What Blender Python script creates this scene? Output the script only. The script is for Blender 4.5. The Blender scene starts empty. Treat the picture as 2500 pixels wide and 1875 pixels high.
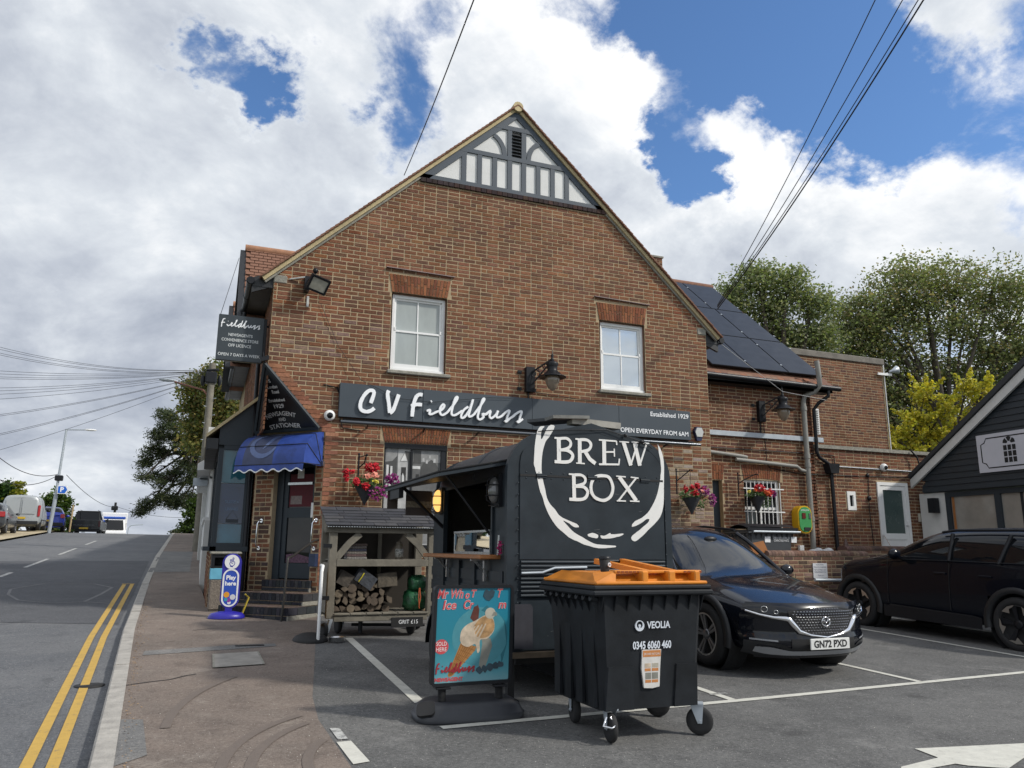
import bpy, bmesh, math, random
import numpy as np
from mathutils import Vector, Matrix, Euler
from mathutils.geometry import tessellate_polygon
rnd=random.Random(11)
SC=bpy.context.scene; COL=SC.collection
R_=math.radians
# ---------------------------------------------------------------- camera
cam=bpy.data.cameras.new('camera'); CAM=bpy.data.objects.new('camera',cam); COL.objects.link(CAM)
cam.sensor_fit='HORIZONTAL'; cam.sensor_width=36; cam.lens=36*1900/2500; cam.clip_start=.05; cam.clip_end=3000
D={"script":[[[2.529,3.883],[2.576,4.069],[2.503,4.098],[2.425,4.026],[2.369,3.918],[2.353,3.824],[2.377,3.754],[2.459,3.73],[2.539,3.756],[2.59,3.801]],[[2.826,4.122],[2.808,4.056],[2.835,3.902],[2.86,3.737]],[[2.86,3.737],[2.908,3.778],[2.95,3.89],[3.001,4.067]],[[3.315,4.069],[3.265,3.913],[3.247,3.702]],[[3.315,4.061],[3.361,4.096],[3.419,4.092]],[[3.223,3.885],[3.324,3.918],[3.414,3.918]],[[3.571,3.987],[3.588,3.997]],[[3.503,3.817],[3.562,3.84],[3.55,3.769],[3.603,3.773],[3.671,3.812]],[[3.671,3.812],[3.768,3.855],[3.816,3.929],[3.787,3.952],[3.745,3.889],[3.741,3.8],[3.781,3.764],[3.857,3.808],[3.899,3.854]],[[3.899,3.854],[4.017,4.012],[4.055,4.102],[4.011,4.077],[3.958,3.89],[3.951,3.793],[4,3.775],[4.077,3.819],[4.142,3.867]],[[4.252,3.948],[4.175,3.884],[4.128,3.795],[4.138,3.738],[4.2,3.772],[4.286,3.914],[4.339,4.085],[4.291,3.903],[4.262,3.783],[4.311,3.78],[4.367,3.822]],[[4.367,3.822],[4.488,3.994],[4.554,4.101],[4.52,4.09],[4.445,3.85],[4.435,3.762],[4.474,3.733],[4.541,3.78],[4.524,3.838],[4.581,3.827]],[[4.581,3.827],[4.671,3.905],[4.654,3.81],[4.696,3.772],[4.787,3.856],[4.814,3.915],[4.783,3.808],[4.822,3.793],[4.891,3.826]],[[4.891,3.826],[4.971,3.904],[5.036,3.931],[4.995,3.823],[4.977,3.729],[4.945,3.749]],[[4.977,3.729],[5.053,3.8],[5.088,3.818]],[[5.088,3.818],[5.181,3.897],[5.271,3.935],[5.245,3.84],[5.213,3.732],[5.182,3.756]],[[5.213,3.732],[5.295,3.799]]],"brew":[[[[3.055,2.51],[3.058,2.294]],0.0399],[[[3.012,2.513],[3.108,2.513]],0.016],[[[3.062,2.508],[3.135,2.515],[3.177,2.483],[3.168,2.438],[3.114,2.41],[3.061,2.404]],0.0266],[[[3.061,2.402],[3.147,2.402],[3.198,2.361],[3.176,2.309],[3.12,2.292],[3.012,2.292]],0.0306],[[[3.272,2.513],[3.272,2.29]],0.0399],[[[3.228,2.515],[3.296,2.514]],0.016],[[[3.276,2.511],[3.35,2.511],[3.39,2.474],[3.365,2.42],[3.281,2.397]],0.0279],[[[3.328,2.401],[3.375,2.333],[3.435,2.293]],0.0359],[[[3.233,2.288],[3.323,2.287]],0.012],[[[3.531,2.522],[3.53,2.292]],0.0399],[[[3.476,2.52],[3.665,2.518]],0.016],[[[3.665,2.518],[3.668,2.481]],0.0133],[[[3.533,2.407],[3.637,2.413]],0.016],[[[3.639,2.445],[3.64,2.368]],0.012],[[[3.473,2.288],[3.69,2.296]],0.0173],[[[3.693,2.351],[3.686,2.296]],0.0133],[[[3.741,2.515],[3.817,2.293]],0.0399],[[[3.814,2.293],[3.894,2.502]],0.0173],[[[3.863,2.513],[3.916,2.295]],0.0399],[[[3.913,2.295],[3.999,2.515]],0.0173],[[[3.696,2.517],[3.801,2.515]],0.012],[[[3.83,2.52],[3.908,2.518]],0.012],[[[3.952,2.518],[4.027,2.516]],0.012],[[[3.205,2.179],[3.209,1.954]],0.0372],[[[3.155,2.182],[3.238,2.18]],0.016],[[[3.212,2.177],[3.285,2.177],[3.325,2.144],[3.307,2.099],[3.217,2.075]],0.0253],[[[3.217,2.072],[3.306,2.068],[3.347,2.026],[3.327,1.974],[3.276,1.952],[3.157,1.951]],0.0293],[[[3.381,2.057],[3.392,2.117],[3.433,2.167],[3.499,2.181],[3.57,2.17],[3.606,2.113],[3.613,2.053],[3.589,1.992],[3.538,1.956],[3.484,1.952],[3.423,1.974],[3.39,2.015],[3.381,2.057]],0.0293],[[[3.685,2.177],[3.866,1.958]],0.0386],[[[3.87,2.174],[3.675,1.956]],0.0173],[[[3.653,2.183],[3.755,2.18]],0.012],[[[3.811,2.179],[3.895,2.173]],0.012],[[[3.654,1.951],[3.751,1.951]],0.012],[[[3.796,1.952],[3.899,1.952]],0.012]],"ring":[[[2.866,2.61],[2.827,2.532],[2.808,2.365],[2.803,2.27],[2.815,2.224],[2.827,2.177],[2.859,2.039],[2.891,1.958],[2.923,1.867],[2.974,1.775],[3.025,1.707],[3.09,1.653],[3.154,1.606],[3.232,1.572],[3.31,1.544],[3.456,1.51],[3.631,1.523],[3.604,1.538],[3.443,1.545],[3.337,1.585],[3.207,1.652],[3.129,1.721],[3.097,1.755],[3.155,1.733],[3.207,1.699],[3.253,1.7],[3.234,1.728],[3.155,1.756],[3.064,1.795],[3.013,1.857],[2.949,1.925],[2.917,2.029],[2.891,2.133],[2.88,2.25],[2.892,2.369],[2.918,2.466],[2.957,2.516],[3.016,2.623],[2.951,2.618],[2.892,2.506],[2.876,2.5],[2.879,2.572],[2.911,2.613]],[[4.126,2.515],[4.16,2.46],[4.19,2.348],[4.182,2.134],[4.171,1.936],[4.129,1.812],[4.025,1.713],[3.924,1.627],[3.853,1.581],[3.811,1.59],[3.812,1.625],[3.898,1.686],[3.984,1.748],[4.007,1.785],[3.971,1.784],[3.913,1.747],[3.871,1.728],[3.815,1.711],[3.83,1.751],[3.915,1.795],[3.987,1.845],[4.062,1.945],[4.117,2.07],[4.143,2.183],[4.154,2.258],[4.152,2.346],[4.137,2.434]],[[3.345,1.637],[3.391,1.649],[3.451,1.633],[3.444,1.603],[3.391,1.605],[3.351,1.62]],[[3.478,1.627],[3.525,1.628],[3.58,1.652],[3.593,1.638],[3.716,1.648],[3.702,1.63],[3.619,1.609],[3.497,1.598]]],"pine":[[-2.749,56.267,10.138],[-2.275,56.116,9.98],[-2.38,56.286,9.414],[-2.869,56.609,8.845],[-2.082,56.352,8.609],[-3.17,56.949,7.874],[-3.778,57.411,6.9],[-3.345,57.165,7.226],[-2.683,56.829,7.555],[-3.542,57.538,5.933],[-3.026,57.278,6.179],[-2.475,57.096,6.022],[-2.344,57.191,5.377],[-3.74,58.113,3.751],[-3.238,57.821,4.159],[-2.645,57.531,4.406],[-2.199,57.317,4.571],[-1.606,57.027,4.818],[-1.398,57.091,4.174],[-1.864,57.258,4.251],[-1.068,56.611,5.711],[-1.324,56.437,6.92],[-1.567,56.294,7.967],[-1.746,56.09,9.177],[-0.988,55.973,8.376],[-0.907,56.363,6.519],[-0.539,56.585,4.907],[-1.729,56.745,6.27],[-0.461,56.352,5.796],[-3.072,56.763,8.521],[-1.07,55.785,9.344],[-0.459,55.947,7.573]],"dec":[[-0.71,48.799,10.441],[-0.086,48.405,11.089],[0.438,48.148,11.307],[0.986,48.126,10.455],[-0.378,48.829,9.729],[0.276,48.505,10.02],[-0.736,49.102,9.155],[-0.034,48.888,8.875],[0.633,48.591,9.023],[1.071,48.32,9.455],[-0.38,49.188,8.158],[0.323,48.975,7.878],[-0.443,49.408,7.3],[0.965,48.622,8.312],[1.434,48.241,9.172]],"dirs":{"H1":[0.03,0.854,0.519],"H1b":[-0.032,0.85,0.526],"H2":[0.176,0.84,0.513],"H2b":[0.196,0.793,0.577],"H3":[0.552,0.616,0.561],"H4":[0.641,0.593,0.487],"H4b":[0.581,0.583,0.567],"H5":[0.517,0.732,0.444],"H6":[0.745,0.487,0.456],"H7":[0.694,0.583,0.423],"H8":[0.438,0.709,0.553],"H9":[0.438,0.671,0.598],"C1":[0.7,0.489,0.521],"C2":[0.601,0.69,0.403],"C3":[0.737,0.543,0.403],"C4":[0.563,0.655,0.504],"C5":[0.4,0.751,0.526],"C6":[0.649,0.665,0.37],"D1":[-0.206,0.831,0.516],"D2":[-0.095,0.931,0.353],"D3":[-0.08,0.99,0.117],"D4":[-0.212,0.96,0.185],"B1":[-0.129,0.852,0.508],"B2":[0.32,0.752,0.577],"B3":[0.128,0.866,0.484],"B4":[0.558,0.736,0.383],"B5":[0.744,0.511,0.431],"C7":[0.439,0.775,0.454],"C8":[0.577,0.74,0.345],"C9":[0.711,0.606,0.357],"C10":[0.314,0.802,0.508],"C11":[0.063,0.897,0.438],"C12":[0.624,0.627,0.466],"H10":[0.499,0.741,0.45],"H11":[0.063,0.854,0.516],"H12":[0.378,0.708,0.596]},"cam":[[0.929,-0.369,0.007],[-0.083,-0.19,0.978],[0.359,0.91,0.207]],"treeA":[[22.072,28.129,13.438],[23.066,27.566,14.188],[24.314,27.113,14.013],[25.45,26.873,13.094],[23.704,27.608,12.895],[22.374,28.347,11.957],[25.224,27.301,11.609],[24.183,27.756,11.415],[26.104,26.952,11.616],[23.013,28.389,10.664],[21.607,28.483,12.693],[26.054,27.309,10.131]],"treeB":[[29.297,27.446,13.562],[30.329,26.813,14.549],[31.766,26.109,15.148],[33.253,25.519,15.16],[34.96,24.931,14.782],[36.344,24.605,13.815],[29.244,27.823,11.996],[30.681,27.119,12.594],[32.102,26.377,13.389],[33.808,25.789,13.011],[35.548,25.278,12.242],[29.749,27.98,10.433],[31.22,27.352,10.641],[32.876,26.65,10.85],[34.752,25.95,10.669],[36.458,25.362,10.291],[28.975,27.707,12.972],[30.626,27.988,8.874],[32.096,27.36,9.082],[37.035,24.688,12.254],[31.519,28.035,7.119],[33.278,27.07,8.308]],"yel":[[22.986,19.321,7.097],[22.853,19.548,6.331],[23.633,19.207,6.476],[24.361,18.744,7.247],[25.039,18.522,7.044],[24.702,18.815,6.346],[24.089,19.185,5.784],[22.371,19.866,5.771],[22.683,19.869,5.217],[23.608,19.502,5.224],[25.447,18.392,6.908],[22.143,20.052,5.351],[23.296,19.499,5.778]],"wires":[[[9.305,12.374,6.309],[7.146,6.118,8.087],[6.415,4.769,8.04]],[[9.307,12.379,6.285],[7.457,5.995,8.09],[6.748,4.637,8.042]],[[9.309,12.382,6.269],[7.634,5.925,8.091],[6.916,4.571,8.044]],[[9.312,12.39,6.229],[7.694,5.901,8.092],[6.971,4.549,8.044]]],"wl":[[[-7.44,29.994,8.166],[-0.052,31.474,8.163]],[[-7.433,30.01,8.086],[-0.052,31.474,8.163]],[[-7.421,30.036,7.952],[-0.05,31.48,8.132]],[[-7.416,30.049,7.885],[-0.048,31.483,8.116]],[[-7.36,30.176,7.229],[-0.05,31.48,8.132]],[[-7.351,30.197,7.122],[-0.048,31.483,8.116]],[[-7.342,30.218,7.015],[-0.047,31.486,8.101]],[[-7.336,30.231,6.948],[-0.046,31.489,8.085]],[[-7.308,30.296,6.613],[-0.046,31.489,8.085]],[[-7.298,30.316,6.506],[-0.046,31.489,8.085]],[[-7.288,30.34,6.386],[-0.043,31.495,8.054]],[[-7.273,30.374,6.211],[-0.04,31.501,8.024]],[[-7.226,30.483,5.649],[-0.039,31.504,8.008]],[[-7.221,30.493,5.596],[-0.038,31.507,7.993]],[[-7.166,30.618,4.953],[-0.036,31.51,7.977]],[[-7.162,30.628,4.9],[-0.035,31.513,7.962]],[[-7.116,30.732,4.364],[-0.032,31.519,7.931]]],"wf":[[[-7.809,54.87,5.742],[-9.095,101.504,5.882]],[[-9.98,46.868,6.038],[-8.214,55.014,5.813]],[[-9.88,47.096,4.864],[-8.212,55.019,5.788]],[[-9.103,101.487,5.974],[-0.282,98.262,4.84]]],"wg":[[[2.965,12.95,8.167],[2.182,6.674,7.016],[1.896,5.252,6.519]]]}
_r,_u,_w=[Vector(a) for a in D['cam']]
CAM.matrix_world=Matrix(((_r.x,_u.x,-_w.x,0),(_r.y,_u.y,-_w.y,0),(_r.z,_u.z,-_w.z,1.5),(0,0,0,1)))
SC.camera=CAM
# ---------------------------------------------------------------- sky, sun, exposure
SUN_EL,SUN_AZ=40,128      # azimuth from +Y clockwise: front right
W=bpy.data.worlds.new('World'); SC.world=W; W.use_nodes=True
nt=W.node_tree; nt.nodes.clear()
class NT:
    def __init__(s,nt): s.nt=nt
    def n(s,t,**k):
        a=s.nt.nodes.new(t)
        for q,v in k.items(): setattr(a,q,v)
        return a
    def l(s,a,b): s.nt.links.new(a,b)
    def inp(s,node,i,v):
        if v is None: return
        if isinstance(v,bpy.types.NodeSocket): s.l(v,node.inputs[i])
        else: node.inputs[i].default_value=v
    def m(s,op,a,b=None,c=None,clamp=False):
        x=s.n('ShaderNodeMath',operation=op,use_clamp=clamp); s.inp(x,0,a); s.inp(x,1,b); s.inp(x,2,c); return x.outputs[0]
    def vm(s,op,a,b=None):
        x=s.n('ShaderNodeVectorMath',operation=op); s.inp(x,0,a); s.inp(x,1,b); return x.outputs['Value' if op in('DOT_PRODUCT','LENGTH') else 0]
    def noise(s,vec,scale,detail=6,rough=.55,dist=0):
        x=s.n('ShaderNodeTexNoise'); s.inp(x,'Vector',vec); x.inputs['Scale'].default_value=scale; x.inputs['Detail'].default_value=detail
        x.inputs['Roughness'].default_value=rough; x.inputs['Distortion'].default_value=dist; return x.outputs[0]
    def ramp(s,f,stops):
        x=s.n('ShaderNodeValToRGB'); s.inp(x,0,f); e=x.color_ramp.elements
        while len(e)<len(stops): e.new(.5)
        for q,(p,c) in zip(e,stops): q.position=p; q.color=(*c,1) if len(c)==3 else c
        return x.outputs[0]
    def ss(s,v,a,b):
        x=s.n('ShaderNodeMapRange',interpolation_type='SMOOTHSTEP'); s.inp(x,0,v); x.inputs[1].default_value=a; x.inputs[2].default_value=b; return x.outputs[0]
    def mix(s,f,a,b,mode='MIX'):
        x=s.n('ShaderNodeMix',data_type='RGBA',blend_type=mode); s.inp(x,0,f); s.inp(x,6,a); s.inp(x,7,b); return x.outputs[2]
q=NT(nt)
tc=q.n('ShaderNodeTexCoord').outputs['Generated']
dirn=q.vm('NORMALIZE',tc)
sep=q.n('ShaderNodeSeparateXYZ'); q.l(dirn,sep.inputs[0])
zc=q.m('ADD',q.m('MAXIMUM',sep.outputs[2],-.05),.55)
comb=q.n('ShaderNodeCombineXYZ'); q.inp(comb,0,q.m('DIVIDE',sep.outputs[0],zc)); q.inp(comb,1,q.m('DIVIDE',sep.outputs[1],zc)); comb.inputs[2].default_value=.7
P=comb.outputs[0]
wn1=q.n('ShaderNodeTexNoise'); q.l(P,wn1.inputs['Vector']); wn1.inputs['Scale'].default_value=5.5; wn1.inputs['Detail'].default_value=10; wn1.inputs['Roughness'].default_value=.62
wsc=q.n('ShaderNodeVectorMath',operation='SCALE'); q.l(q.vm('SUBTRACT',wn1.outputs['Color'],(.5,.5,.5)),wsc.inputs[0]); wsc.inputs['Scale'].default_value=.34
dirw=q.vm('NORMALIZE',q.vm('ADD',dirn,wsc.outputs[0]))
def lobe(name,deg,amp):
    d=q.vm('DOT_PRODUCT',dirw,tuple(D['dirs'][name])); k=1/(1-math.cos(R_(deg)))
    e=q.m('EXPONENT',q.m('MULTIPLY',q.m('SUBTRACT',d,1.0),k)); return q.m('MULTIPLY',e,amp)
def total(l):
    t=None
    for a in l:
        v=lobe(*a); t=v if t is None else q.m('ADD',t,v)
    return t
n1=q.noise(P,2.3,13,.58,.3)
n2=q.noise(P,7.0,12,.66,.5)
cov=q.m('ADD',q.m('MULTIPLY',n1,.55),q.m('MULTIPLY',n2,.45))
bias=total([('H1',2.8,-.42),('H1b',2.2,-.3),('H2',3,-.3),('H2b',3.5,-.16),('H3',7,-.27),('H4',7,-.2),('H4b',6,-.15),('H5',3,-.22),('H6',5,-.2),('H7',4,-.18),('H8',4,-.17),('H9',5,-.2),('H10',2.6,-.24),('H11',2.2,-.3),('H12',4,-.14),
  ('C1',3.2,.2),('C2',4.5,.14),('C3',4,.14),('C4',2.5,.16),('C12',2.2,.14),('C5',5,.07),('C6',8,.2),('C7',6,.2),('C8',6,.18),('C9',6,.18),('C10',8,.15),('C11',8,.15),('D1',14,.2),('D2',12,.2),('D3',14,.2),('D4',12,.15)])
cov=q.m('ADD',cov,bias)
mask=q.ss(cov,.33,.53)
# cloud shade: thin edges and lit tops bright, thick bases grey-blue
n3=q.noise(P,3.4,9,.58,.4)
P2=q.vm('ADD',P,(.03,.08,.0)); n1b=q.noise(P2,2.3,7,.58,.3)
relief=q.m('MULTIPLY',q.m('SUBTRACT',n1,n1b),2.0)
tone=q.m('ADD',q.m('ADD',q.m('MULTIPLY',q.m('ADD',q.m('MULTIPLY',n3,.65),q.m('MULTIPLY',n2,.35)),1.5),-.13),relief)
tone=q.m('ADD',tone,total([('D1',9,-.16),('D2',7,-.04),('D3',12,-.2),('D4',9,-.06),('B1',5,.2),('B3',5,.12),('B2',10,.1),('B4',4,.2),('B5',4,.15),('C6',6,.06),('C2',3,.2),('C7',5,.1),('C9',5,.12)]))
tone=q.m('ADD',tone,q.m('MULTIPLY',q.m('SUBTRACT',1.0,q.ss(cov,.44,.60)),.15))
ccol=q.ramp(tone,[(.08,(.33,.37,.45)),(.40,(.50,.54,.61)),(.66,(.67,.71,.76)),(.93,(.93,.94,.95))])
sky=q.n('ShaderNodeTexSky',sky_type='NISHITA',sun_disc=False)
sky.sun_elevation=R_(SUN_EL); sky.sun_rotation=R_(SUN_AZ); sky.altitude=0; sky.air_density=1.0; sky.dust_density=.6; sky.ozone_density=2.2
skc=q.mix(1.0,sky.outputs[0],(.74,.96,1.18,1),'MULTIPLY')
b1=q.n('ShaderNodeBackground'); q.l(skc,b1.inputs[0]); b1.inputs[1].default_value=.125
b2=q.n('ShaderNodeBackground'); q.l(ccol,b2.inputs[0]); b2.inputs[1].default_value=1.0
mx=q.n('ShaderNodeMixShader'); q.l(mask,mx.inputs[0]); q.l(b1.outputs[0],mx.inputs[1]); q.l(b2.outputs[0],mx.inputs[2])
out=q.n('ShaderNodeOutputWorld'); q.l(mx.outputs[0],out.inputs[0])
sl=bpy.data.lights.new('sun','SUN'); sl.energy=2.8; sl.angle=R_(4); sl.color=(1,.95,.86)
so=bpy.data.objects.new('sun',sl); COL.objects.link(so)
sd=Vector((math.sin(R_(SUN_AZ))*math.cos(R_(SUN_EL)),math.cos(R_(SUN_AZ))*math.cos(R_(SUN_EL)),math.sin(R_(SUN_EL))))
so.rotation_euler=sd.to_track_quat('Z','Y').to_euler(); so.location=(20,-20,30)
SC.view_settings.view_transform='Standard'; SC.view_settings.look='None'; SC.view_settings.gamma=1; SC.view_settings.use_curve_mapping=False
SC.view_settings.exposure=0.17
# ---------------------------------------------------------------- helpers
MW={}
def _tag(o,label=None,cat=None,group=None,kind=None):
    if label: o['label']=label
    if cat: o['category']=cat
    if group: o['group']=group
    if kind: o['kind']=kind
    return o
def thing(name,label,cat,loc=(0,0,0),rot=(0,0,0),group=None):
    o=bpy.data.objects.new(name,None); COL.objects.link(o); o.empty_display_size=.1
    o.location=loc; o.rotation_euler=rot
    MW[o]=Matrix.Translation(loc)@Euler(rot).to_matrix().to_4x4()
    return _tag(o,label,cat,group)
def hgt(x,y):
    xx=max(-14,min(40,x))
    if y<12: z=.036*y
    elif y<50: z=.432+.046*(y-12)
    elif y<58: z=.432+.046*38+.046*(y-50)-.0055*(y-50)**2
    elif y<160: z=.432+1.748+.016-.042*(y-58)
    else: z=-2.1
    return z-.01*xx
class MB:
    def __init__(s): s.v=[]; s.f=[]; s.m=[]; s.s=[]; s.M=None
    def add(s,vs,fs,mi=0,sm=False):
        b=len(s.v)
        if s.M is not None: vs=[tuple(s.M@Vector(p)) for p in vs]
        s.v.extend([tuple(p) for p in vs]); s.f.extend([tuple(b+i for i in f) for f in fs]); s.m.extend([mi]*len(fs)); s.s.extend([sm]*len(fs)); return s
    BF=[(0,2,3,1),(4,5,7,6),(0,1,5,4),(2,6,7,3),(0,4,6,2),(1,3,7,5)]
    def box(s,x0,x1,y0,y1,z0,z1,mi=0):
        return s.add([(x,y,z) for x in(x0,x1) for y in(y0,y1) for z in(z0,z1)],[tuple(f[::-1]) for f in [(0,2,6,4),(1,5,7,3),(0,4,5,1),(2,3,7,6),(0,1,3,2),(4,6,7,5)]],mi)
    def obox(s,c,a,b,n,mi=0):
        c,a,b,n=map(Vector,(c,a,b,n))
        return s.add([c+a*i+b*j+n*k for i in(-1,1) for j in(-1,1) for k in(-1,1)],[tuple(f[::-1]) for f in [(0,2,6,4),(1,5,7,3),(0,4,5,1),(2,3,7,6),(0,1,3,2),(4,6,7,5)]],mi)
    def bbox(s,x0,x1,y0,y1,z0,z1,b=.01,mi=0):
        # box with bevelled vertical and horizontal edges (chamfer)
        v=[];f=[]
        def P(x,y,z): v.append((x,y,z)); return len(v)-1
        X=(x0,x1);Y=(y0,y1);Z=(z0,z1); g={}
        for i in(0,1):
            for j in(0,1):
                for k in(0,1):
                    sx=b if i==0 else -b; sy=b if j==0 else -b; sz=b if k==0 else -b
                    g[i,j,k,'x']=P(X[i],Y[j]+sy,Z[k]+sz); g[i,j,k,'y']=P(X[i]+sx,Y[j],Z[k]+sz); g[i,j,k,'z']=P(X[i]+sx,Y[j]+sy,Z[k])
                    t=(g[i,j,k,'x'],g[i,j,k,'y'],g[i,j,k,'z']); f.append(t if (i+j+k)%2 else t[::-1])
        for i in(0,1):
            a=[g[i,0,0,'x'],g[i,1,0,'x'],g[i,1,1,'x'],g[i,0,1,'x']]; f.append(tuple(a if i else a[::-1]))
            a=[g[0,i,0,'y'],g[0,i,1,'y'],g[1,i,1,'y'],g[1,i,0,'y']]; f.append(tuple(a if i else a[::-1]))
            a=[g[0,0,i,'z'],g[1,0,i,'z'],g[1,1,i,'z'],g[0,1,i,'z']]; f.append(tuple(a if i else a[::-1]))
        for i in(0,1):
            for j in(0,1):
                a=[g[i,j,0,'x'],g[i,j,0,'y'],g[i,j,1,'y'],g[i,j,1,'x']]; f.append(tuple(a if (i+j)%2==0 else a[::-1]))
                a=[g[i,0,j,'x'],g[i,0,j,'z'],g[i,1,j,'z'],g[i,1,j,'x']]; f.append(tuple(a if (i+j)%2 else a[::-1]))
                a=[g[0,i,j,'y'],g[0,i,j,'z'],g[1,i,j,'z'],g[1,i,j,'y']]; f.append(tuple(a if (i+j)%2==0 else a[::-1]))
        return s.add(v,f,mi)
    def beam(s,a,b,w,h,up=(0,0,1),mi=0):
        a,b,up=Vector(a),Vector(b),Vector(up); d=(b-a); L=d.length; d=d/L
        sd=d.cross(up)
        if sd.length<1e-4: sd=d.cross(Vector((1,0,0)))
        sd.normalize(); u=sd.cross(d)
        return s.obox((a+b)/2,d*L/2,sd*w/2,u*h/2,mi)
    def tube(s,pts,r,n=8,mi=0,cap=True,closed=False,sm=True):
        pts=[Vector(p) for p in pts]; N=len(pts); rs=r if isinstance(r,(list,tuple)) else [r]*N
        vs=[];pu=None
        for i,p in enumerate(pts):
            if closed: d=pts[(i+1)%N]-pts[i-1]
            else: d=pts[min(i+1,N-1)]-pts[max(i-1,0)]
            d.normalize()
            if pu is None: pu=d.orthogonal().normalized()
            pu=(pu-d*pu.dot(d)); pu=pu.normalized() if pu.length>1e-5 else d.orthogonal().normalized()
            w=d.cross(pu)
            for k in range(n):
                t=2*math.pi*k/n; vs.append(p+(pu*math.cos(t)+w*math.sin(t))*rs[i])
        fs=[]
        for i in range(N if closed else N-1):
            j=(i+1)%N
            for k in range(n): fs.append((i*n+k,i*n+(k+1)%n,j*n+(k+1)%n,j*n+k))
        s.add(vs,fs,mi,sm)
        if cap and not closed:
            s.add(vs[:n],[tuple(range(n))[::-1]],mi); s.add(vs[-n:],[tuple(range(n))],mi)
        return s
    def lathe(s,c,prof,n=20,axis=(0,0,1),mi=0,sm=True,ref=None,caps=True):
        c=Vector(c); ax=Vector(axis).normalized(); u=ax.orthogonal().normalized() if ref is None else Vector(ref); w=ax.cross(u); vs=[];fs=[]
        for (r,h) in prof:
            for k in range(n):
                t=2*math.pi*k/n; vs.append(c+ax*h+(u*math.cos(t)+w*math.sin(t))*r)
        for i in range(len(prof)-1):
            for k in range(n): fs.append((i*n+k,i*n+(k+1)%n,(i+1)*n+(k+1)%n,(i+1)*n+k))
        s.add(vs,fs,mi,sm)
        if not caps: return s
        if prof[0][0]>1e-4: s.add(vs[:n],[tuple(range(n))[::-1]],mi)
        if prof[-1][0]>1e-4: s.add(vs[-n:],[tuple(range(n))],mi)
        return s
    def disc(s,c,axis,r0,r1,d,n=28,mi=0): # ring/disc with thickness along axis
        return s.lathe(c,[(r0,0),(r1,0),(r1,d),(r0,d),(r0,0)] if r0>0 else [(0,0),(r1,0),(r1,d),(0,d)],n,axis,mi,False,None,False)
    def ell(s,c,r,nu=14,nv=9,mi=0,M=None):
        vs=[];fs=[];c=Vector(c)
        for j in range(nv+1):
            p=math.pi*j/nv
            for i in range(nu):
                t=2*math.pi*i/nu; o=Vector((r[0]*math.sin(p)*math.cos(t),r[1]*math.sin(p)*math.sin(t),-r[2]*math.cos(p)))
                if M is not None: o=M@o
                vs.append(c+o)
        for j in range(nv):
            for i in range(nu): fs.append((j*nu+i,j*nu+(i+1)%nu,(j+1)*nu+(i+1)%nu,(j+1)*nu+i))
        return s.add(vs,fs,mi,True)
    def prism(s,poly,fr,d0,d1,mi=0,holes=None):
        """polygon in (u,v) of frame fr=(o,u,v,n), extruded d0..d1 along n (n towards viewer)"""
        o,u,v,n=[Vector(a) for a in fr]
        loops=[poly]+(holes or [])
        pts=[p for l in loops for p in l]
        tr=tessellate_polygon([[Vector((p[0],p[1],0)) for p in l] for l in loops])
        N=len(pts)
        A=[o+u*p[0]+v*p[1]+n*d1 for p in pts]; B=[o+u*p[0]+v*p[1]+n*d0 for p in pts]
        fs=[]
        for t in tr:
            a,b,c=[Vector(pts[i]).to_2d() if False else pts[i] for i in t]
            ar=(b[0]-a[0])*(c[1]-a[1])-(b[1]-a[1])*(c[0]-a[0])
            if abs(ar)<1e-12: continue
            t=tuple(t) if ar>0 else tuple(t)[::-1]
            fs.append(t)
        flip=u.cross(v).dot(n)<0
        top=[f if not flip else f[::-1] for f in fs]
        vs=A
        s.add(A,top,mi)
        if abs(d1-d0)>1e-6:
            s.add(B,[f[::-1] for f in top],mi)
            k=0
            for l in loops:
                m=len(l); q=[]
                for i in range(m):
                    j=(i+1)%m; q.append((k+i,k+j,N+k+j,N+k+i))
                s.add(A+B,[x if not flip else x[::-1] for x in q],mi); k+=m
        return s
    def ribbon(s,pts,w,fr,d0,d1,mi=0,ramp=0):
        """stroke of width w (number or per point list) in frame, extruded"""
        P=[Vector((p[0],p[1])) for p in pts]; N=len(P); ws=w if isinstance(w,(list,tuple)) else [w]*N
        L=[];Rr=[]
        for i in range(N):
            d=P[min(i+1,N-1)]-P[max(i-1,0)]
            d=d.normalized() if d.length>1e-9 else Vector((1,0))
            nrm=Vector((-d.y,d.x)); L.append(P[i]+nrm*ws[i]/2); Rr.append(P[i]-nrm*ws[i]/2)
        o,u,v,n=[Vector(a) for a in fr]
        def W3(p,d): return o+u*p.x+v*p.y+n*d
        vs=[];fs=[]
        for i in range(N): vs+= [W3(L[i],d1+ramp*i),W3(Rr[i],d1+ramp*i),W3(L[i],d0),W3(Rr[i],d0)]
        for i in range(N-1):
            a=4*i;b=a+4
            fs+=[(a,a+1,b+1,b),(a+2,a,b,b+2),(a+1,a+3,b+3,b+1)]
        fs+=[(0,2,3,1),(4*N-4,4*N-3,4*N-1,4*N-2)]
        s.add(vs,fs,mi)
        return s
    def mesh(s,name,mats,Mi=None):
        me=bpy.data.meshes.new(name)
        vs=s.v if Mi is None else [tuple(Mi@Vector(p)) for p in s.v]
        me.from_pydata(vs,[],s.f)
        for m in (mats if isinstance(mats,(list,tuple)) else [mats]): me.materials.append(m)
        me.polygons.foreach_set('material_index',s.m); me.polygons.foreach_set('use_smooth',s.s)
        me.update(); return me
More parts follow.
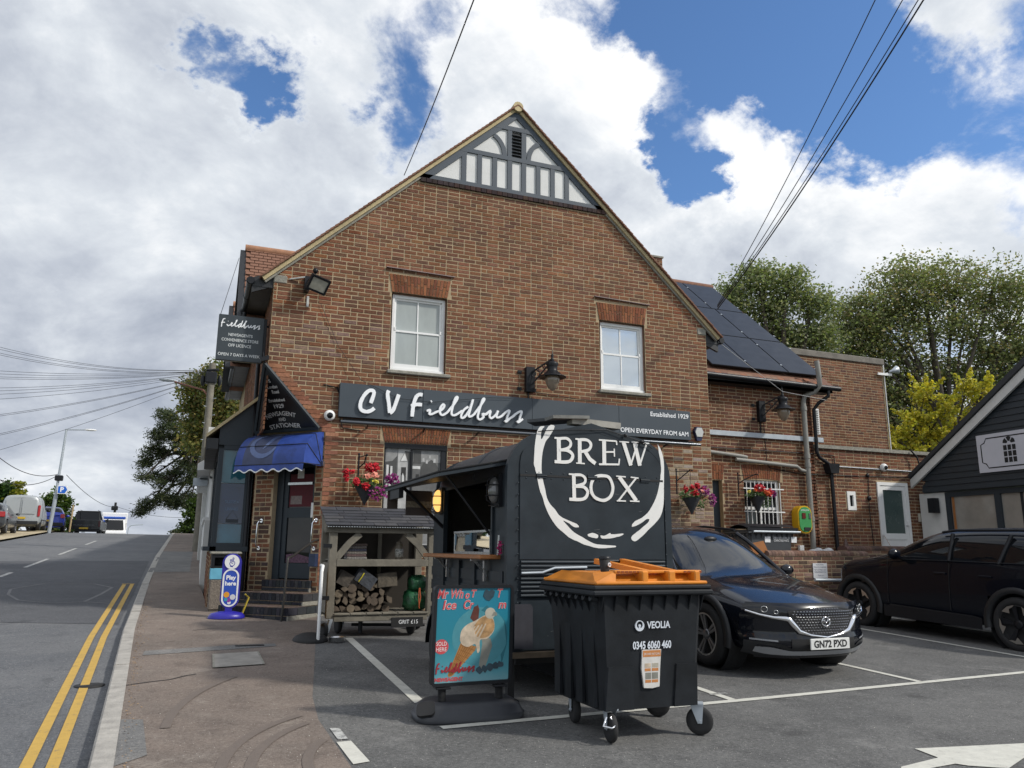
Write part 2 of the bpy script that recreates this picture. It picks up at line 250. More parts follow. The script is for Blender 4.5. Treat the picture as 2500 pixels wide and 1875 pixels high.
    def build(s,name,mats,parent=None,label=None,cat=None,group=None,kind=None,local=False):
        if parent is not None:
            Mi=None if local else MW[parent].inverted()
            me=s.mesh(name,mats,Mi); o=bpy.data.objects.new(name,me); COL.objects.link(o); o.parent=parent; MW[o]=MW[parent].copy()
        else:
            if kind=='structure' or not s.v: c=Vector((0,0,0))
            else:
                a=np.array(s.v); c=Vector(((a[:,0].min()+a[:,0].max())/2,(a[:,1].min()+a[:,1].max())/2,a[:,2].min()))
            me=s.mesh(name,mats,Matrix.Translation(-c)); o=bpy.data.objects.new(name,me); COL.objects.link(o); o.location=c; MW[o]=Matrix.Translation(c)
        return _tag(o,label,cat,group,kind)
def put(name,me,parent,M):
    """shared mesh placed with world matrix M under parent"""
    o=bpy.data.objects.new(name,me); COL.objects.link(o); o.parent=parent; o.matrix_local=MW[parent].inverted()@M; MW[o]=M; return o
def copy_tree(o,parent=None):
    c=o.copy(); COL.objects.link(c); c.parent=parent
    for ch in o.children: copy_tree(ch,c)
    return c
# ---- materials
def mat(name,col,rough=.6,metal=0,var=.12,scale=6,bump=0,bscale=None,spec=.5,coat=0,col2=None,attr=False,detail=5,emit=None,stretch=None,alpha=1,trans=0):
    m=bpy.data.materials.new(name); m.use_nodes=True; t=NT(m.node_tree); b=m.node_tree.nodes['Principled BSDF']
    b.inputs['Roughness'].default_value=rough; b.inputs['Metallic'].default_value=metal; b.inputs['Specular IOR Level'].default_value=spec
    if coat: b.inputs['Coat Weight'].default_value=coat; b.inputs['Coat Roughness'].default_value=.03
    tcn=t.n('ShaderNodeTexCoord').outputs['Object']
    if stretch: 
        mp=t.n('ShaderNodeMapping'); t.l(tcn,mp.inputs[0]); mp.inputs['Scale'].default_value=stretch; tcn=mp.outputs[0]
    base=(*col,1)
    if attr:
        at=t.n('ShaderNodeVertexColor',layer_name='Col'); base=at.outputs[0]
    if var or col2:
        nz=t.noise(tcn,scale,detail,.6)
        if col2: c=t.mix(t.ss(nz,.38,.62),base,(*col2,1))
        else:
            f=t.m('ADD',t.m('MULTIPLY',t.m('SUBTRACT',nz,.5),var*4),1.0)
            cc=t.n('ShaderNodeCombineXYZ'); [t.inp(cc,i,f) for i in range(3)]
            c=t.mix(1.0,base,cc.outputs[0],'MULTIPLY')
        t.l(c,b.inputs['Base Color'])
        rr=t.m('ADD',t.m('MULTIPLY',t.m('SUBTRACT',nz,.5),.25 if rough>.15 else .02),rough,clamp=True); t.l(rr,b.inputs['Roughness'])
    elif attr: t.l(base,b.inputs['Base Color'])
    else: b.inputs['Base Color'].default_value=base
    if bump:
        nb=t.noise(tcn,bscale or scale*4,4,.6); bp=t.n('ShaderNodeBump'); bp.inputs['Strength'].default_value=bump; bp.inputs['Distance'].default_value=.02
        t.l(nb,bp.inputs['Height']); t.l(bp.outputs[0],b.inputs['Normal'])
    if emit: b.inputs['Emission Color'].default_value=(*emit[0],1); b.inputs['Emission Strength'].default_value=emit[1]
    if alpha<1: b.inputs['Alpha'].default_value=alpha
    if trans: b.inputs['Transmission Weight'].default_value=trans
    return m
def s2l(r,g,b): # sRGB 0-255 to linear
    return tuple(((c/255)/12.92 if c<=10.3 else ((c/255+.055)/1.055)**2.4) for c in (r,g,b))
K={}
def brickmat():
    m=bpy.data.materials.new('brick'); m.use_nodes=True; t=NT(m.node_tree); b=m.node_tree.nodes['Principled BSDF']
    at=t.n('ShaderNodeVertexColor',layer_name='Col').outputs[0]; po=t.n('ShaderNodeNewGeometry').outputs['Position']
    fine=t.noise(po,26,5,.65); big=t.noise(po,.75,4,.6,.5); mp=t.n('ShaderNodeMapping'); t.l(po,mp.inputs[0]); mp.inputs['Scale'].default_value=(3.2,3.2,.35); st=t.noise(mp.outputs[0],1.0,5,.6,.3)
    f=t.m('ADD',t.m('MULTIPLY',t.m('SUBTRACT',fine,.5),1.1),1.0); f=t.m('MULTIPLY',f,t.m('ADD',t.m('MULTIPLY',t.m('SUBTRACT',big,.5),.9),1.0)); f=t.m('MULTIPLY',f,t.m('ADD',t.m('MULTIPLY',t.m('SUBTRACT',st,.5),.7),1.0))
    cc=t.n('ShaderNodeCombineXYZ'); [t.inp(cc,i,f) for i in range(3)]
    c=t.mix(1.0,at,cc.outputs[0],'MULTIPLY')
    blo=t.noise(po,5.5,6,.7,.4); c=t.mix(t.m('MULTIPLY',t.ss(blo,.60,.78),.55),c,(.36,.29,.21,1)); c=t.mix(t.m('MULTIPLY',t.ss(st,.60,.78),.35),c,(.05,.042,.038,1))
    t.l(c,b.inputs['Base Color']); b.inputs['Roughness'].default_value=.92; b.inputs['Specular IOR Level'].default_value=.15
    bp=t.n('ShaderNodeBump'); bp.inputs['Strength'].default_value=.4; bp.inputs['Distance'].default_value=.015; t.l(t.noise(po,70,4,.6),bp.inputs['Height']); t.l(bp.outputs[0],b.inputs['Normal']); return m
K['brick']=brickmat()
K['mortar']=mat('mortar',(.385,.30,.195),.95,0,.15,9,.2,60,spec=.1)
K['mortar_dark']=mat('mortar_grey',(.36,.275,.18),.95,0,.15,9,.2,60,spec=.1)
K['anthracite']=mat('anthracite_paint',(.028,.036,.044),.45,0,.08,3,spec=.3)
K['anth_wood']=mat('grey_timber_paint',(.05,.065,.085),.6,0,.1,5,.1,40)
K['white']=mat('white_paint',(.78,.78,.77),.45,0,.05,4)
K['render']=mat('white_render',(.62,.62,.6),.9,0,.12,2.2,.15,50)
K['black']=mat('black_plastic',(.011,.012,.015),.42,0,.1,5,spec=.3)
K['blackmatt']=mat('black_matt',(.012,.012,.013),.75,0,.1,5)
K['rubber']=mat('tyre_rubber',(.016,.016,.017),.8,0,.2,15)
K['dark']=mat('dark_interior',(.012,.012,.014),.9,0,.2,2)
K['glass']=mat('window_glass',(.03,.036,.04),.03,0,0,spec=.9)
K['glassdark']=mat('tinted_glass',(.006,.007,.009),.02,0,0,spec=.4)
K['chrome']=mat('chrome',(.75,.75,.77),.09,1,0)
K['steel']=mat('brushed_steel',(.5,.5,.5),.3,1,.1,20)
K['galv']=mat('galvanised_steel',(.42,.46,.5),.5,.3,.1,8)
K['greypipe']=mat('grey_pipe',(.24,.235,.215),.6,0,.15,4)
K['wood']=mat('weathered_wood',(.17,.155,.125),.85,0,.3,5,.3,30,stretch=(1,1,1))
K['oak']=mat('varnished_wood',(.33,.13,.04),.45,0,.2,6)
K['stone']=mat('weathered_stone',(.26,.25,.215),.95,0,.35,14,.5,50)
K['concrete']=mat('concrete',(.3,.28,.25),.95,0,.25,6,.4,60)
K['tile']=mat('clay_tile',(.2,.1,.065),.9,0,.3,12,.3,50)
K['verge']=mat('verge_mortar',(.50,.41,.24),.95,0,.2,12,.3,50)
K['letter']=mat('white_lettering',(.85,.86,.88),.5,0,0)
K['soft']=mat('soffit_black',(.014,.015,.017),.5,0,.1,4)
# ---- lettering
def text_geo(txt,size=1,bold=0,sx=1,align='CENTER',spacing=1):
    c=bpy.data.curves.new('t','FONT'); c.body=txt; c.size=size; c.align_x=align; c.align_y='CENTER'; c.offset=bold; c.space_character=spacing; c.resolution_u=3
    o=bpy.data.objects.new('t',c); COL.objects.link(o)
    dg=bpy.context.evaluated_depsgraph_get(); me=bpy.data.meshes.new_from_object(o.evaluated_get(dg))
    vs=[(v.co.x*sx,v.co.y) for v in me.vertices]; fs=[tuple(p.vertices) for p in me.polygons]
    bpy.data.objects.remove(o); bpy.data.meshes.remove(me); bpy.data.curves.remove(c)
    return vs,fs
def text(mb,txt,fr,at,size,d,bold=0,sx=1,align='CENTER',mi=0,spacing=1,width=None,arc=None):
    vs,fs=text_geo(txt,size,bold,sx,align,spacing)
    if width:
        xs=[v[0] for v in vs]; k=width/(max(xs)-min(xs)); vs=[(x*k,y) for x,y in vs]
    if arc: # bend upwards in the middle: arc=radius
        vs=[((arc+y)*math.sin(x/arc),(arc+y)*math.cos(x/arc)-arc) for x,y in vs]
    o,u,v,n=[Vector(a) for a in fr]
    flip=u.cross(v).dot(n)<0
    mb.add([o+u*(at[0]+x)+v*(at[1]+y)+n*d for x,y in vs],[f[::-1] if flip else f for f in fs],mi)
    return mb
def frame(o,u,n):
    u=Vector(u).normalized(); n=Vector(n).normalized(); return (Vector(o),u,Vector((0,0,1)),n)
# ---- bricks
BRP=[(.25,.115,.066),(.235,.107,.062),(.22,.104,.063),(.205,.1,.063),(.185,.094,.062),(.262,.124,.07),(.24,.112,.066),(.212,.108,.07),(.228,.102,.06),(.165,.087,.06)]
def brick_col(pal,r):
    c=pal[r.randrange(len(pal))]; k=r.uniform(.70,.90); return (c[0]*k,c[1]*k*r.uniform(.95,1.05),c[2]*k*r.uniform(.92,1.08))
_bm={}
def brick_mesh(L,h,pal,key,i,dep=.03):
    kk=(round(L,3),key,i)
    if kk in _bm: return _bm[kk]
    r=random.Random(hash(kk)%100000); c=brick_col(pal,r); b=.006
    # front face with chamfered arris, slightly uneven
    X0,X1,Z0,Z1=-L/2,L/2,-h/2,h/2
    j=lambda a: r.uniform(-a,a)
    v=[(X0,0,Z0),(X1,0,Z0),(X1,0,Z1),(X0,0,Z1)]
    f_=[(X0+b+j(.002),-.007+j(.001),Z0+b+j(.002)),(X1-b+j(.002),-.007+j(.001),Z0+b+j(.002)),(X1-b+j(.002),-.007+j(.001),Z1-b+j(.002)),(X0+b+j(.002),-.007+j(.001),Z1-b+j(.002))]
    k_=[(x,dep,z) for x,_,z in v]
    me=bpy.data.meshes.new('brick'); me.from_pydata(v+f_+k_,[],[(4,5,6,7),(0,1,5,4),(1,2,6,5),(2,3,7,6),(3,0,4,7),(8,9,1,0),(9,10,2,1),(10,11,3,2),(11,8,0,3)])
    me.materials.append(K['brick']); ca=me.color_attributes.new('Col','FLOAT_COLOR','POINT'); ca.data.foreach_set('color',list((*c,1))*12)
    _bm[kk]=me; return me
def brickwork(parent,fr,z0,z1,spans,pal=BRP,key='main',prio=None,seed=1,nind=300,quoin=None,cour=.075,proud=.006,header=.08,pal2=None,palf=None):
    """spans(za,zb)->list of (u0,u1); individual bricks nearest the eye, the rest one stuff mesh"""
    o,u,v,n=fr; r=random.Random(seed); B=[]
    k=0; z=z0
    while z<z1-.02:
        zc=z+cour/2
        for (a,b) in spans(z,z+cour):
            x=a-(r.random()<.5)*0-((k%2)*.1125); 
            x0g=math.floor(a/.225)*.225-(k%2)*.1125-.225
            x=x0g
            while x<b:
                L=.225
                if r.random()<header: L=.1125
                s0=max(x,a)+.0065; e0=min(x+L,b)-.0065
                if e0-s0>.03: B.append(((s0+e0)/2,zc,e0-s0))
                x+=L
        k+=1; z+=cour
    ind=[]
    if prio:
        full=[(prio(*((o+u*b[0]+v*b[1])[:])),i) for i,b in enumerate(B) if abs(b[2]-.212)<.002]
        full=[(p,i) for p,i in full if p is not None]; full.sort(); ind={i for p,i in full[:nind]}
    rest=MB(); cols=[]
    Rm=Matrix((( u.x,-n.x,0,0),(u.y,-n.y,0,0),(u.z,-n.z,1,0),(0,0,0,1)))
    for i,(uc,zc,L) in enumerate(B):
        pr=proud+r.uniform(-.003,.003); h=cour-.013
        if i in ind:
            P=o+u*uc+v*zc+n*(pr-.007); M=Matrix.Translation(P)@Rm
            put('brick',(brick_mesh(.212,h,pq,key+'p%d'%len(pq),r.randrange(20)) if (pq:=(palf(uc,zc,r) if palf else None)) else brick_mesh(.212,h,pal2 or pal,key,r.randrange(26))),parent,M); continue
        c=brick_col((palf and palf(uc,zc,r)) or pal,r); C=o+u*uc+v*zc; e=.004
        a=u*(L/2); bq=v*(h/2)
        vs=[C-a-bq-n*.02,C+a-bq-n*.02,C+a+bq-n*.02,C-a+bq-n*.02]
        a2=u*(L/2-e); b2=v*(h/2-e); j=lambda: n*(pr+r.uniform(-.0012,.0012))
        vs+=[C-a2-b2+j(),C+a2-b2+j(),C+a2+b2+j(),C-a2+b2+j()]
        rest.add(vs,[(4,5,6,7),(0,1,5,4),(1,2,6,5),(2,3,7,6),(3,0,4,7)]); cols+=list((*c,1))*8
    if rest.v:
        ob=rest.build('brickwork',K['brick'],parent,kind='stuff')
        ca=ob.data.color_attributes.new('Col','FLOAT_COLOR','POINT'); ca.data.foreach_set('color',cols)
def one_brick(parent,fr,quad,d0,d1,pal,r,name='brick'):
    """free-form brick: quad of 4 (u,v) points"""
    mb=MB(); mb.prism(quad,fr,d0,d1); ob=mb.build(name,K['brick'],parent)
    c=brick_col(pal,r); ca=ob.data.color_attributes.new('Col','FLOAT_COLOR','POINT'); ca.data.foreach_set('color',list((*c,1))*len(ob.data.vertices)); return ob
RED=[(.27,.105,.055),(.24,.09,.05),(.3,.125,.065),(.21,.085,.052)]
ORANGE=[(.34,.155,.095),(.31,.135,.08),(.38,.18,.115),(.28,.12,.075)]
BLUEB=[(.05,.052,.06),(.04,.042,.05),(.065,.065,.07),(.045,.05,.058)]
def arch(parent,fr,u0,u1,z0,z1,n,splay,seed,pal=RED,rise=.0,d=.012):
    r=random.Random(seed); g=.006; uc=(u0+u1)/2
    for i in range(n):
        t0=i/n; t1=(i+1)/n
        def P(t,h):
            zz=z0+(z1-z0)*h+ (rise*(1-(2*t-1)**2))*(1-.3*h); w=(u1-u0)+(2*splay)*h
            return (uc+(t-.5)*w, zz)
        for (h0,h1) in ((0,.42),(.42,1)) if i%2 else ((0,.6),(.6,1)):
            a=P(t0,h0);b=P(t1,h0);c=P(t1,h1);e=P(t0,h1)
            q=[(a[0]+g,a[1]+g),(b[0]-g,b[1]+g),(c[0]-g,c[1]-g),(e[0]+g,e[1]-g)]
            one_brick(parent,fr,q,-.02,d+r.uniform(-.002,.003),pal,r,'arch_brick')
def grid_sheet(name,poly,step,zoff,m,label=None,kind='structure',parent=None,clip=True):
    """ground sheet: polygon in plan cut into a grid and draped on the terrain"""
    bm=bmesh.new(); vs=[bm.verts.new((x,y,0)) for x,y in poly]; bm.faces.new(vs)
    xs=[p[0] for p in poly]; ys=[p[1] for p in poly]
    def cut(ax,lo,hi,st):
        t=math.ceil(lo/st)*st
        while t<hi:
            co=(t,0,0) if ax==0 else (0,t,0); no=(1,0,0) if ax==0 else (0,1,0)
            bmesh.ops.bisect_plane(bm,geom=bm.verts[:]+bm.edges[:]+bm.faces[:],plane_co=co,plane_no=no); t+=st
    cut(1,min(ys),max(ys),step)
    bmesh.ops.triangulate(bm,faces=[f for f in bm.faces if len(f.verts)>4])
    for v_ in bm.verts: v_.co.z=hgt(v_.co.x,v_.co.y)+zoff
    for f in bm.faces:
        f.normal_update()
        if f.normal.z<0: f.normal_flip()
    me=bpy.data.meshes.new(name); bm.to_mesh(me); bm.free(); me.materials.append(m)
    o=bpy.data.objects.new(name,me); COL.objects.link(o)
    if parent is not None: o.parent=parent; MW[o]=MW[parent].copy()
    else: MW[o]=Matrix.Identity(4)
    if kind: o['kind']=kind
    if label: o['label']=label
    return o
# ---------------------------------------------------------------- ground, road, pavement, car park
def asphalt(name,c1,c2,agg,cracks=True,stain=.25,aggs=160):
    m=bpy.data.materials.new(name); m.use_nodes=True; t=NT(m.node_tree); b=m.node_tree.nodes['Principled BSDF']
    co=t.n('ShaderNodeTexCoord').outputs['Object']
    big=t.noise(co,.45,6,.65,.5); mid=t.noise(co,2.6,8,.7,.3); gr=t.noise(co,38,3,.7); fine=t.noise(co,110,3,.8); vo=t.n('ShaderNodeTexVoronoi'); t.l(co,vo.inputs['Vector']); vo.inputs['Scale'].default_value=70
    c=t.mix(t.ss(big,.36,.64),(*c1,1),(*c2,1))
    c=t.mix(t.m('MULTIPLY',t.ss(mid,.50,.70),stain*1.9),c,(c1[0]*.55,c1[1]*.55,c1[2]*.57,1)); c=t.mix(t.m('MULTIPLY',t.ss(mid,.47,.30),stain*1.0),c,(*agg,1))
    g2=t.m('ADD',t.m('MULTIPLY',gr,.45),t.m('MULTIPLY',fine,.55))
    c=t.mix(t.m('MULTIPLY',t.ss(g2,.52,.68),.85),c,(*agg,1)); c=t.mix(t.m('MULTIPLY',t.ss(g2,.49,.34),.85),c,(c1[0]*.28,c1[1]*.28,c1[2]*.28,1))
    wn=t.n('ShaderNodeTexWhiteNoise'); t.l(vo.outputs['Position'],wn.inputs['Vector']); st=t.m('MULTIPLY',t.m('LESS_THAN',vo.outputs['Distance'],.22),t.m('GREATER_THAN',wn.outputs[0],.975)); c=t.mix(st,c,(.62,.6,.56,1))
    h=t.m('ADD',t.m('MULTIPLY',g2,1.3),t.m('MULTIPLY',mid,.8))
    # oil drips
    oil=t.ss(t.noise(co,1.1,3,.5,.6),.66,.74); c=t.mix(t.m('MULTIPLY',oil,.45),c,(c1[0]*.35,c1[1]*.35,c1[2]*.36,1))
    if cracks:
        v2=t.n('ShaderNodeTexVoronoi',feature='DISTANCE_TO_EDGE'); v2.inputs['Scale'].default_value=.55
        nzc=t.n('ShaderNodeTexNoise'); t.l(co,nzc.inputs[0]); nzc.inputs['Scale'].default_value=2.5
        ad=t.vm('ADD',co,nzc.outputs['Color']); t.l(ad,v2.inputs['Vector'])
        cr=t.m('MULTIPLY',t.m('LESS_THAN',v2.outputs[0],.004),t.ss(big,.52,.60)); c=t.mix(t.m('MULTIPLY',cr,.5),c,(c1[0]*.25,c1[1]*.25,c1[2]*.25,1))
    t.l(c,b.inputs['Base Color']); b.inputs['Roughness'].default_value=.88; b.inputs['Specular IOR Level'].default_value=.3
    bp=t.n('ShaderNodeBump'); bp.inputs['Strength'].default_value=.55; bp.inputs['Distance'].default_value=.012; t.l(h,bp.inputs['Height']); t.l(bp.outputs[0],b.inputs['Normal'])
    return m
K['road']=asphalt('road_asphalt',(.115,.12,.13),(.145,.148,.155),(.30,.30,.30),False,.22)
K['roadpatch']=asphalt('road_patch_asphalt',(.078,.081,.09),(.095,.098,.107),(.2,.2,.21),False,.2)
K['park']=asphalt('carpark_asphalt',(.105,.105,.104),(.14,.139,.136),(.30,.295,.285),False,.3)
K['pave']=asphalt('pavement_asphalt',(.21,.168,.142),(.162,.134,.116),(.34,.30,.26),True,.4)
K['pavegrey']=asphalt('pavement_repair',(.15,.15,.15),(.18,.176,.17),(.35,.33,.31),False,.3)
def worn(name,col,under,amt=.5,sc=9):
    m=bpy.data.materials.new(name); m.use_nodes=True; t=NT(m.node_tree); b=m.node_tree.nodes['Principled BSDF']
    co=t.n('ShaderNodeTexCoord').outputs['Object']; n=t.noise(co,sc,8,.75); n2=t.noise(co,120,2,.7)
    w=t.ss(t.m('ADD',t.m('MULTIPLY',n,.7),t.m('MULTIPLY',n2,.3)),amt,amt+.1); c=t.mix(w,(*col,1),(*under,1))
    c=t.mix(t.m('MULTIPLY',t.ss(n,.3,.6),.35),c,(col[0]*.6,col[1]*.6,col[2]*.6,1)); t.l(c,b.inputs['Base Color']); b.inputs['Roughness'].default_value=.8
    bp=t.n('ShaderNodeBump'); bp.inputs['Strength'].default_value=.4; bp.inputs['Distance'].default_value=.008; t.l(n2,bp.inputs['Height']); t.l(bp.outputs[0],b.inputs['Normal']); return m
K['yline']=worn('yellow_line',(.55,.35,.075),(.15,.145,.14),.55)
K['wline']=worn('white_line',(.62,.61,.55),(.16,.16,.155),.56)
K['wfade']=worn('faded_white_line',(.5,.5,.48),(.16,.16,.16),.47,14)
K['wthin']=worn('thin_white_line',(.17,.17,.175),(.09,.09,.095),.5)
K['grass']=mat('field_grass',(.06,.085,.025),.9,0,.3,.3)
# terrain sheet to the horizon
ys=[-60,-20,0,12]+list(range(16,64,3))+[70,90,120,160,260,600,1500]; xs=[-1500,-400,-120,-60,-14,-8,0,8,22,60,120,400,1500]
mb=MB(); mb.add([(x,y,hgt(x,y)-.28) for y in ys for x in xs],[(j*len(xs)+i,j*len(xs)+i+1,(j+1)*len(xs)+i+1,(j+1)*len(xs)+i) for j in range(len(ys)-1) for i in range(len(xs)-1)])
mb.build('ground',K['grass'],kind='structure',label='grassy ground beyond the road and buildings')
KX=[(-8,.23),(5.6,-.49),(11.8,-.80),(18.8,-1.0),(28,-1.2),(48,-1.4),(75,-1.6)]
def kx(y):
    for (a,xa),(b,xb) in zip(KX,KX[1:]):
        if y<=b: return xa+(xb-xa)*(y-a)/(b-a)
    return KX[-1][1]
SY=[-8,-2,2,4,5.6,7,9,11.8,15,18.8,23,28,34,40,48,54,60,75]
road_poly=[(kx(y),y) for y in SY]+[(-7.7,75),(-7.6,48),(-7.5,20),(-7.2,-8)]
road=grid_sheet('road',road_poly,2.0,-.10,K['road'],'grey asphalt road climbing to the brow of the hill')
joint=[(.98,4.0),(1.0,5.2),(.97,6.4),(1.03,7.2),(1.46,10.2),(1.85,12.9)]
pave_poly=[(kx(y)+.13,y) for y in SY]+[(.35,75),(.12,26),(.12,18.2),(.25,14.2),(.84,14.02),(1.83,13.02)]+joint[::-1]+[(1.0,2),(1.3,-2),(1.6,-8)]
pavement=grid_sheet('pavement',pave_poly,1.5,0,K['pave'],'worn reddish brown asphalt pavement beside the road')
park_poly=[(1.6,-8),(1.3,-2),(1.0,2)]+joint+[(1.83,13.02),(17,13.02),(26,13),(30,-8)]
carpark=grid_sheet('car_park',park_poly,1.5,-.002,K['park'],'grey asphalt car park with painted bays')
grid_sheet('verge',[(-7.75,75),(-7.65,48),(-7.55,33),(-10.5,33),(-13,48),(-14,75)],2.0,-.02,mat('gravel_verge',(.42,.35,.23),.95,0,.25,3,.4,40),'pale sandy verge where cars are parked')
# kerb stones
K['kerb']=mat('kerb_stone',(.36,.34,.31),.92,0,.3,7,.5,45)
y=-1.0; n_=0
while y<56:
    L=.915 if y<40 else 1.8; a=Vector((kx(y)+.065,y,0)); b=Vector((kx(y+L)+.065,y+L,0)); g=.012
    d=(b-a).normalized(); s_=Vector((d.y,-d.x,0)); a=a+d*g; mb=MB(); vs=[]
    for p in (a,b):
        h=hgt(p.x,p.y)
        for off,z in ((-.07,-.12),(-.07,-.012),(-.055,.004),(.07,.006),(.07,-.12)): q_=p+s_*off; vs.append((q_.x,q_.y,h+z+.004*((n_*7919)%5-2)/2))
    mb.add(vs,[(0,1,6,5),(1,2,7,6),(2,3,8,7),(3,4,9,8),(0,4,3,2,1),(5,6,7,8,9)]); mb.build('kerb_stone',K['kerb'],pavement); y+=L; n_+=1
def strip(name,pts,w,zoff,m,parent,step=.6):
    P=[Vector((x,y)) for x,y in pts]; out=[]
    for a,b in zip(P,P[1:]):
        k=max(1,int((b-a).length/step)); out+=[a+(b-a)*i/k for i in range(k)]
    out.append(P[-1]); mb=MB(); vs=[]
    for i,p in enumerate(out):
        d=(out[min(i+1,len(out)-1)]-out[max(i-1,0)]).normalized(); s_=Vector((d.y,-d.x))*w/2
        for q_ in (p-s_,p+s_): vs.append((q_.x,q_.y,hgt(q_.x,q_.y)+zoff))
    mb.add(vs,[(2*i,2*i+1,2*i+3,2*i+2) for i in range(len(out)-1)]); return mb.build(name,m,parent)
RZ=-.10+.004
for off,e in ((-.37,19.2),(-.22,19.35)): strip('yellow_line',[(kx(y)+off,y) for y in (-4,0,3,5.6,8,11.8,15,e)],.075,RZ+.004,K['yline'],road)
strip('yellow_line',[(kx(19.3)-.42,19.3),(kx(19.3)-.17,19.3)],.07,RZ+.008,K['yline'],road)
for ya,yb in ((1.9,3.1),(5.3,6.45),(12,13),(21,22.3),(24,27.6),(29.8,34),(37,41)):
    xx=lambda y:-4.05-.012*(y-20) if y>9 else -1.12-.0*(y)
    if ya<9: continue
    strip('centre_line',[(xx(ya),ya),(xx(yb),yb)],.1,RZ+.004,K['wfade'],road)
strip('centre_line',[(-1.45,6.3),(-1.1,6.35)],.1,RZ+.004,K['wline'],road)
grid_sheet('road_repair_patch',[(kx(13)-.12,13.0),(kx(28)-.12,27.2),(-5.2,26.4),(-2.6,13.4)],2,RZ,K['roadpatch'],kind=None,parent=road)
strip('sealed_joint',[(-1.3,15.6),(-1.75,15.9),(-1.62,17.2),(-1.55,18.5),(-1.95,19.3)],.06,RZ+.004,K['wthin'],road,.3)
strip('sealed_joint',[(-1.95,19.3),(-2.9,19.5),(-3.3,18.2),(-3.15,17.2),(-2.8,16.2),(-2.2,15.7),(-1.75,15.9)],.05,RZ+.004,K['wthin'],road,.3)
# iron cover in road, pavement covers and repairs
mb=MB(); mb.lathe((-.82,8.6,hgt(-.82,8.6)-.095),[(.0,.004),(.13,.004),(.13,-.01)],20); mb.build('road_cover',K['blackmatt'],road)
def slab(name,poly,zoff,m,parent,step=.5): return grid_sheet(name,poly,step,zoff,m,kind=None,parent=parent)
slab('inspection_cover',[(.26,8.7),(.75,8.8),(.74,9.62),(.27,9.52)],.008,K['concrete'],pavement)
strip('cover_frame',[(.26,8.7),(.75,8.8),(.74,9.62),(.27,9.52),(.26,8.7)],.02,.011,K['steel'] if False else K['stone'],pavement)
slab('asphalt_repair',[(-.44,9.6),(.5,9.86),(.98,10.0),(.98,10.2),(.5,10.15),(-.44,9.9)],.004,K['pavegrey'],pavement)
slab('asphalt_repair',[(-.44,6.75),(-.26,6.7),(-.18,5.75),(-.36,5.55),(-.46,6.0)],.004,K['pavegrey'],pavement)
slab('asphalt_repair',[(-1.05,21.4),(-.1,21.6),(-.1,31),(-1.13,31)],.004,K['pavegrey'],pavement)
mb=MB(); z=hgt(.6,10.1); mb.box(.52,.84,10.03,10.13,z-.02,z+.008); mb.build('drain_cover',K['blackmatt'],pavement)
strip('dark_crack',[(-.5,8.0),(-.3,8.12),(-.12,8.2),(0,8.35),(.1,8.42)],.02,.004,K['blackmatt'],pavement,.1)
strip('dark_crack',[(.05,11.5),(.25,11.65),(.4,11.7)],.016,.004,K['blackmatt'],pavement,.1)
K['tyremark']=worn('tyre_mark',(.145,.117,.10),(.185,.15,.128),.46,22)
for r0,cx,cy,a0,a1 in ((1.15,1.55,5.1,120,205),(1.32,1.55,5.1,122,200),(.75,1.5,5.2,118,196),(2.3,2.2,6.3,140,178)):
    strip('tyre_mark',[(cx+r0*math.cos(R_(a0+(a1-a0)*k/14)),cy+r0*1.3*math.sin(R_(a0+(a1-a0)*k/14))) for k in range(15) if cx+r0*math.cos(R_(a0+(a1-a0)*k/14))<.93 and cy+r0*1.3*math.sin(R_(a0+(a1-a0)*k/14))>3.5],.07,.005,K['tyremark'],pavement,.15)
# loose grit and fallen leaves in the gutter
def litter(name,pts,m,sz,label):
    mb=MB()
    for x,y,z in pts:
        a=rnd.uniform(0,6.28); r=sz*rnd.uniform(.5,1.4); zz=z+.003
        mb.add([(x+r*math.cos(a),y+r*math.sin(a),zz),(x+r*.6*math.cos(a+1.6),y+r*.6*math.sin(a+1.6),zz+r*.5),(x-r*math.cos(a),y-r*math.sin(a),zz+.002),(x+r*.6*math.cos(a-1.6),y+r*.6*math.sin(a-1.6),zz)],[(0,1,2,3)])
    mb.build(name,m,kind='stuff',label=label)
pts=[]
for i in range(500):
    y=rnd.uniform(4.5,15); x=kx(y)+.16+abs(rnd.gauss(0,.05)); pts.append((x,y,hgt(x,y)))
litter('grit',pts,mat('grit',(.3,.2,.11),.9,0,.4,30),.008,'loose grit and dry leaves along the kerb')
pts=[]
for i in range(420):
    x=rnd.uniform(-.4,8); y=rnd.uniform(4,9); pts.append((x,y,hgt(x,y)))
litter('pale_stones',pts,mat('pale_chip',(.55,.52,.46),.9,0,0),.004,'pale loose stone chips scattered on the asphalt')
# car park markings
def band(pts,w,m='wline',z=.004): return strip('bay_line',pts,w,z,K[m],carpark,.5)
fy_=lambda x:5.93+.105*(x-1.8)*.95
band([(1.8,5.93),(5.0,6.2),(9.0,6.62),(20,7.8)],.085)
band([(1.92,10.5),(1.86,6.75)],.1)
band([(4.62,6.2),(4.55,10.8)],.085)
band([(7.2,6.45),(7.17,7.6),(7.15,11.5)],.085)
band([(10.18,6.8),(10.17,11.6)],.085)
band([(12.26,9.2),(12.2,11.6)],.1)
band([(4.55,6.45),(4.75,6.47)],.05,'wfade')
mk=lambda poly,m,z=.004: grid_sheet('painted_arrow',poly,.4,z,K[m],kind=None,parent=carpark)
mk([(4.45,4.21),(4.89,4.30),(4.92,4.52),(5.9,4.40),(5.51,4.13),(5.15,3.98),(4.93,4.1),(4.88,4.16),(4.62,4.13),(4.2,4.0)],'wline')
grid_sheet('give_way_block',[(1.02,5.22),(1.13,5.25),(1.10,5.75),(1.0,5.74)],.3,.004,K['wline'],kind=None,parent=carpark)
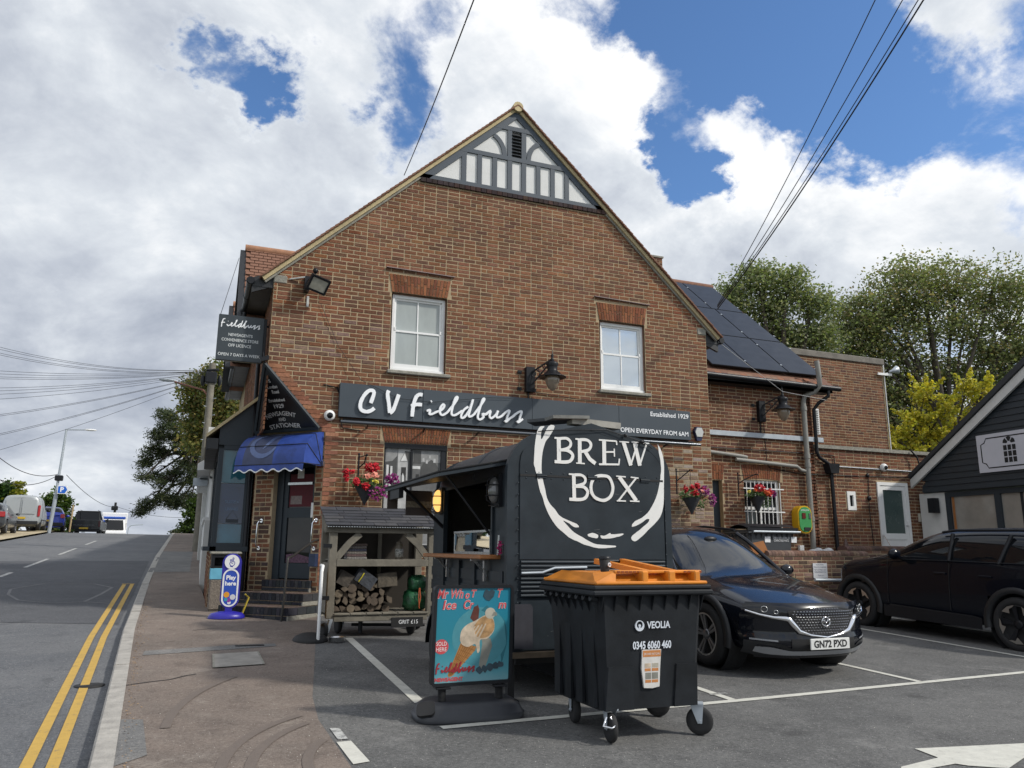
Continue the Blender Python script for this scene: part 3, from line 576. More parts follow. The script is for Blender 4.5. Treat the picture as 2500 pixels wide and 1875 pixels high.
grid_sheet('give_way_block',[(1.02,5.8),(1.09,5.8),(1.08,6.1),(1.01,6.12)],.3,.004,K['wfade'],kind=None,parent=carpark)
grid_sheet('give_way_block',[(1.08,4.3),(1.17,4.3),(1.14,4.9),(1.05,4.9)],.3,.004,K['wfade'],kind=None,parent=carpark)
# ---------------------------------------------------------------- main shop building
FN=(0,-1,0)
shop=thing('shop_building','brown brick corner shop with tall gable, sash windows and black and white timbered peak','building',(1.83,13,.45))
Y0=13.0; FR=frame((0,Y0,0),(1,0,0),FN)     # facade frame: u=X, v=Z
XL,XR,XC=.84,9.44,5.18; ZE=6.02; AP=10.02; SL=(AP-ZE)/(XC-XL)
def gx(z): # half width of brick at height z
    return XL if z<=ZE else XL+(z-ZE)/SL, XR if z<=ZE else XR-(z-ZE)/SL*(XR-XC)/(XC-XL)
W1=(2.84,3.86,4.50,5.93); W2=(6.96,7.98,4.49,5.90); W3=(2.82,3.93,1.55,3.25)
outer=[(1.83,0.2),(XR,0.2),(XR,ZE),(XC,AP),(XL,ZE),(XL,4.44),(1.83,3.38)]
hole=lambda w:[(w[0],w[2]),(w[1],w[2]),(w[1],w[3]),(w[0],w[3])]
mb=MB(); mb.prism(outer,FR,-.30,0,0,[hole(W1),hole(W2),hole(W3)])
mb.build('wall',[K['mortar']],shop)
# left flank, right flank and rear walls
mb=MB(); mb.box(.84,1.1,14.03,24,.2,4.44); mb.box(.84,1.1,13.02,24,4.44,6.02); mb.box(9.14,9.44,13.3,24,.2,6.02); mb.box(.84,9.44,23.9,24.2,.2,6.02); mb.build('flank_wall',K['mortar'],shop)
holes=[W1,W2,W3]
def spans_fac(a,b):
    l,r=gx(b)
    if b<3.37: l=1.83
    elif b<4.45: l=max(l,1.83-(a-3.37)*.93)
    if b>8.17: return []
    S=[(l,r)]
    ex=[(w[0],w[1],w[2],w[3]) for w in holes]+[(2.78,3.92,5.93,6.28),(6.9,8.04,5.9,6.27),(2.75,3.99,3.25,3.53)]
    for (x0,x1,z0,z1) in ex:
        if b-.02>z0 and a+.02<z1:
            N=[]
            for (p,q_) in S:
                if x1<=p or x0>=q_: N.append((p,q_))
                else:
                    if x0>p: N.append((p,x0))
                    if x1<q_: N.append((x1,q_))
            S=N
    return S
def prio_fac(x,y,z):
    if z<2.9 and x>2.8: return None
    if 2.0<x<9.3 and 3.65<z<4.33: return None
    if z<1.7 and x>1.6: return None
    return (Vector((x,y,z))-Vector((0,0,1.5))).length
PALE=[(.30,.22,.17),(.36,.28,.22),(.26,.17,.13),(.2,.12,.09),(.4,.33,.27)]
def pal_fac(u,z,r):
    if u>8.0 and z<3.5 and r.random()<.25+.5*min(1,(3.5-z)/1.2): return PALE
    if z>5.3 and u<2.2 and r.random()<.25: return RED
    if 6.0<z<8 and u>8.2 and r.random()<.4: return RED
    if 4.6<z<5.3 and u<2.6 and r.random()<.3: return PALE[2:4]
    return None
brickwork(shop,FR,.3,8.18,spans_fac,BRP,'main',prio_fac,3,palf=pal_fac)
# paler soot and repairs follow on the right pier near the trailer: lime-washed bricks
# window arches and soldier course under the timbered peak
arch(shop,FR,2.84,3.86,5.93,6.27,18,.06,5,RED); arch(shop,FR,6.96,7.98,5.9,6.26,18,.06,6,RED); arch(shop,FR,2.82,3.93,3.25,3.53,24,.06,7,RED)
r=random.Random(4)
for i in range(36):
    u=3.28+i*(3.86/36); one_brick(shop,FR,[(u+.005,8.12),(u+.102,8.12),(u+.102,8.2),(u+.005,8.2)],-.01,.05,[(.06,.045,.045),(.08,.05,.045)],r)
# lead strips over the upper windows
for (a,za,b,zb) in ((2.72,6.37,3.98,6.35),(6.85,6.36,8.1,6.33)):
    mb=MB(); mb.beam((a,Y0-.03,za),(b,Y0-.03,zb),.05,.012,mi=0); mb.build('drip_strip',mat('drip_metal',(.25,.19,.18),.6,0,.2,8),shop)
# ---- sash windows
def sash(x0,x1,z0,z1,zm,blind):
    f=MB(); y=Y0+.06
    for a,b,c,d in ((x0,x0+.055,z0+.05,z1),(x1-.055,x1,z0+.05,z1)): f.box(a,b,y,y+.09,c,d)
    f.box(x0,x1,y-.002,y+.092,z1-.055,z1); f.box(x0-.0,x1,y-.03,y+.09,z0,z0+.055)
    fo=f.build('window_frame',K['white'],shop)
    for k,(a,b,yy) in enumerate(((zm,z1-.055,y+.035),(z0+.055,zm+.045,y+.0))):
        m=MB(); e=.035; X0,X1=x0+.055,x1-.055
        m.box(X0,X0+e,yy,yy+.04,a,b); m.box(X1-e,X1,yy,yy+.04,a,b); m.box(X0+e,X1-e,yy+.001,yy+.039,b-e,b); m.box(X0+e,X1-e,yy+.001,yy+.039,a,a+(.085 if k else .045))
        xm=(X0+X1)/2; m.box(xm-.011,xm+.011,yy+.004,yy+.036,a+.04,b-e)
        if k==1:
            for sx in (X0+.02,X1-.02): m.obox((sx,yy+.01,b+.02),(.014,0,0),(0,.02,0),(0,0,.03))
        m.build('sash',K['white'],fo)
        for (p,q_) in ((X0+e,xm-.011),(xm+.011,X1-e)):
            g=MB(); g.box(p,q_,yy+.018,yy+.022,a+.04,b-e); g.build('pane',blind,fo)
    # reveal
    m=MB(); d=.16
    m.add([(x0,Y0,z0),(x0,Y0+d,z0),(x0,Y0+d,z1),(x0,Y0,z1),(x1,Y0,z0),(x1,Y0+d,z0),(x1,Y0+d,z1),(x1,Y0,z1)],[(0,1,2,3),(7,6,5,4),(3,2,6,7)]); m.build('reveal',mat('reveal_brick',(.16,.085,.055),.9,0,.3,14),shop)
    s_=MB(); s_.bbox(x0-.06,x1+.1,Y0-.075,Y0+.12,z0-.065,z0-.002,.012); s_.build('window_sill',K['stone'],shop)
K['blind']=mat('glass_over_blind',(.34,.37,.36),.05,0,.22,2.2,spec=.8,stretch=(1,1,.35))
K['skyglass']=mat('reflective_glass',(.55,.6,.64),.02,.75,0,spec=1)
sash(2.86,3.84,4.515,5.91,5.22,K['blind']); sash(6.98,7.96,4.505,5.88,5.22,K['skyglass'])
# ---- timbered peak
PK=[(3.24,8.2),(7.14,8.2),(XC,9.99)]
mb=MB(); mb.prism(PK,FR,-.05,.012); mb.build('gable_panel',mat('gable_render',(.66,.66,.65),.9,0,.1,2.5,.15,40),shop)
def tim(poly): m=MB(); m.prism(poly,FR,.012,.045); m.build('timber',K['anth_wood'],shop)
hw=lambda z:(z-8.2)/(9.99-8.2)
lx=lambda z:3.24+(XC-3.24)*hw(z); rx=lambda z:7.14-(7.14-XC)*hw(z)
tim([(3.24,8.2),(7.14,8.2),(7.05,8.28),(3.34,8.28)])
w_=.2
for i,(A,B) in enumerate((((3.24,8.2),(XC,9.99)),((7.14,8.2),(XC,9.99)))):
    s=1 if i==0 else -1
    tim([A,(A[0]+s*w_,A[1]) ,(XC,9.99-w_*.9),(XC,9.99)] if i==0 else [A,(XC,9.99),(XC,9.99-w_*.9),(A[0]-w_,A[1])])
m=MB(); m.prism([(4.03,8.885),(6.34,8.885),(6.24,8.97),(4.13,8.97)],FR,.012,.047); m.build('timber',K['anth_wood'],shop)
m=MB(); m.prism([(4.72,9.53),(5.64,9.53),(5.55,9.62),(4.83,9.62)],FR,.012,.047); m.build('timber',K['anth_wood'],shop)
for a,b in ((4.065,4.16),(4.38,4.47),(4.685,4.78),(4.995,5.09),(5.29,5.385),(5.6,5.69),(5.91,6.0),(6.22,6.31)): m=MB(); m.prism([(a,8.28),(b,8.28),(b,8.9),(a,8.9)],FR,.012,.043); m.build('timber',K['anth_wood'],shop)
for a,b in ((4.995,5.085),(5.285,5.385)): m=MB(); m.prism([(a,8.97),(b,8.97),(b,9.53),(a,9.53)],FR,.012,.043); m.build('timber',K['anth_wood'],shop)
for s in (-1,1):
    c=XC+.005; pts=[]
    for i in range(9):
        t=i/8*1.15; pts.append((c+s*(.255+.43*(1-math.cos(t))*1.15*.75),8.97+.43*math.sin(t)*1.0))
    m=MB(); m.ribbon(pts,.09,FR,.012,.041); m.build('timber',K['anth_wood'],shop)
vent=MB(); vent.box(5.085,5.285,Y0-.02,Y0-.014,8.97,9.52); vo=vent.build('gable_vent',K['blackmatt'],shop)
for i in range(7):
    z=9.03+i*.07; m=MB(); m.obox((5.185,Y0-.04,z),(.094,0,0),(0,.022,.016),(0,-.003,.004)); m.build('slat',mat('slat_grey',(.09,.1,.115),.5) if i==0 else bpy.data.materials['slat_grey'],vo)
# ---- roof with verge tiles
DEP=11
sl=(XC-.62,9.99-5.78); 
def roofside(x0,z0,x1,z1):
    m=MB(); d=Vector((x1-x0,0,z1-z0)).normalized(); n=Vector((-d.z,0,d.x));
    if n.z<0: n=-n
    a=Vector((x0,0,z0));b=Vector((x1,0,z1)); t=n*.045
    vs=[]
    for y in (Y0-.05,Y0+DEP):
        for p in (a,b,b+t,a+t): vs.append((p.x,y,p.z))
    m.add(vs,[(0,1,2,3),(4,7,6,5),(0,4,5,1),(3,2,6,7),(0,3,7,4),(1,5,6,2)]); m.build('roof',K['tile'],shop)
    L=(b-a).length; nT=int(L/.105)
    v_=MB(); # verge undercloak mortar
    c=a+d*L/2; v_.obox((c.x+n.x*.0,Y0-.045,c.z+n.z*.0),d*L/2,(0,.035,0),n*.036); v_.build('verge',K['verge'],shop)
    u=MB(); u.obox((c.x-n.x*.055,Y0-.02,c.z-n.z*.055),d*(L/2),(0,.02,0),n*.018); u.build('undercloak',K['stone'],shop)
    t0=MB(); t0.obox((0,0,0),d*.080,(0,.09,0),n*.011); me=t0.mesh('verge_tile',K['tile'])
    for i in range(nT):
        p=a+d*(i+.5)*L/nT+n*.042; tilt=Matrix.Rotation(.10*(1 if x1>x0 else -1),4,'Y'); put('verge_tile',me,shop,Matrix.Translation((p.x,Y0-.05+rnd.uniform(-.006,.006),p.z))@tilt)
roofside(.66,5.86,XC,10.02); roofside(9.72,5.80,XC,10.02)
m=MB(); m.tube([(XC,Y0-.13,10.03),(XC,Y0+DEP,10.03)],.105,12); m.build('ridge_tile',K['verge'],shop)
# eaves soffit boxes and gutters
for x0,x1,zz in ((.5,.86,5.84),(9.44,9.8,5.80)):
    m=MB(); m.box(x0,x1,Y0+.02,Y0+DEP,zz-.1,zz-.06); m.build('soffit',K['soft'],shop)
    m=MB(); gxx=x0-.03 if x0<2 else x1+.03
    m.tube([(gxx,Y0-.02,zz-.02),(gxx,Y0+DEP,zz-.08)],.062,10); 
    for k in range(4): m.tube([(gxx,Y0+.0+k*.9,zz-.02),(gxx,Y0+.05+k*.9,zz-.02)],.072,10)
    m.build('gutter',K['black'],shop)
m=MB(); m.obox((.67,Y0+.06,5.83),(.17,0,.07),(0,.03,0),(0,0,.13)); m.build('eaves_end_board',K['soft'],shop)
m=MB(); m.obox((9.6,Y0+.06,5.72),(.16,0,-.06),(0,.03,0),(0,0,.12)); m.build('eaves_end_board',K['soft'],shop)
m=MB(); m.tube([(.47,14.6,5.72),(.47,14.6,5.55),(.62,14.6,5.3),(.75,14.45,5.1),(.75,14.12,4.9),(.755,14.1,.5)],.036,10); m.build('downpipe',K['black'],shop)
# kneeler stones
for x,z in ((.93,5.93),(9.33,5.95)): m=MB(); m.bbox(x-.1,x+.12,Y0-.018,Y0+.1,z-.1,z+.04,.015); m.build('kneeler_stone',K['stone'],shop)
# ---- front cross gable with tiled roof on the street side
for (y0,zr,xf) in ((16.2,7.55,.45),(20.5,7.6,.38)):
    for s in (-1,1):
        m=MB(); d=Vector((0,s*.62,-.78)).normalized(); n=Vector((0,s*.78,.62)); L=2.5; c=Vector((xf,y0,zr))
        m.add([c,c+Vector((3.6,0,0)),c+Vector((3.6,0,0))+d*L,c+d*L],[(0,1,2,3)]); m.build('roof',K['tile'],shop)
        if s==-1:
            t0=MB(); t0.obox((0,0,0),(.078,0,0),d*.07,n*.007); me=t0.mesh('roof_tile',K['tile'])
            for i in range(14):
                for j in range(7): p=c+d*(i*.11+.05)+Vector((.085+j*.167+(i%2)*.08,0,0))+n*.02; put('roof_tile',me,shop,Matrix.Translation(p)@Matrix.Rotation(-.12,4,'X'))
    m=MB(); m.tube([(xf-.02,y0,zr+.0),(xf+3.5,y0,zr+.0)],.09,10); m.build('ridge_tile',mat('ridge_orange',(.33,.17,.1),.9,0,.2,8) if y0<17 else bpy.data.materials['ridge_orange'],shop)
    m=MB(); m.add([(xf+.1,y0,zr-.05),(xf+.1,y0-1.5,zr-1.95),(xf+.1,y0+1.5,zr-1.95)],[(0,1,2)]); m.build('gable_panel',K['anth_wood'],shop)
    for s in (-1,1): m=MB(); m.beam((xf-.01,y0,zr-.06),(xf-.01,y0+s*1.55,zr-2.0),.05,.2,(1,0,0)); m.build('bargeboard',K['soft'],shop)
# street side brick skin (seen edge-on)
sfr=(Vector((.84,0,0)),Vector((0,-1,0)),Vector((0,0,1)),Vector((-1,0,0)))
brickwork(shop,sfr,.5,5.9,lambda a,b:[(-21,-14.02)] if b<3.4 else [(-21,-13.0)],BRP,'main',None,12)
# ---- chamfered corner
CO=Vector((1.83,13,0)); CU=Vector((.7071,-.7071,0)); CN=Vector((-.7071,-.7071,0)); CC=Vector((1.335,13.495,0))
CF=(CC,CU,Vector((0,0,1)),CN)   # u along chamfer from its centre
HW=.70
door=(-.30,.54,.98,2.95)
mb=MB(); mb.prism([(-HW,.2),(HW,.2),(HW,3.42),(-HW,3.42)],CF,-.28,0,0,[[(door[0],door[2]),(door[1],door[2]),(door[1],door[3]),(door[0],door[3])]]); mb.build('wall',K['mortar'],shop)
def spans_ch(a,b):
    if b>door[2]-.1 and a<door[3]: return [(-HW,door[0]),(door[1],HW)]
    return [(-HW,HW)]
CHP=[(.2,.1,.065),(.17,.085,.06),(.13,.08,.065),(.26,.115,.065),(.3,.13,.07),(.1,.075,.065)]
brickwork(shop,CF,.36,3.38,spans_ch,CHP,'cham',lambda x,y,z:(Vector((x,y,z))-Vector((0,0,1.5))).length if z>1 else None,21,60,header=.35)
# orange quoins at the facade edge
r=random.Random(9)
for k in range(40):
    z=.9+k*.075
    if z>4.45: break
    if z<3.36:
        L=.11 if k%2 else .215; one_brick(shop,FR,[(1.826,z),(1.826+L,z),(1.826+L,z+.064),(1.826,z+.064)],-.02,.012,ORANGE,r)
# corbelled courses under the upper corner
for k in range(15):
    z=3.37+k*.072; t=min(1,(k+1)/15)
    L=1.4*(1-t)+.0; off=(k+1)*.72/15
    # each course steps out along CN and is as long as the remaining overhang
    half=HW*(1-(k+1)/15)+.02
    P=CC+CN*(off-.72/15)
    fr=(P,CU,Vector((0,0,1)),CN); nB=max(1,int(2*half/.21))
    xs=CU
    e=1.83-(k+1)/15*.99
    one_brick(shop,FR,[(e,z),(e+.22,z),(e+.22,z+.064),(e,z+.064)],-.11,.014,ORANGE,r)
    one_brick(shop,(Vector((.84,0,0)),Vector((0,1,0)),Vector((0,0,1)),Vector((-1,0,0))),[(14-(k+1)/15*.99,z),(14-(k+1)/15*.99+.2,z),(14-(k+1)/15*.99+.2,z+.064),(14-(k+1)/15*.99,z+.064)],-.11,.014,ORANGE,r)
    mb=MB(); p0=Vector((1.83-(k)/15*.99,13,0)); p1=Vector((.84,14-(k)/15*.99,0)); q0=Vector((1.83-(k+1)/15*.99,13,0)); q1=Vector((.84,14-(k+1)/15*.99,0)); b0=Vector((1.83,13.3,0)); b1=Vector((1.14,14,0))
    mb.add([(q0.x,q0.y,z),(q1.x,q1.y,z),(b1.x,b1.y,z),(b0.x,b0.y,z),(q0.x,q0.y,z+.072),(q1.x,q1.y,z+.072),(b1.x,b1.y,z+.072),(b0.x,b0.y,z+.072)],[(0,1,2,3),(7,6,5,4),(0,4,5,1)]); mb.build('corbel_course',K['mortar_dark'],shop)
# ---- door in the chamfer
dy=-.14
d=MB(); a,b,z0,z1=door
for p,q_ in ((a,a+.13),(b-.05,b)): d.prism([(p,z0),(q_,z0),(q_,z1),(p,z1)],CF,dy-.05,dy+.04)
d.prism([(a,z1-.06),(b,z1-.06),(b,z1),(a,z1)],CF,dy-.05,dy+.038); do=d.build('door_frame',K['anthracite'],shop)
d=MB(); A,B=a+.13,b-.05
for p,q_,c,e in ((A,A+.09,z0+.02,z1-.06),(B-.07,B,z0+.02,z1-.06)): d.prism([(p,c),(q_,c),(q_,e),(p,e)],CF,dy-.03,dy+.015)
for c,e in ((z0+.02,z0+.26),(1.98,2.14),(z1-.14,z1-.06)): d.prism([(A+.09,c),(B-.07,c),(B-.07,e),(A+.09,e)],CF,dy-.03,dy+.014)
dd=d.build('door',K['anthracite'],shop)
def dpoly(name,pts,m,d0,d1,par): x=MB(); x.prism(pts,CF,d0,d1); return x.build(name,m,par)
for c,e in ((z0+.26,1.98),(2.14,z1-.14)): dpoly('glass_pane',[(A+.09,c),(B-.07,c),(B-.07,e),(A+.09,e)],K['glassdark'],dy-.012,dy-.006,dd)
dpoly('door_interior',[(A,z0),(B,z0),(B,z1),(A,z1)],K['dark'],-.27,-.26,dd)
dpoly('red_display',[(A+.1,2.16),(B-.08,2.16),(B-.08,2.7),(A+.1,2.7)],mat('red_shelf',(.09,.012,.018),.8,0,.3,9),-.011+dy+.007,dy-.002,dd)
dpoly('push_bar',[(A+.09,2.52),(B-.07,2.52),(B-.07,2.56),(A+.09,2.56)],K['steel'],dy+.0,dy+.045,dd)
dpoly('open_notice',[(A+.25,2.63),(A+.38,2.63),(A+.38,2.79),(A+.25,2.79)],mat('notice_paper',(.55,.55,.52),.8,0,.1,20),dy+.0,dy+.004,dd)
dpoly('paper_notice',[(B-.09,1.98),(B-.01,1.98),(B-.01,2.22),(B-.09,2.22)],K['white'],dy+.015,dy+.019,dd)
dpoly('stacked_goods',[(A+.11,z0+.27),(B-.09,z0+.27),(B-.09,z0+.36),(A+.3,z0+.42),(A+.11,z0+.4)],mat('mixed_goods',(.1,.05,.08),.7,0,.9,30),dy-.004,dy+.0,dd)
dpoly('opening_times',[(A+.13,2.2),(A+.36,2.2),(A+.36,2.34),(A+.13,2.34)],mat('poster_grey',(.2,.16,.15),.7,0,.4,30),dy-.004,dy+.001,dd)
# ---- grab rails on the piers
def rail(pts,r_,m,name,label,cat,grp=None):
    x=MB(); x.tube(pts,r_,8); return x.build(name,m,label=label,cat=cat,group=grp)
c2=lambda u,z,d:tuple(CC+CU*u+CN*d+Vector((0,0,z)))
for u,l in ((-.50,'chrome grab rail on the left brick pier of the shop door'),(.62,'chrome grab rail on the right brick pier of the shop door')):
    x=MB(); x.tube([c2(u,1.93,.0),c2(u,1.93,.06),c2(u-.02,1.88,.075),c2(u-.03,1.56,.075),c2(u-.02,1.5,.06),c2(u-.02,1.48,0)],.013,8); x.disc(c2(u,1.93,.002),CN,0,.032,.01,14); x.disc(c2(u-.02,1.48,.002),CN,0,.032,.01,14)
    x.build('grab_rail',K['chrome'],label=l,cat='handrail',group='grab rails at the shop door')
# ---- entrance steps of engineering brick
steps=thing('entrance_steps','three dark blue brick steps up to the shop door','steps',tuple(CC+CN*.5+Vector((.0,0,.42))))
r=random.Random(17)
for (ua,ub,d0,d1,z0,z1) in ((-.48,.86,.0,.86,.38,.62),(-.46,.80,.0,.46,.62,.80),(-.36,.6,-.12,.06,.80,.98)):
    m=MB(); m.prism([(ua+.01,d0),(ub-.01,d0),(ub-.01,d1-.012),(ua+.01,d1-.012)],(CC,CU,CN,Vector((0,0,1))),z0,z1-.01); m.build('step_core',K['mortar_dark'],steps)
    fr=(CC+CN*(d1-.011),CU,Vector((0,0,1)),CN); n=int(round((ub-ua)/.075))
    for i in range(n):
        u=ua+(ub-ua)*i/n; w=(ub-ua)/n
        one_brick(steps,fr,[(u+.004,z1-.115),(u+w-.004,z1-.115),(u+w-.004,z1-.006),(u+.004,z1-.006)],-.01,.012,BLUEB,r)
    n=int(round((ub-ua)/.225))
    for i in range(n):
        u=ua+(ub-ua)*i/n; w=(ub-ua)/n
        if z1-.12-z0>.05: one_brick(steps,fr,[(u+.004,z0+.01),(u+w-.004,z0+.01),(u+w-.004,z1-.125),(u+.004,z1-.125)],-.01,.010,BLUEB,r)
    fr=(CC+Vector((0,0,z1-.011)),CU,CN,Vector((0,0,1))); n=int(round((ub-ua)/.075))
    for i in range(n):
        u=ua+(ub-ua)*i/n; w=(ub-ua)/n
        dd0=max(d0,d1-.42)
        one_brick(steps,fr,[(u+.004,dd0),(u+w-.004,dd0),(u+w-.004,d1-.002),(u+.004,d1-.002)],-.01,.012,[(.14,.1,.085),(.11,.085,.08),(.16,.115,.09)],r)
    # right return
    fr=(CC+CU*(ub-.011),CN,Vector((0,0,1)),CU)
    m=MB(); m.prism([(d0,z0),(d1,z0),(d1,z1-.12),(d0,z1-.12)],fr,-.01,.012); m.build('rendered_side',K['stone'],steps)
    n=max(1,int(round((d1-d0)/.225)))
    for i in range(n):
        u=d0+(d1-d0)*i/n; w=(d1-d0)/n; one_brick(steps,fr,[(u+.004,z1-.115),(u+w-.004,z1-.115),(u+w-.004,z1-.006),(u+.004,z1-.006)],-.01,.012,BLUEB,r)
# black bent handrail
p0=c2(.80,.42,.93); 
rail([p0,c2(.80,.75,.9),c2(.79,1.3,.86),c2(.78,1.34,.84),c2(.74,1.36,.7),c2(.68,1.6,.12),c2(.68,1.62,.0)],.017,mat('worn_black_iron',(.03,.028,.025),.5,.3,.3,12),'handrail','bent black iron handrail beside the shop steps','handrail')
x=MB(); x.prism([(.58,1.2),(.7,1.2),(.7,1.4),(.58,1.4)],CF,.012,.09); x.prism([(.6,1.36),(.68,1.36),(.68,1.375),(.6,1.375)],CF,.09,.1)
x.build('letter_box',mat('dark_blue_box',(.02,.035,.08),.4,0,.3,30),label='small dark blue box fixed right of the shop door',cat='box')
# ---- end bay of the shop front on the street side
bay=thing('lean_to_bay','dark grey windowed bay with lean-to tiled roof on the street side of the shop','bay',(.45,14.1,.5))
m=MB(); 
m.box(.22,.30,14.1,14.2,1.5,3.14); m.box(.68,.80,14.1,14.2,1.5,3.2); m.box(.30,.68,14.1,14.2,1.5,1.56); m.box(.30,.68,14.1,14.2,3.12,3.2); m.box(.21,.83,14.09,14.2,3.2,3.5)
m.box(.22,.30,17.8,17.9,1.5,3.14); m.box(.23,.29,15.3,15.38,1.5,3.14); m.box(.23,.29,16.5,16.58,1.5,3.14)
m.box(.21,.83,14.2,18,3.14,3.4); m.build('frame',K['anthracite'],bay)
m=MB(); m.prism([(.21,3.5),(.83,3.5),(.83,4.05),(.6,3.9)],frame((0,14.1,0),(1,0,0),FN),-.1,.012); m.build('fascia',K['anthracite'],bay)
m=MB(); m.add([(.0,14.0,3.36),(.83,14.0,4.1),(.83,18.2,4.1),(.0,18.2,3.36),(.0,14.0,3.30),(.83,14.0,4.04),(.83,18.2,4.04),(.0,18.2,3.3)],[(0,1,2,3),(4,7,6,5),(0,4,5,1),(0,3,7,4)]); m.build('roof',K['verge'],bay)
m=MB(); m.box(.01,.2,14.05,18,3.12,3.3); m.build('soffit',K['soft'],bay)
m=MB(); m.box(.2,.8,14.05,14.2,1.42,1.5); m.box(.1,.3,14.05,18,1.43,1.5); m.build('sill',K['anthracite'],bay)
for a,b,c,l in ((2.56,3.12,(.03,.12,.16),None),(1.88,2.55,(.012,.03,.075),None),(1.56,1.87,(.025,.1,.16),None)):
    m=MB(); m.box(.30,.68,14.14,14.146,a,b); m.build('pane',mat('window_film',c,.05,0,.3,3,spec=.7),bay)
tx=MB(); f2=frame((0,14.136,0),(1,0,0),FN); text(tx,'SUSSEX',f2,(.5,2.24),.07,.002); text(tx,'LIVING',f2,(.5,2.12),.07,.002); tx.build('lettering',mat('faint_blue_print',(.1,.16,.26),.5),bay)
m=MB(); m.ribbon([(.42,1.95),(.52,2.1),(.62,1.95),(.42,1.95)],.01,f2,0,.002); m.ribbon([(.42,1.92),(.62,1.92)],.05,f2,0,.002); m.build('printed_triangle',mat('faint_dark_print',(.015,.02,.03),.5),bay)
m=MB(); m.box(.25,.256,14.2,17.8,1.5,3.14); m.build('side_pane',K['glass'],bay)
m=MB(); m.box(.22,.8,14.12,18,.4,1.42); m.build('base_wall',K['mortar'],bay)
brickwork(bay,frame((0,14.12,0),(1,0,0),FN),.45,1.40,lambda a,b:[(.22,.8)],CHP,'cham',lambda x,y,z:z,31,60)
brickwork(bay,(Vector((.22,0,0)),Vector((0,-1,0)),Vector((0,0,1)),Vector((-1,0,0))),.5,1.40,lambda a,b:[(-17.9,-14.12)],BRP,'main',None,32)
# white neighbour
nb=thing('white_shop','white rendered shop front further along the street','building',(.3,20,.7))
m=MB(); m.box(.12,.8,18.2,24,.4,2.05); m.build('base_wall',K['render'],nb)
m=MB(); m.box(.08,.8,18.2,24,2.05,2.12); m.build('sill',K['white'],nb)
m=MB(); m.box(.2,.8,18.2,26,2.12,3.3); m.build('wall',K['render'],nb)
for i in range(6):
    m=MB(); y=18.3+i*.9; m.box(.15,.2,y,y+.08,2.12,3.25); m.box(.15,.2,y,y+.9,2.95,3.0); m.build('window_bar',K['white'],nb)
    m=MB(); m.box(.17,.175,y+.08,y+.88,2.12,3.25); m.build('pane',K['glass'],nb)
m=MB(); m.add([(-.12,18.1,3.25),(.84,18.1,3.9),(.84,26,3.9),(-.12,26,3.25),(-.12,18.1,3.1),(.84,18.1,3.2),(.84,26,3.2),(-.12,26,3.1)],[(0,1,2,3),(0,4,5,1),(0,3,7,4),(4,7,6,5)]); m.build('roof_fascia',K['white'],nb)
m=MB(); m.box(.05,9,26.2,48,.4,5.2); m.build('rear_wall',K['render'],nb)
x=MB(); x.box(-.05,.12,19.9,19.94,3.05,3.3); x.box(-.2,.12,19.9,19.95,2.9,3.08); x.build('projecting_sign',K['galv'],label='small grey green sign projecting from the white shop',cat='sign')
# ---------------------------------------------------------------- things on the gable facade
def F(d): return frame((0,Y0-d,0),(1,0,0),FN)
# shop window with printed black and white photographs
x0,x1,z0,z1=W3
m=MB()
m.box(x0,x1,Y0+.0,Y0+.1,z1-.085,z1); m.box(x0,x0+.03,Y0+.02,Y0+.1,z0,z1-.085); m.box(x1-.1,x1,Y0+.02,Y0+.1,z0,z1-.085); m.box(3.295,3.325,Y0+.02,Y0+.1,z0,z1-.085); m.box(x0+.03,x1-.1,Y0+.02,Y0+.1,2.1,2.12); m.box(x0,x1,Y0-.03,Y0+.1,z0-.06,z0)
wf=m.build('shop_window_frame',K['black'],shop)
G=lambda v:mat('photo_print_%d'%int(v*100),(v,v,v*.99),.55,0,.25,9)
GR={v:G(v) for v in (.02,.06,.12,.25,.42,.6)}
def ph(name,par,polys,base,rect):
    m=MB(); m.prism([(rect[0],rect[2]),(rect[1],rect[2]),(rect[1],rect[3]),(rect[0],rect[3])],F(-.06),0,.004); o=m.build(name,GR[base],par)
    for i,(v,pl) in enumerate(polys):
        m=MB(); m.prism(pl,F(-.06),.004,.0055+.0006*i); m.build('print_shape',GR[v],o)
R4=lambda a,b,c,d:[(a,c),(b,c),(b,d),(a,d)]
ph('photo_poster',shop,[(.25,R4(2.86,3.06,2.86,3.16)),(.06,[(2.86,2.93),(2.98,2.95),(3.06,3.04),(3.06,2.62),(2.86,2.62)]),(.6,R4(2.88,2.92,2.66,2.88)),(.6,R4(2.95,2.985,2.66,2.86)),(.02,R4(2.925,2.945,2.66,2.84)),(.12,R4(3.065,3.075,2.5,3.16)),
  (.25,[(3.11,2.95),(3.25,2.95),(3.19,3.11)]),(.6,[(3.125,2.957),(3.235,2.957),(3.19,3.09)]),(.06,[(3.19,3.13),(3.3,3.12),(3.3,2.6),(3.255,2.6),(3.255,2.93)]),(.02,R4(3.14,3.22,2.5,2.85)),(.6,[(3.155,2.5),(3.2,2.5),(3.19,2.7),(3.165,2.75),(3.15,2.7)]),(.06,R4(2.86,3.04,2.5,2.58)),(.6,R4(2.88,2.91,2.5,2.56)),(.6,R4(2.93,2.97,2.5,2.56))],.42,(2.85,3.295,2.12,3.165))
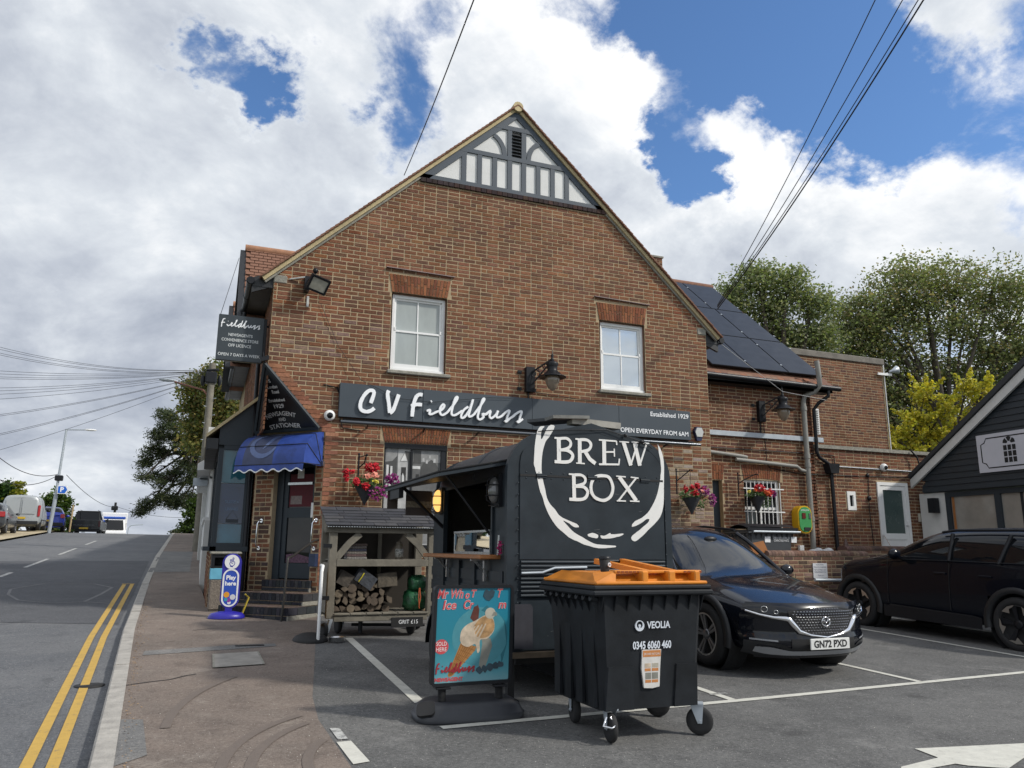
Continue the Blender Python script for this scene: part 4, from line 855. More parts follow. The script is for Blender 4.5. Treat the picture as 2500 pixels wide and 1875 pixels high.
ph('photo_poster',shop,[(.25,R4(3.34,3.83,2.95,3.155)),(.06,R4(3.345,3.48,2.92,3.15)),(.6,R4(3.33,3.47,2.83,2.88)),(.06,[(3.46,2.6),(3.48,2.85),(3.53,2.95),(3.6,2.95),(3.66,3.0),(3.72,2.97),(3.8,2.85),(3.83,2.6)]),(.42,[(3.5,2.96),(3.545,2.96),(3.54,3.02),(3.505,3.02)]),(.42,[(3.565,2.93),(3.6,2.93),(3.6,2.99),(3.57,2.99)]),(.42,[(3.62,3.02),(3.65,3.02),(3.65,3.07),(3.62,3.07)]),(.42,[(3.70,2.95),(3.74,2.95),(3.74,3.02),(3.70,3.02)]),(.02,R4(3.4,3.45,2.62,2.74))],.12,(3.325,3.83,2.12,3.165))
ph('photo_poster',shop,[(.12,R4(2.86,3.0,1.95,2.08)),(.02,R4(2.85,3.02,1.84,1.93)),(.6,R4(2.88,2.9,1.86,1.91)),(.6,R4(2.93,2.95,1.87,1.92)),(.6,R4(2.98,2.995,1.86,1.91)),(.02,R4(2.85,3.14,1.6,1.76)),(.25,R4(3.14,3.29,1.7,1.72)),(.12,R4(3.14,3.29,1.62,1.66))],.6,(2.85,3.295,1.55,2.1))
ph('photo_poster',shop,[(.6,[(3.36,1.98),(3.41,2.07),(3.5,2.08),(3.56,1.97)]),(.02,R4(3.55,3.64,1.9,1.97)),(.6,R4(3.565,3.625,1.915,1.955)),(.06,R4(3.47,3.49,1.7,1.9)),(.06,R4(3.51,3.53,1.7,1.9)),(.25,R4(3.55,3.65,1.58,1.88)),(.02,R4(3.66,3.82,1.58,1.93)),(.6,R4(3.7,3.73,1.6,1.72)),(.12,R4(3.34,3.38,1.9,2.09))],.42,(3.325,3.83,1.55,2.1))
# fascia sign
sg=thing('fascia_sign','long dark grey shop sign with white script lettering across the gable','sign',(5.6,Y0-.05,3.68))
m=MB()
for a,b in ((2.01,3.44),(3.444,5.5),(5.503,7.3),(7.303,8.915)): m.bbox(a,b,Y0-.10,Y0+.0,3.625,4.2,.004)
m.build('sign_board',mat('sign_board_grey',(.043,.056,.07),.45,0,.06,2),sg)
for l in D['script']:
    n=len(l); m=MB(); P=[]
    # smooth polyline (Catmull-Rom)
    for i in range(n-1):
        p0,p1,p2,p3=[Vector(l[max(0,min(n-1,i+k))]) for k in(-1,0,1,2)]
        for t in (0,.25,.5,.75): P.append(.5*((2*p1)+(p2-p0)*t+(2*p0-5*p1+4*p2-p3)*t*t+(3*p1-p0-3*p2+p3)*t**3))
    P.append(Vector(l[-1])); big=P[0].x<3.5 and True
    ws=[(.062 if i%7 else .058) if (len(l)>1 and l[0][0]<3.5) else .038 for i in range(len(P))]
    ws=[w*(1+.05*math.sin(i*1.3)) for i,w in enumerate(ws)]; lk_=D['script'].index(l)
    m.ribbon(P,ws,F(.105),.0,.036+.0008*lk_,0,.00025); m.build('letter',K['letter'],sg)
for tx_,x_,z_,w in (('Established 1929',8.43,4.085,.87),('OPEN EVERYDAY FROM 6AM',8.09,3.735,1.52)):
    m=MB(); text(m,tx_,F(.104),(x_,z_),.125,.002,width=w,bold=.0015); m.build('lettering',K['letter'],sg)
# trough light bars under the sign
for i,(a,b) in enumerate(((2.03,5.85),(5.9,9.04))):
    lb=thing('sign_light_bar',('left' if i==0 else 'right')+' half of the long tubular light bar under the shop sign','light bar',((a+b)/2,Y0-.2,3.5),group='light bars under the fascia sign')
    m=MB(); m.tube([(a,Y0-.22,3.525),(b,Y0-.22,3.525)],.028,10); m.build('tube_housing',mat('satin_bar',(.10,.11,.125),.3,.6,0) if i==0 else bpy.data.materials['satin_bar'],lb)
    k=int((b-a)/.95)
    for j in range(k): x=a+.45+j*.98; mm=MB(); mm.beam((x,Y0-.21,3.51),(x+.03,Y0-.0,3.48),.02,.03); mm.build('bracket',K['black'],lb)
m=MB(); m.box(2.1,9.0,Y0-.05,Y0,3.55,3.61); m.build('cable_tray',K['blackmatt'],shop)
# ornate wall lamps
def lamp(x,y,zt,label):
    L=thing('wall_lamp',label,'lamp',(x,y,zt-.49),group='ornate wall lamps')
    m=MB(); m.bbox(x,x+.17,y-.11,y,zt-.47,zt,.006); m.build('mounting_box',K['black'],L)
    m=MB()
    for z in (zt-.1,zt-.41):
        for xx in (x-.09,x+.2): m.bbox(xx-.05,xx+.03,y-.03,y-.005,z-.03,z+.03,.004); m.ell((xx-.02,y-.035,z),(.012,.008,.012),8,5)
    m.build('fixing_plate',K['black'],L)
    ex=x+.36; ey=y-.46
    m=MB(); m.beam((x+.1,y-.1,zt-.1),(ex,ey,zt+.10),.025,.022); m.beam((x+.1,y-.1,zt-.34),(ex,ey,zt+.07),.022,.02)
    for t,rr in ((.22,.075),(.48,.055),(.7,.036)):
        c=Vector((x+.1,y-.1,zt-.21)).lerp(Vector((ex,ey,zt+.08)),t); d=Vector((ex-x-.1,ey-y+.1,0)).normalized()
        m.tube([c+d*rr*math.cos(a)+Vector((0,0,rr*math.sin(a))) for a in [i*math.pi/8 for i in range(16)]],.008,5,closed=True)
    m.build('scroll_bracket',K['black'],L)
    m=MB(); m.lathe((ex,ey,zt+.1),[(.02,-.06),(.035,-.03),(.03,0),(.018,.03),(.028,.06),(.012,.1),(.006,.17),(.0,.2)],12); m.build('finial',K['black'],L)
    c=(ex,ey,zt-.2)
    m=MB(); m.lathe(c,[(.03,.26),(.06,.25),(.10,.23),(.115,.2),(.095,.16),(.09,.09),(.105,.06),(.14,.04),(.17,.0),(.25,-.035),(.255,-.05),(.24,-.05),(.13,-.02)],26); m.build('shade',K['black'],L)
    m=MB(); m.lathe(c,[(.128,-.03),(.135,-.09),(.12,-.16),(.085,-.23),(.04,-.28),(.0,-.3)],20); m.build('globe',mat('amber_glass',(.25,.2,.15),.1,0,.1,8,spec=.7) if 'amber_glass' not in bpy.data.materials else bpy.data.materials['amber_glass'],L)
    m=MB(); m.tube([(x+.07,y-.02,zt-.47),(x+.075,y-.02,zt-.62),(x+.06,y-.015,zt-.8)],.012,6); m.build('cable',K['black'],L)
lamp(5.38,Y0,4.79,'ornate black wall lamp above the long shop sign on the gable')
lamp(11.44,14.0,4.79,'ornate black wall lamp under the solar panelled roof beside the grey pipe')
# floodlight with sensor
fl=thing('floodlight','large dark floodlight tilted down near the left edge of the gable','floodlight',(1.45,Y0-.1,5.5))
m=MB(); C=Vector((1.53,Y0-.32,5.78)); u=Vector((.86,0,-.33)).normalized(); n=Vector((.12,-.8,-.55)).normalized(); u=(u-n*u.dot(n)).normalized(); v=n.cross(u)*-1
m.obox(C-n*.03,u*.17,v*.135,n*.03); m.build('housing',K['black'],fl)
m=MB(); m.obox(C+n*.003,u*.14,v*.1,n*.004); m.build('lens',mat('flood_lens',(.35,.34,.29),.12,0,.2,10,spec=.8),fl)
m=MB()
for s in(-1,1): m.obox(C+v*s*.118+n*.005,u*.17,v*.017,n*.01); m.obox(C+u*s*.153+n*.005,u*.017,v*.12,n*.0095)
m.build('bezel',K['black'],fl)
m=MB(); m.beam((1.36,Y0-.02,5.95),C-n*.03-u*.1,.06,.06); m.obox((1.36,Y0-.1,5.83),(.04,0,0),(0,.1,0),(0,0,.12)); m.build('mounting_arm',K['black'],fl)
m=MB(); m.beam((1.09,Y0-.01,5.92),(1.36,Y0-.1,5.97),.03,.02); m.bbox(1.385,1.425,Y0-.02,Y0,5.47,5.66,.004); m.build('bracket',mat('pale_bracket',(.5,.5,.48),.5,0,.1,9),fl)
m=MB(); m.ell((1.49,Y0-.12,6.09),(.045,.045,.05)); m.tube([(1.49,Y0-.12,6.05),(1.47,Y0-.1,5.98)],.015,6); m.build('sensor',K['black'],fl)
# dome cameras
def dome(x,y,z,label):
    c=thing('cctv_camera',label,'camera',(x,y,z-.07),group='white dome cameras')
    m=MB(); m.lathe((x,y,z),[(.09,0),(.092,.05),(.075,.085),(.055,.095)],18,(0,-1,-.15)); m.build('housing',K['white'],c)
    m=MB(); m.ell((x,y-.085,z-.012),(.052,.05,.052)); m.build('dome',K['glassdark'],c)
dome(1.87,Y0-.01,3.645,'white dome camera between the triangular sign and the long shop sign')
dome(15.02,13.97,3.46,'white dome camera on the brick wall beside the white framed door')
# bell box
m=MB(); bb=thing('alarm_box','dark blue and white alarm box on the brick wall right of the long shop sign','alarm',(9.13,Y0-.08,3.62))
hx=[(-.11,.05),(-.06,.14),(.06,.14),(.11,.05),(.05,-.14),(-.05,-.14)]
fb=frame((9.13,Y0,3.77),(1,0,0),FN); m.prism(hx,fb,0,.07); m.build('base',mat('navy_plastic',(.012,.016,.06),.35,0,0),bb)
m=MB(); m.prism([(x*.86,y*.9-.005) for x,y in hx[:4]]+[(.062,-.06),(-.062,-.06)],fb,.07,.088); m.build('cover',mat('clear_white_plastic',(.5,.5,.48),.15,0,.1,9),bb)
# hanging sign on a bracket
hs=thing('hanging_sign','dark grey square sign with white script projecting over the pavement','sign',(.38,13.35,4.48))
m=MB(); m.bbox(.03,.76,13.31,13.39,4.50,5.28,.008); m.build('sign_board',mat('sign_board_dark',(.032,.042,.05),.45,0,.05,2),hs)
m=MB(); m.bbox(.76,.80,13.28,13.42,4.52,5.26,.004); m.tube([(.8,13.35,5.15),(.86,13.35,5.15)],.02); m.tube([(.8,13.35,4.62),(.86,13.35,4.62)],.02); m.build('bracket',K['black'],hs)
fh=frame((0,13.31,0),(1,0,0),FN)
xs=[p[0] for l in D['script'][3:] for p in l]; zs=[p[1] for l in D['script'][3:] for p in l]; ax,bx=3.28,max(xs); az=min(zs)
for l in D['script'][2:]:
    l=[p for p in l]
    if l[0][0]<3.2: continue
    Q=[((p[0]-ax)/(bx-ax)*.6+.09,(p[1]-az)*.36+5.06) for p in l]; m=MB(); m.ribbon(Q,.016,fh,.001,.003+.0004*D['script'].index(l),0,.0002); m.build('letter',K['letter'],hs)
for s_,z_,w in (('NEWSAGENTS',4.94,.38),('CONVENIENCE STORE',4.85,.58),('OFF LICENCE',4.76,.36),('OPEN 7 DAYS A WEEK',4.6,.66)):
    m=MB(); text(m,s_,fh,(.39,z_),.07,.002,width=w,bold=.0008); m.build('lettering',mat('pale_lettering',(.6,.62,.62),.5) if 'pale_lettering' not in bpy.data.materials else bpy.data.materials['pale_lettering'],hs)
# triangular sign hung under the corbels
tri=thing('triangular_sign','black triangular newsagent sign under the corbelled corner above the door','sign',tuple(CC+Vector((0,0,3.38))))
A=CC+CU*-.66+CN*.13+Vector((0,0,3.42)); B=CC+CU*.66+CN*.13+Vector((0,0,3.42)); T=Vector((.79,12.93,4.42))
mid=(A+B)/2; up=(T-mid); ul=(B-A).normalized(); nn=ul.cross(up).normalized(); 
if nn.y>0: nn=-nn
vv=nn.cross(ul); 
if vv.z<0: vv=-vv
tf=(mid,ul,vv,nn); hh=(T-mid).dot(vv); tu=(T-mid).dot(ul); hw_=(B-A).length/2
m=MB(); m.prism([(-hw_,0),(hw_,0),(tu,hh)],tf,-.04,.01); m.build('sign_board',mat('gloss_black_board',(.008,.01,.013),.3,0,.1,4),tri)
m=MB(); m.ribbon([(-hw_,0),(hw_,0)],.045,tf,.01,.03); m.ribbon([(hw_,0),(tu,hh)],.045,tf,.0105,.031); m.ribbon([(tu,hh),(-hw_,0)],.045,tf,.011,.0305); m.build('frame',K['anthracite'],tri)
lm=mat('grey_lettering',(.6,.6,.59),.6)
for s_,at,w,arc in (('5',(tu*.76-.02,hh*.74),.045,None),('London',(tu*.66-.0,hh*.655),.2,None),('Road',(tu*.6+.03,hh*.58),.14,None),('Established',(tu*.45,hh*.455),.33,None),('1929',(tu*.36,hh*.365),.2,None),('NEWSAGENT',(-.02,hh*.255),.62,.85),('AND',(-.01,hh*.165),.15,None),('STATIONER',(.0,hh*.075),.64,1.6)):
    m=MB(); sz=.085 if len(s_)<8 else (.11 if s_.isupper() else .075)
    if s_=='1929': sz=.1
    text(m,s_,tf,at,sz,.013,width=w,bold=.002,arc=arc); m.build('lettering',lm,tri)
m=MB(); p=T+Vector((-.02,-.06,.06)); m.obox(p,(.06,0,.02),(0,.03,0),(-.01,0,.03)); m.tube([T+Vector((0,0,-.02)),p],.012); m.tube([p,p+Vector((-.02,.08,.12))],.01); m.obox(p+Vector((.05,0,.03)),(.02,0,0),(0,.02,0),(0,0,.03)); m.build('lamp_fitting',K['black'],label='small black lamp fitting at the peak of the triangular sign',cat='lamp')
# blue awning
aw=thing('awning','faded blue fabric door awning with scalloped white edge','awning',tuple(CC+Vector((0,0,2.75))))
K['awn']=mat('blue_awning_fabric',(.014,.042,.20),.55,0,.25,4,.1,40,col2=(.026,.066,.31)); K['awnfade']=mat('faded_awning_fabric',(.045,.058,.125),.6,0,.3,6)
zt,zb=3.36,2.80; HWt,HWb=.68,.70; DP=.50
m=MB(); N=14; M_=9; vs=[]
for i in range(N+1):
    t=i/N*math.pi/2
    for j in range(M_+1):
        s=-1+2*j/M_
        vs.append(c2(s*(HWt+(HWb-HWt)*(i/N)), zb+(zt-zb)*math.cos(t)**.9, .02+DP*math.sin(t)))
fs=[(i*(M_+1)+j,i*(M_+1)+j+1,(i+1)*(M_+1)+j+1,(i+1)*(M_+1)+j) for i in range(N) for j in range(M_)]
mi=[1 if (1<=f%M_<=4) and f>M_*1 else 0 for f in range(len(fs))]
b=len(m.v); m.v+=vs; m.f+=fs; m.m+=mi; m.s+=[True]*len(fs)
m.build('canopy',[K['awn'],K['awnfade']],aw)
for s in(-1,1):
    m=MB(); pts=[c2(s*HWt,zb,.02)]+[c2(s*(HWt+(HWb-HWt)*(i/N)),zb+(zt-zb)*math.cos(i/N*math.pi/2)**.9,.02+DP*math.sin(i/N*math.pi/2)) for i in range(N+1)]
    m.add(pts,[(0,i,i+1) for i in range(1,N+1)]); m.build('side_panel',K['awn'],aw)
for i0 in (4,9,14):
    m=MB(); m.tube([c2(s_*(HWt+.003+(HWb-HWt)*(i0/N)),zb+(zt-zb)*max(0,math.cos(i0/N*math.pi/2))**.9+.004,.02+.004+DP*math.sin(i0/N*math.pi/2)) for s_ in [-1+2*k/10 for k in range(11)]]+[c2(HWt+.004,zb+.02,.03)],.007,5); m.build('hoop_seam',K['blackmatt'],aw)
m=MB(); w=MB(); q=60; vs=[];vw=[]
for i in range(q+1):
    s=-1+2*i/q; sc=.10+.022*math.cos(i/q*2*math.pi*6.0)
    vs+=[c2(s*HWb,zb+.002,.02+DP),c2(s*HWb,zb-sc,.02+DP+.015)]; vw+=[c2(s*HWb,zb-sc+.012,.02+DP+.019),c2(s*HWb,zb-sc-.008,.02+DP+.019)]
m.add(vs,[(2*i,2*i+1,2*i+3,2*i+2) for i in range(q)]); m.build('valance',K['awn'],aw); w.add(vw,[(2*i,2*i+1,2*i+3,2*i+2) for i in range(q)]); w.build('white_trim',K['white'],aw)
# emblem on awning: pale C with a stroke through it, lying on the canopy
def onaw(u,h): # h 0..1 arc position
    t=h*math.pi/2; return Vector(c2(u,zb+(zt-zb)*math.cos(t)**.9+.0,.02+DP*math.sin(t)))+Vector((0,0,.004))+CN*.006
def awn_stroke(pts,ws):
    P=[Vector((p[0],p[1])) for p in pts]; v=[]
    for i,p in enumerate(P):
        d=(P[min(i+1,len(P)-1)]-P[max(i-1,0)]).normalized(); nn_=Vector((-d.y,d.x))*ws[i]/2
        v+=[onaw(p.x+nn_.x*.9,p.y+nn_.y),onaw(p.x-nn_.x*.9,p.y-nn_.y)]
    m=MB(); m.add(v,[(2*i,2*i+1,2*i+3,2*i+2) for i in range(len(P)-1)]); m.build('emblem',mat('pale_blue_print',(.10,.14,.28),.6,0,.15,9) if 'pale_blue_print' not in bpy.data.materials else bpy.data.materials['pale_blue_print'],aw)
awn_stroke([(.12-.28+.27*math.cos(a),.56+.30*math.sin(a)) for a in [math.radians(x) for x in range(250,20,-15)]],[.03+.07*math.sin((i+1)/17*math.pi) for i in range(16)])
awn_stroke([(-.3,.2),(-.1,.24),(.1,.27),(.28,.2)],[.03,.07,.07,.01]); awn_stroke([(-.02,.25),(-.06,.45),(-.12,.62),(-.17,.72)],[.1,.09,.07,.01])
m=MB(); 
for s in (-1,1): m.bbox(0,0.001,0,0.001,0,0.001,.0001) if False else m.obox(c2(s*(HWt+.02),2.84,.02),CU*.02,CN*.03,Vector((0,0,.04)))
m.build('wall_bracket',K['steel'],aw)
# hanging baskets
K['leaf']=mat('basket_leaf',(.06,.12,.025),.6,0,.35,20); K['cone']=mat('dark_wicker',(.028,.03,.035),.7,0,.3,30)
PET={n:mat(n,c,.55,0,.2,30) for n,c in (('red_petal',(.45,.008,.02)),('magenta_petal',(.2,.012,.13)),('peach_petal',(.75,.3,.22)),('orange_petal',(.6,.1,.02)),('yellow_petal',(.5,.42,.05)))}
def leaf_cloud(mb,c,rad,n,sz,rr,flat=.6):
    for i in range(n):
        d=Vector((rr.gauss(0,1),rr.gauss(0,1),rr.gauss(0,1))); d.normalize(); p=Vector(c)+Vector((d.x*rad[0],d.y*rad[1],d.z*rad[2]))*rr.uniform(.45,1)
        a=Vector((rr.uniform(-1,1),rr.uniform(-1,1),rr.uniform(-.6,.6))).normalized(); b=a.orthogonal().normalized(); s=sz*rr.uniform(.6,1.3)
        mb.add([p-a*s,p+b*s*flat,p+a*s,p-b*s*flat],[(0,1,2,3)])
def basket(x,y,zr,zt,bx0,bz,seed,label,flowers):
    rr=random.Random(seed); b=thing('hanging_basket',label,'hanging basket',(x,y,zt),group='cone hanging baskets of flowers')
    m=MB(); H=zr-zt; R0=.165; prof=[]
    for i in range(15):
        t=i/14; prof+=[(.004+R0*t-.0,H*t),(.004+R0*t+.008,H*(t+.02)),(.004+R0*min(1,t+.03),H*(t+.04))]
    m.lathe((x,y,zt),prof,20); m.build('wicker_cone',K['cone'],b)
    m=MB(); leaf_cloud(m,(x,y,zr+.06),(.27,.22,.12),260,.035,rr); leaf_cloud(m,(x+.2,y,zr-.05),(.17,.15,.18),160,.026,rr); m.build('foliage',K['leaf'],b)
    for nm,pos,rad,n in flowers:
        m=MB(); leaf_cloud(m,(x+pos[0],y-.12+pos[1],zr+pos[2]),rad,n,.028,rr,.8); m.build('blossom',PET[nm],b)
    m=MB(); m.tube([(bx0,y+.12,bz+.13),(bx0,y+.12,bz-.35)],.014,6); m.tube([(bx0,y+.12,bz-.1),(bx0+.08,y+.05,bz-.02),(x,y-.0,bz+.12),(x,y-.06,bz+.1)],.011,6); m.tube([(bx0,y+.12,bz+.08),(x,y,bz+.1)],.008,6)
    m.ell((bx0,y+.12,bz+.13),(.02,.02,.02),8,5); m.ell((x,y-.06,bz+.1),(.018,.018,.018),8,5); m.tube([(x,y,bz+.1),(x,y,zr+.02)],.004,4); m.build('bracket',K['black'],b)
basket(2.47,Y0-.28,2.47,2.17,2.37,2.88,1,'hanging basket of red and peach flowers left of the shop window',[('red_petal',(.08,0,.30),(.13,.08,.09),150),('red_petal',(-.3,0,.22),(.1,.06,.05),60),('red_petal',(-.33,0,.13),(.05,.05,.06),45),('red_petal',(-.18,-.1,.06),(.06,.05,.06),60),('red_petal',(-.03,-.12,-.0),(.07,.05,.06),70),('peach_petal',(.1,-.1,.17),(.07,.04,.05),45),('peach_petal',(-.01,-.11,.15),(.04,.03,.04),30),('yellow_petal',(.13,-.1,.07),(.05,.03,.03),25),('magenta_petal',(.42,0,.13),(.13,.08,.1),110),('magenta_petal',(.16,-.05,-.12),(.15,.06,.12),60),('magenta_petal',(.3,-.05,-.08),(.1,.06,.12),50)])
basket(8.74,Y0-.28,2.47,2.16,8.5,2.9,2,'hanging basket of red and purple flowers between the black trailer and the corner door',[('red_petal',(.06,0,.24),(.06,.05,.07),70),('red_petal',(-.2,0,.17),(.06,.05,.08),60),('red_petal',(-.06,0,.2),(.05,.04,.05),40),('red_petal',(-.07,-.1,.09),(.09,.05,.05),60),('red_petal',(.2,0,.19),(.05,.04,.03),30),('magenta_petal',(.2,0,.14),(.15,.1,.12),130),('magenta_petal',(.4,0,-.02),(.08,.08,.13),110),('peach_petal',(.1,-.1,.12),(.03,.02,.03),14)])
basket(11.1,13.72,2.62,2.28,10.72,3.0,3,'hanging basket of dark red flowers in front of the barred window',[('red_petal',(-.02,0,.2),(.14,.08,.09),160),('red_petal',(.2,-.0,.1),(.14,.08,.09),140),('orange_petal',(.08,-.1,.1),(.1,.05,.05),40),('orange_petal',(-.17,-.05,.14),(.04,.03,.03),20),('magenta_petal',(.36,0,.08),(.06,.06,.09),50),('yellow_petal',(-.3,0,.1),(.05,.04,.04),20)])
# thin cables on the facade
def wire(name,pts,r_,m,label,cat='cable',group=None,sag=0,n=14):
    P=[Vector(p) for p in pts]
    if sag:
        Q=[]
        for a,b in zip(P,P[1:]):
            for i in range(n): t=i/n; p=a.lerp(b,t); p.z-=sag*4*t*(1-t); Q.append(p)
        Q.append(P[-1]); P=Q
    x=MB(); x.tube(P,r_,5,cap=False); return x.build(name,m,label=label,cat=cat,group=group)
wire('facade_cable',[(1.75,Y0-.02,4.16),(2.0,Y0-.02,4.12),(2.35,Y0-.02,4.28) if False else (1.97,Y0-.02,4.12),(2.04,Y0-.02,3.98),(2.045,Y0-.02,3.6),(2.1,Y0-.02,3.45),(2.4,Y0-.02,3.42)],.01,K['black'],'black cable running round the left end of the shop sign')
wire('facade_cable',[(2.1,Y0-.1,6.9) if False else (1.62,Y0-.03,5.55),(1.95,Y0-.03,4.85),(2.35,Y0-.11,4.27),(3.0,Y0-.13,4.0),(3.6,Y0-.13,3.98),(4.6,Y0-.13,4.14),(5.1,Y0-.13,4.17)],.004,K['black'],'thin wire drooping from the floodlight across the shop sign')
wire('facade_cable',[(5.5,Y0-.03,4.34),(6.6,Y0-.02,4.27),(7.7,Y0-.02,4.29),(9.4,Y0-.02,4.27)],.006,K['black'],'thin cable crossing the bricks above the right end of the shop sign')
# ---------------------------------------------------------------- right wing, extension, rear block, garage
wing=thing('brick_wing','lower brick wing with solar panelled tiled roof right of the gable','building',(11.5,14,.5))
YW=14.0; WF=frame((0,YW,0),(1,0,0),FN)
BW=(10.99,11.97,1.9,3.02); DW=(9.9,10.42,.5,2.98); SW=(13.87,14.12,2.43,2.86); RD=(14.8,15.76,1.05,3.11)
mb=MB(); mb.prism([(9.4,.2),(13.0,.2),(13.0,5.3),(9.4,5.3)],WF,-.28,0,0,[hole(BW),hole(DW)]); mb.build('wall',K['mortar_dark'],wing)
def spans_w(x0,x1,ex):
    def f(a,b):
        S=[(x0,x1)]
        for (p0,p1,z0,z1) in ex:
            if b-.02>z0 and a+.02<z1:
                N=[]
                for p,q_ in S:
                    if p1<=p or p0>=q_: N.append((p,q_))
                    else:
                        if p0>p: N.append((p,p0))
                        if p1<q_: N.append((p1,q_))
                S=N
        return S
    return f
WP=[(.23,.098,.056),(.2,.09,.055),(.25,.108,.062),(.17,.082,.056),(.215,.1,.062),(.14,.074,.054)]
eye=Vector((0,0,1.5)); pr_=lambda lo:(lambda x,y,z:(Vector((x,y,z))-eye).length if z>lo else None)
brickwork(wing,WF,.3,5.2,spans_w(9.44,13.0,[BW,DW,(10.92,12.05,3.0,3.36),(9.9,10.47,2.98,3.32)]),WP,'wing',pr_(2.0),41)
arch(wing,WF,10.99,11.97,3.02,3.35,17,.06,9,RED,.03); arch(wing,WF,9.95,10.45,2.99,3.31,8,.03,10,RED)
# barred window
x0,x1,z0,z1=BW
m=MB(); m.box(x0,x1,YW+.08,YW+.14,z1-.05,z1); m.box(x0,x0+.06,YW+.08,YW+.14,z0,z1-.05); m.box(x1-.06,x1,YW+.08,YW+.14,z0,z1-.05); m.box(x0+.06,x1-.06,YW+.09,YW+.13,2.38,2.44); m.box(11.46,11.5,YW+.085,YW+.135,z0,z1-.05); m.box(x0,x1,YW+.05,YW+.14,z0-.05,z0); f_=m.build('window_frame',K['white'],wing)
m=MB(); m.box(x0,x1,YW+.115,YW+.12,z0,z1); m.build('pane',K['glassdark'],f_)
for i in range(9):
    m=MB(); xx=x0+.04+i*.112; m.tube([(xx,YW-.03,1.92),(xx,YW-.03,3.0-.03*abs(i-4)/4)],.011,7); m.build('window_bar',K['white'],wing)
for z in (2.33,2.83): m=MB(); m.box(x0-.05,x1+.06,YW-.045,YW-.03,z-.012,z+.012); m.build('window_bar',K['white'],wing)
m=MB(); m.box(9.5,10.42,YW+.12,YW+.16,.5,2.98); m.build('door',K['anthracite'],wing)
# roof
p_=R_(41); ru=Vector((0,math.cos(p_),math.sin(p_))); rn=Vector((0,-math.sin(p_),math.cos(p_))); RO=Vector((0,13.72,5.24))
rp=lambda x,s,h=0:RO+ru*s+rn*h+Vector((x,0,0))
LR=5.75; m=MB(); vs=[rp(x,s,h) for x in(9.2,13.40) for s in(0,LR) for h in(-.1,0)]; m.add(vs,[(0,1,3,2),(4,6,7,5),(0,4,5,1),(2,3,7,6),(1,5,7,3),(0,2,6,4)]); m.build('roof',K['tile'],wing)
t0=MB(); t0.obox((0,0,0),(.082,0,0),ru*.075,rn*.008); me=t0.mesh('roof_tile',K['tile']); 
TM=[mat('clay_tile_%d'%i,c,.9,0,.25,12,.2,50) for i,c in enumerate(((.24,.1,.055),(.16,.08,.055),(.2,.12,.08)))]
mes=[]
for t_ in TM: t0=MB(); t0.obox((0,0,0),(.082,0,0),ru*.075,rn*.008); mes.append(t0.mesh('roof_tile',t_))
for i in range(int(LR/.11)):
    for j in range(4 if i<2 else 2): put('roof_tile',mes[rnd.randrange(3)],wing,Matrix.Translation(rp(13.40-.06-j*.17-(i%2)*.04,i*.11+.04,.016))@Matrix.Rotation(.07,4,'X'))
for j in range(18): put('roof_tile',mes[rnd.randrange(3)],wing,Matrix.Translation(rp(9.6+j*.17,.05,.016))@Matrix.Rotation(.07,4,'X')); 
m=MB(); m.tube([(9.2,*rp(0,LR)[1:]),(13.4,*rp(0,LR)[1:])],.1,10); m.build('ridge_tile',K['tile'],wing)
m=MB(); m.tube([(9.44,13.66,5.22),(13.58,13.66,5.18)],.06,10); m.build('gutter',K['black'],wing)
m=MB(); m.box(9.44,13.4,13.7,14.0,5.08,5.13); m.box(9.44,13.4,13.7,13.73,5.08,5.24); m.build('soffit',K['soft'],wing)
m=MB(); m.box(12.72,13.0,14.0,18.2,.4,5.2); m.add([(12.99,14,5.2),(12.99,18,5.2),(12.99,18,8.9)],[(0,1,2)]); m.build('flank_wall',K['mortar_dark'],wing)
m=MB(); m.box(11.3,11.9,18.3,18.9,8.2,9.80); ch=m.build('chimney',K['mortar_dark'],wing)
brickwork(ch,frame((0,18.298,0),(1,0,0),FN),8.3,9.79,lambda a,b:[(11.3,11.9)],WP,'wing',None,8); brickwork(ch,(Vector((11.9,0,0)),Vector((0,1,0)),Vector((0,0,1)),Vector((1,0,0))),8.3,9.79,lambda a,b:[(18.3,18.9)],WP,'wing',None,9)
m=MB(); m.box(11.27,11.93,18.27,18.93,9.80,9.85); m.build('chimney_cap',K['stone'],wing)
# solar panels : things lying on the roof
K['pv']=mat('solar_glass',(.010,.015,.027),.35,0,.03,3,spec=.2); K['pvf']=mat('panel_frame',(.012,.012,.014),.4,.5,0)
def panel(x0,x1,s0,s1,lab):
    P_=thing('solar_panel',lab,'solar panel',tuple(rp((x0+x1)/2,s0)),group='solar panels on the wing roof')
    m=MB(); c=rp((x0+x1)/2,(s0+s1)/2,.09); a=Vector(((x1-x0)/2-.012,0,0)); b=ru*((s1-s0)/2-.012); m.obox(c,a,b,rn*.018); m.build('frame',K['pvf'],P_)
    m=MB(); m.obox(c+rn*.0195,a*.985,b*.985,rn*.002); m.build('glass',K['pv'],P_)
    m=MB(); 
    for k in(-.6,.6): m.obox(rp(x1,(s0+s1)/2+k*(s1-s0)/2,.115),(.02,0,0),ru*.02,rn*.006)
    m.build('clamp',K['galv'],P_)
S0=.28; S1=2.02; S2=3.75; S3=5.5
names={(0,0):'solar panel at the bottom left of the roof, cut off by the gable',(0,1):'solar panel in the middle of the bottom row',(0,2):'solar panel at the bottom right above the grey pipe',(1,1):'left solar panel of the middle row behind the gable verge',(1,2):'right solar panel of the middle row',(2,1):'left solar panel of the top row behind the gable verge',(2,2):'right solar panel of the top row near the ridge'}
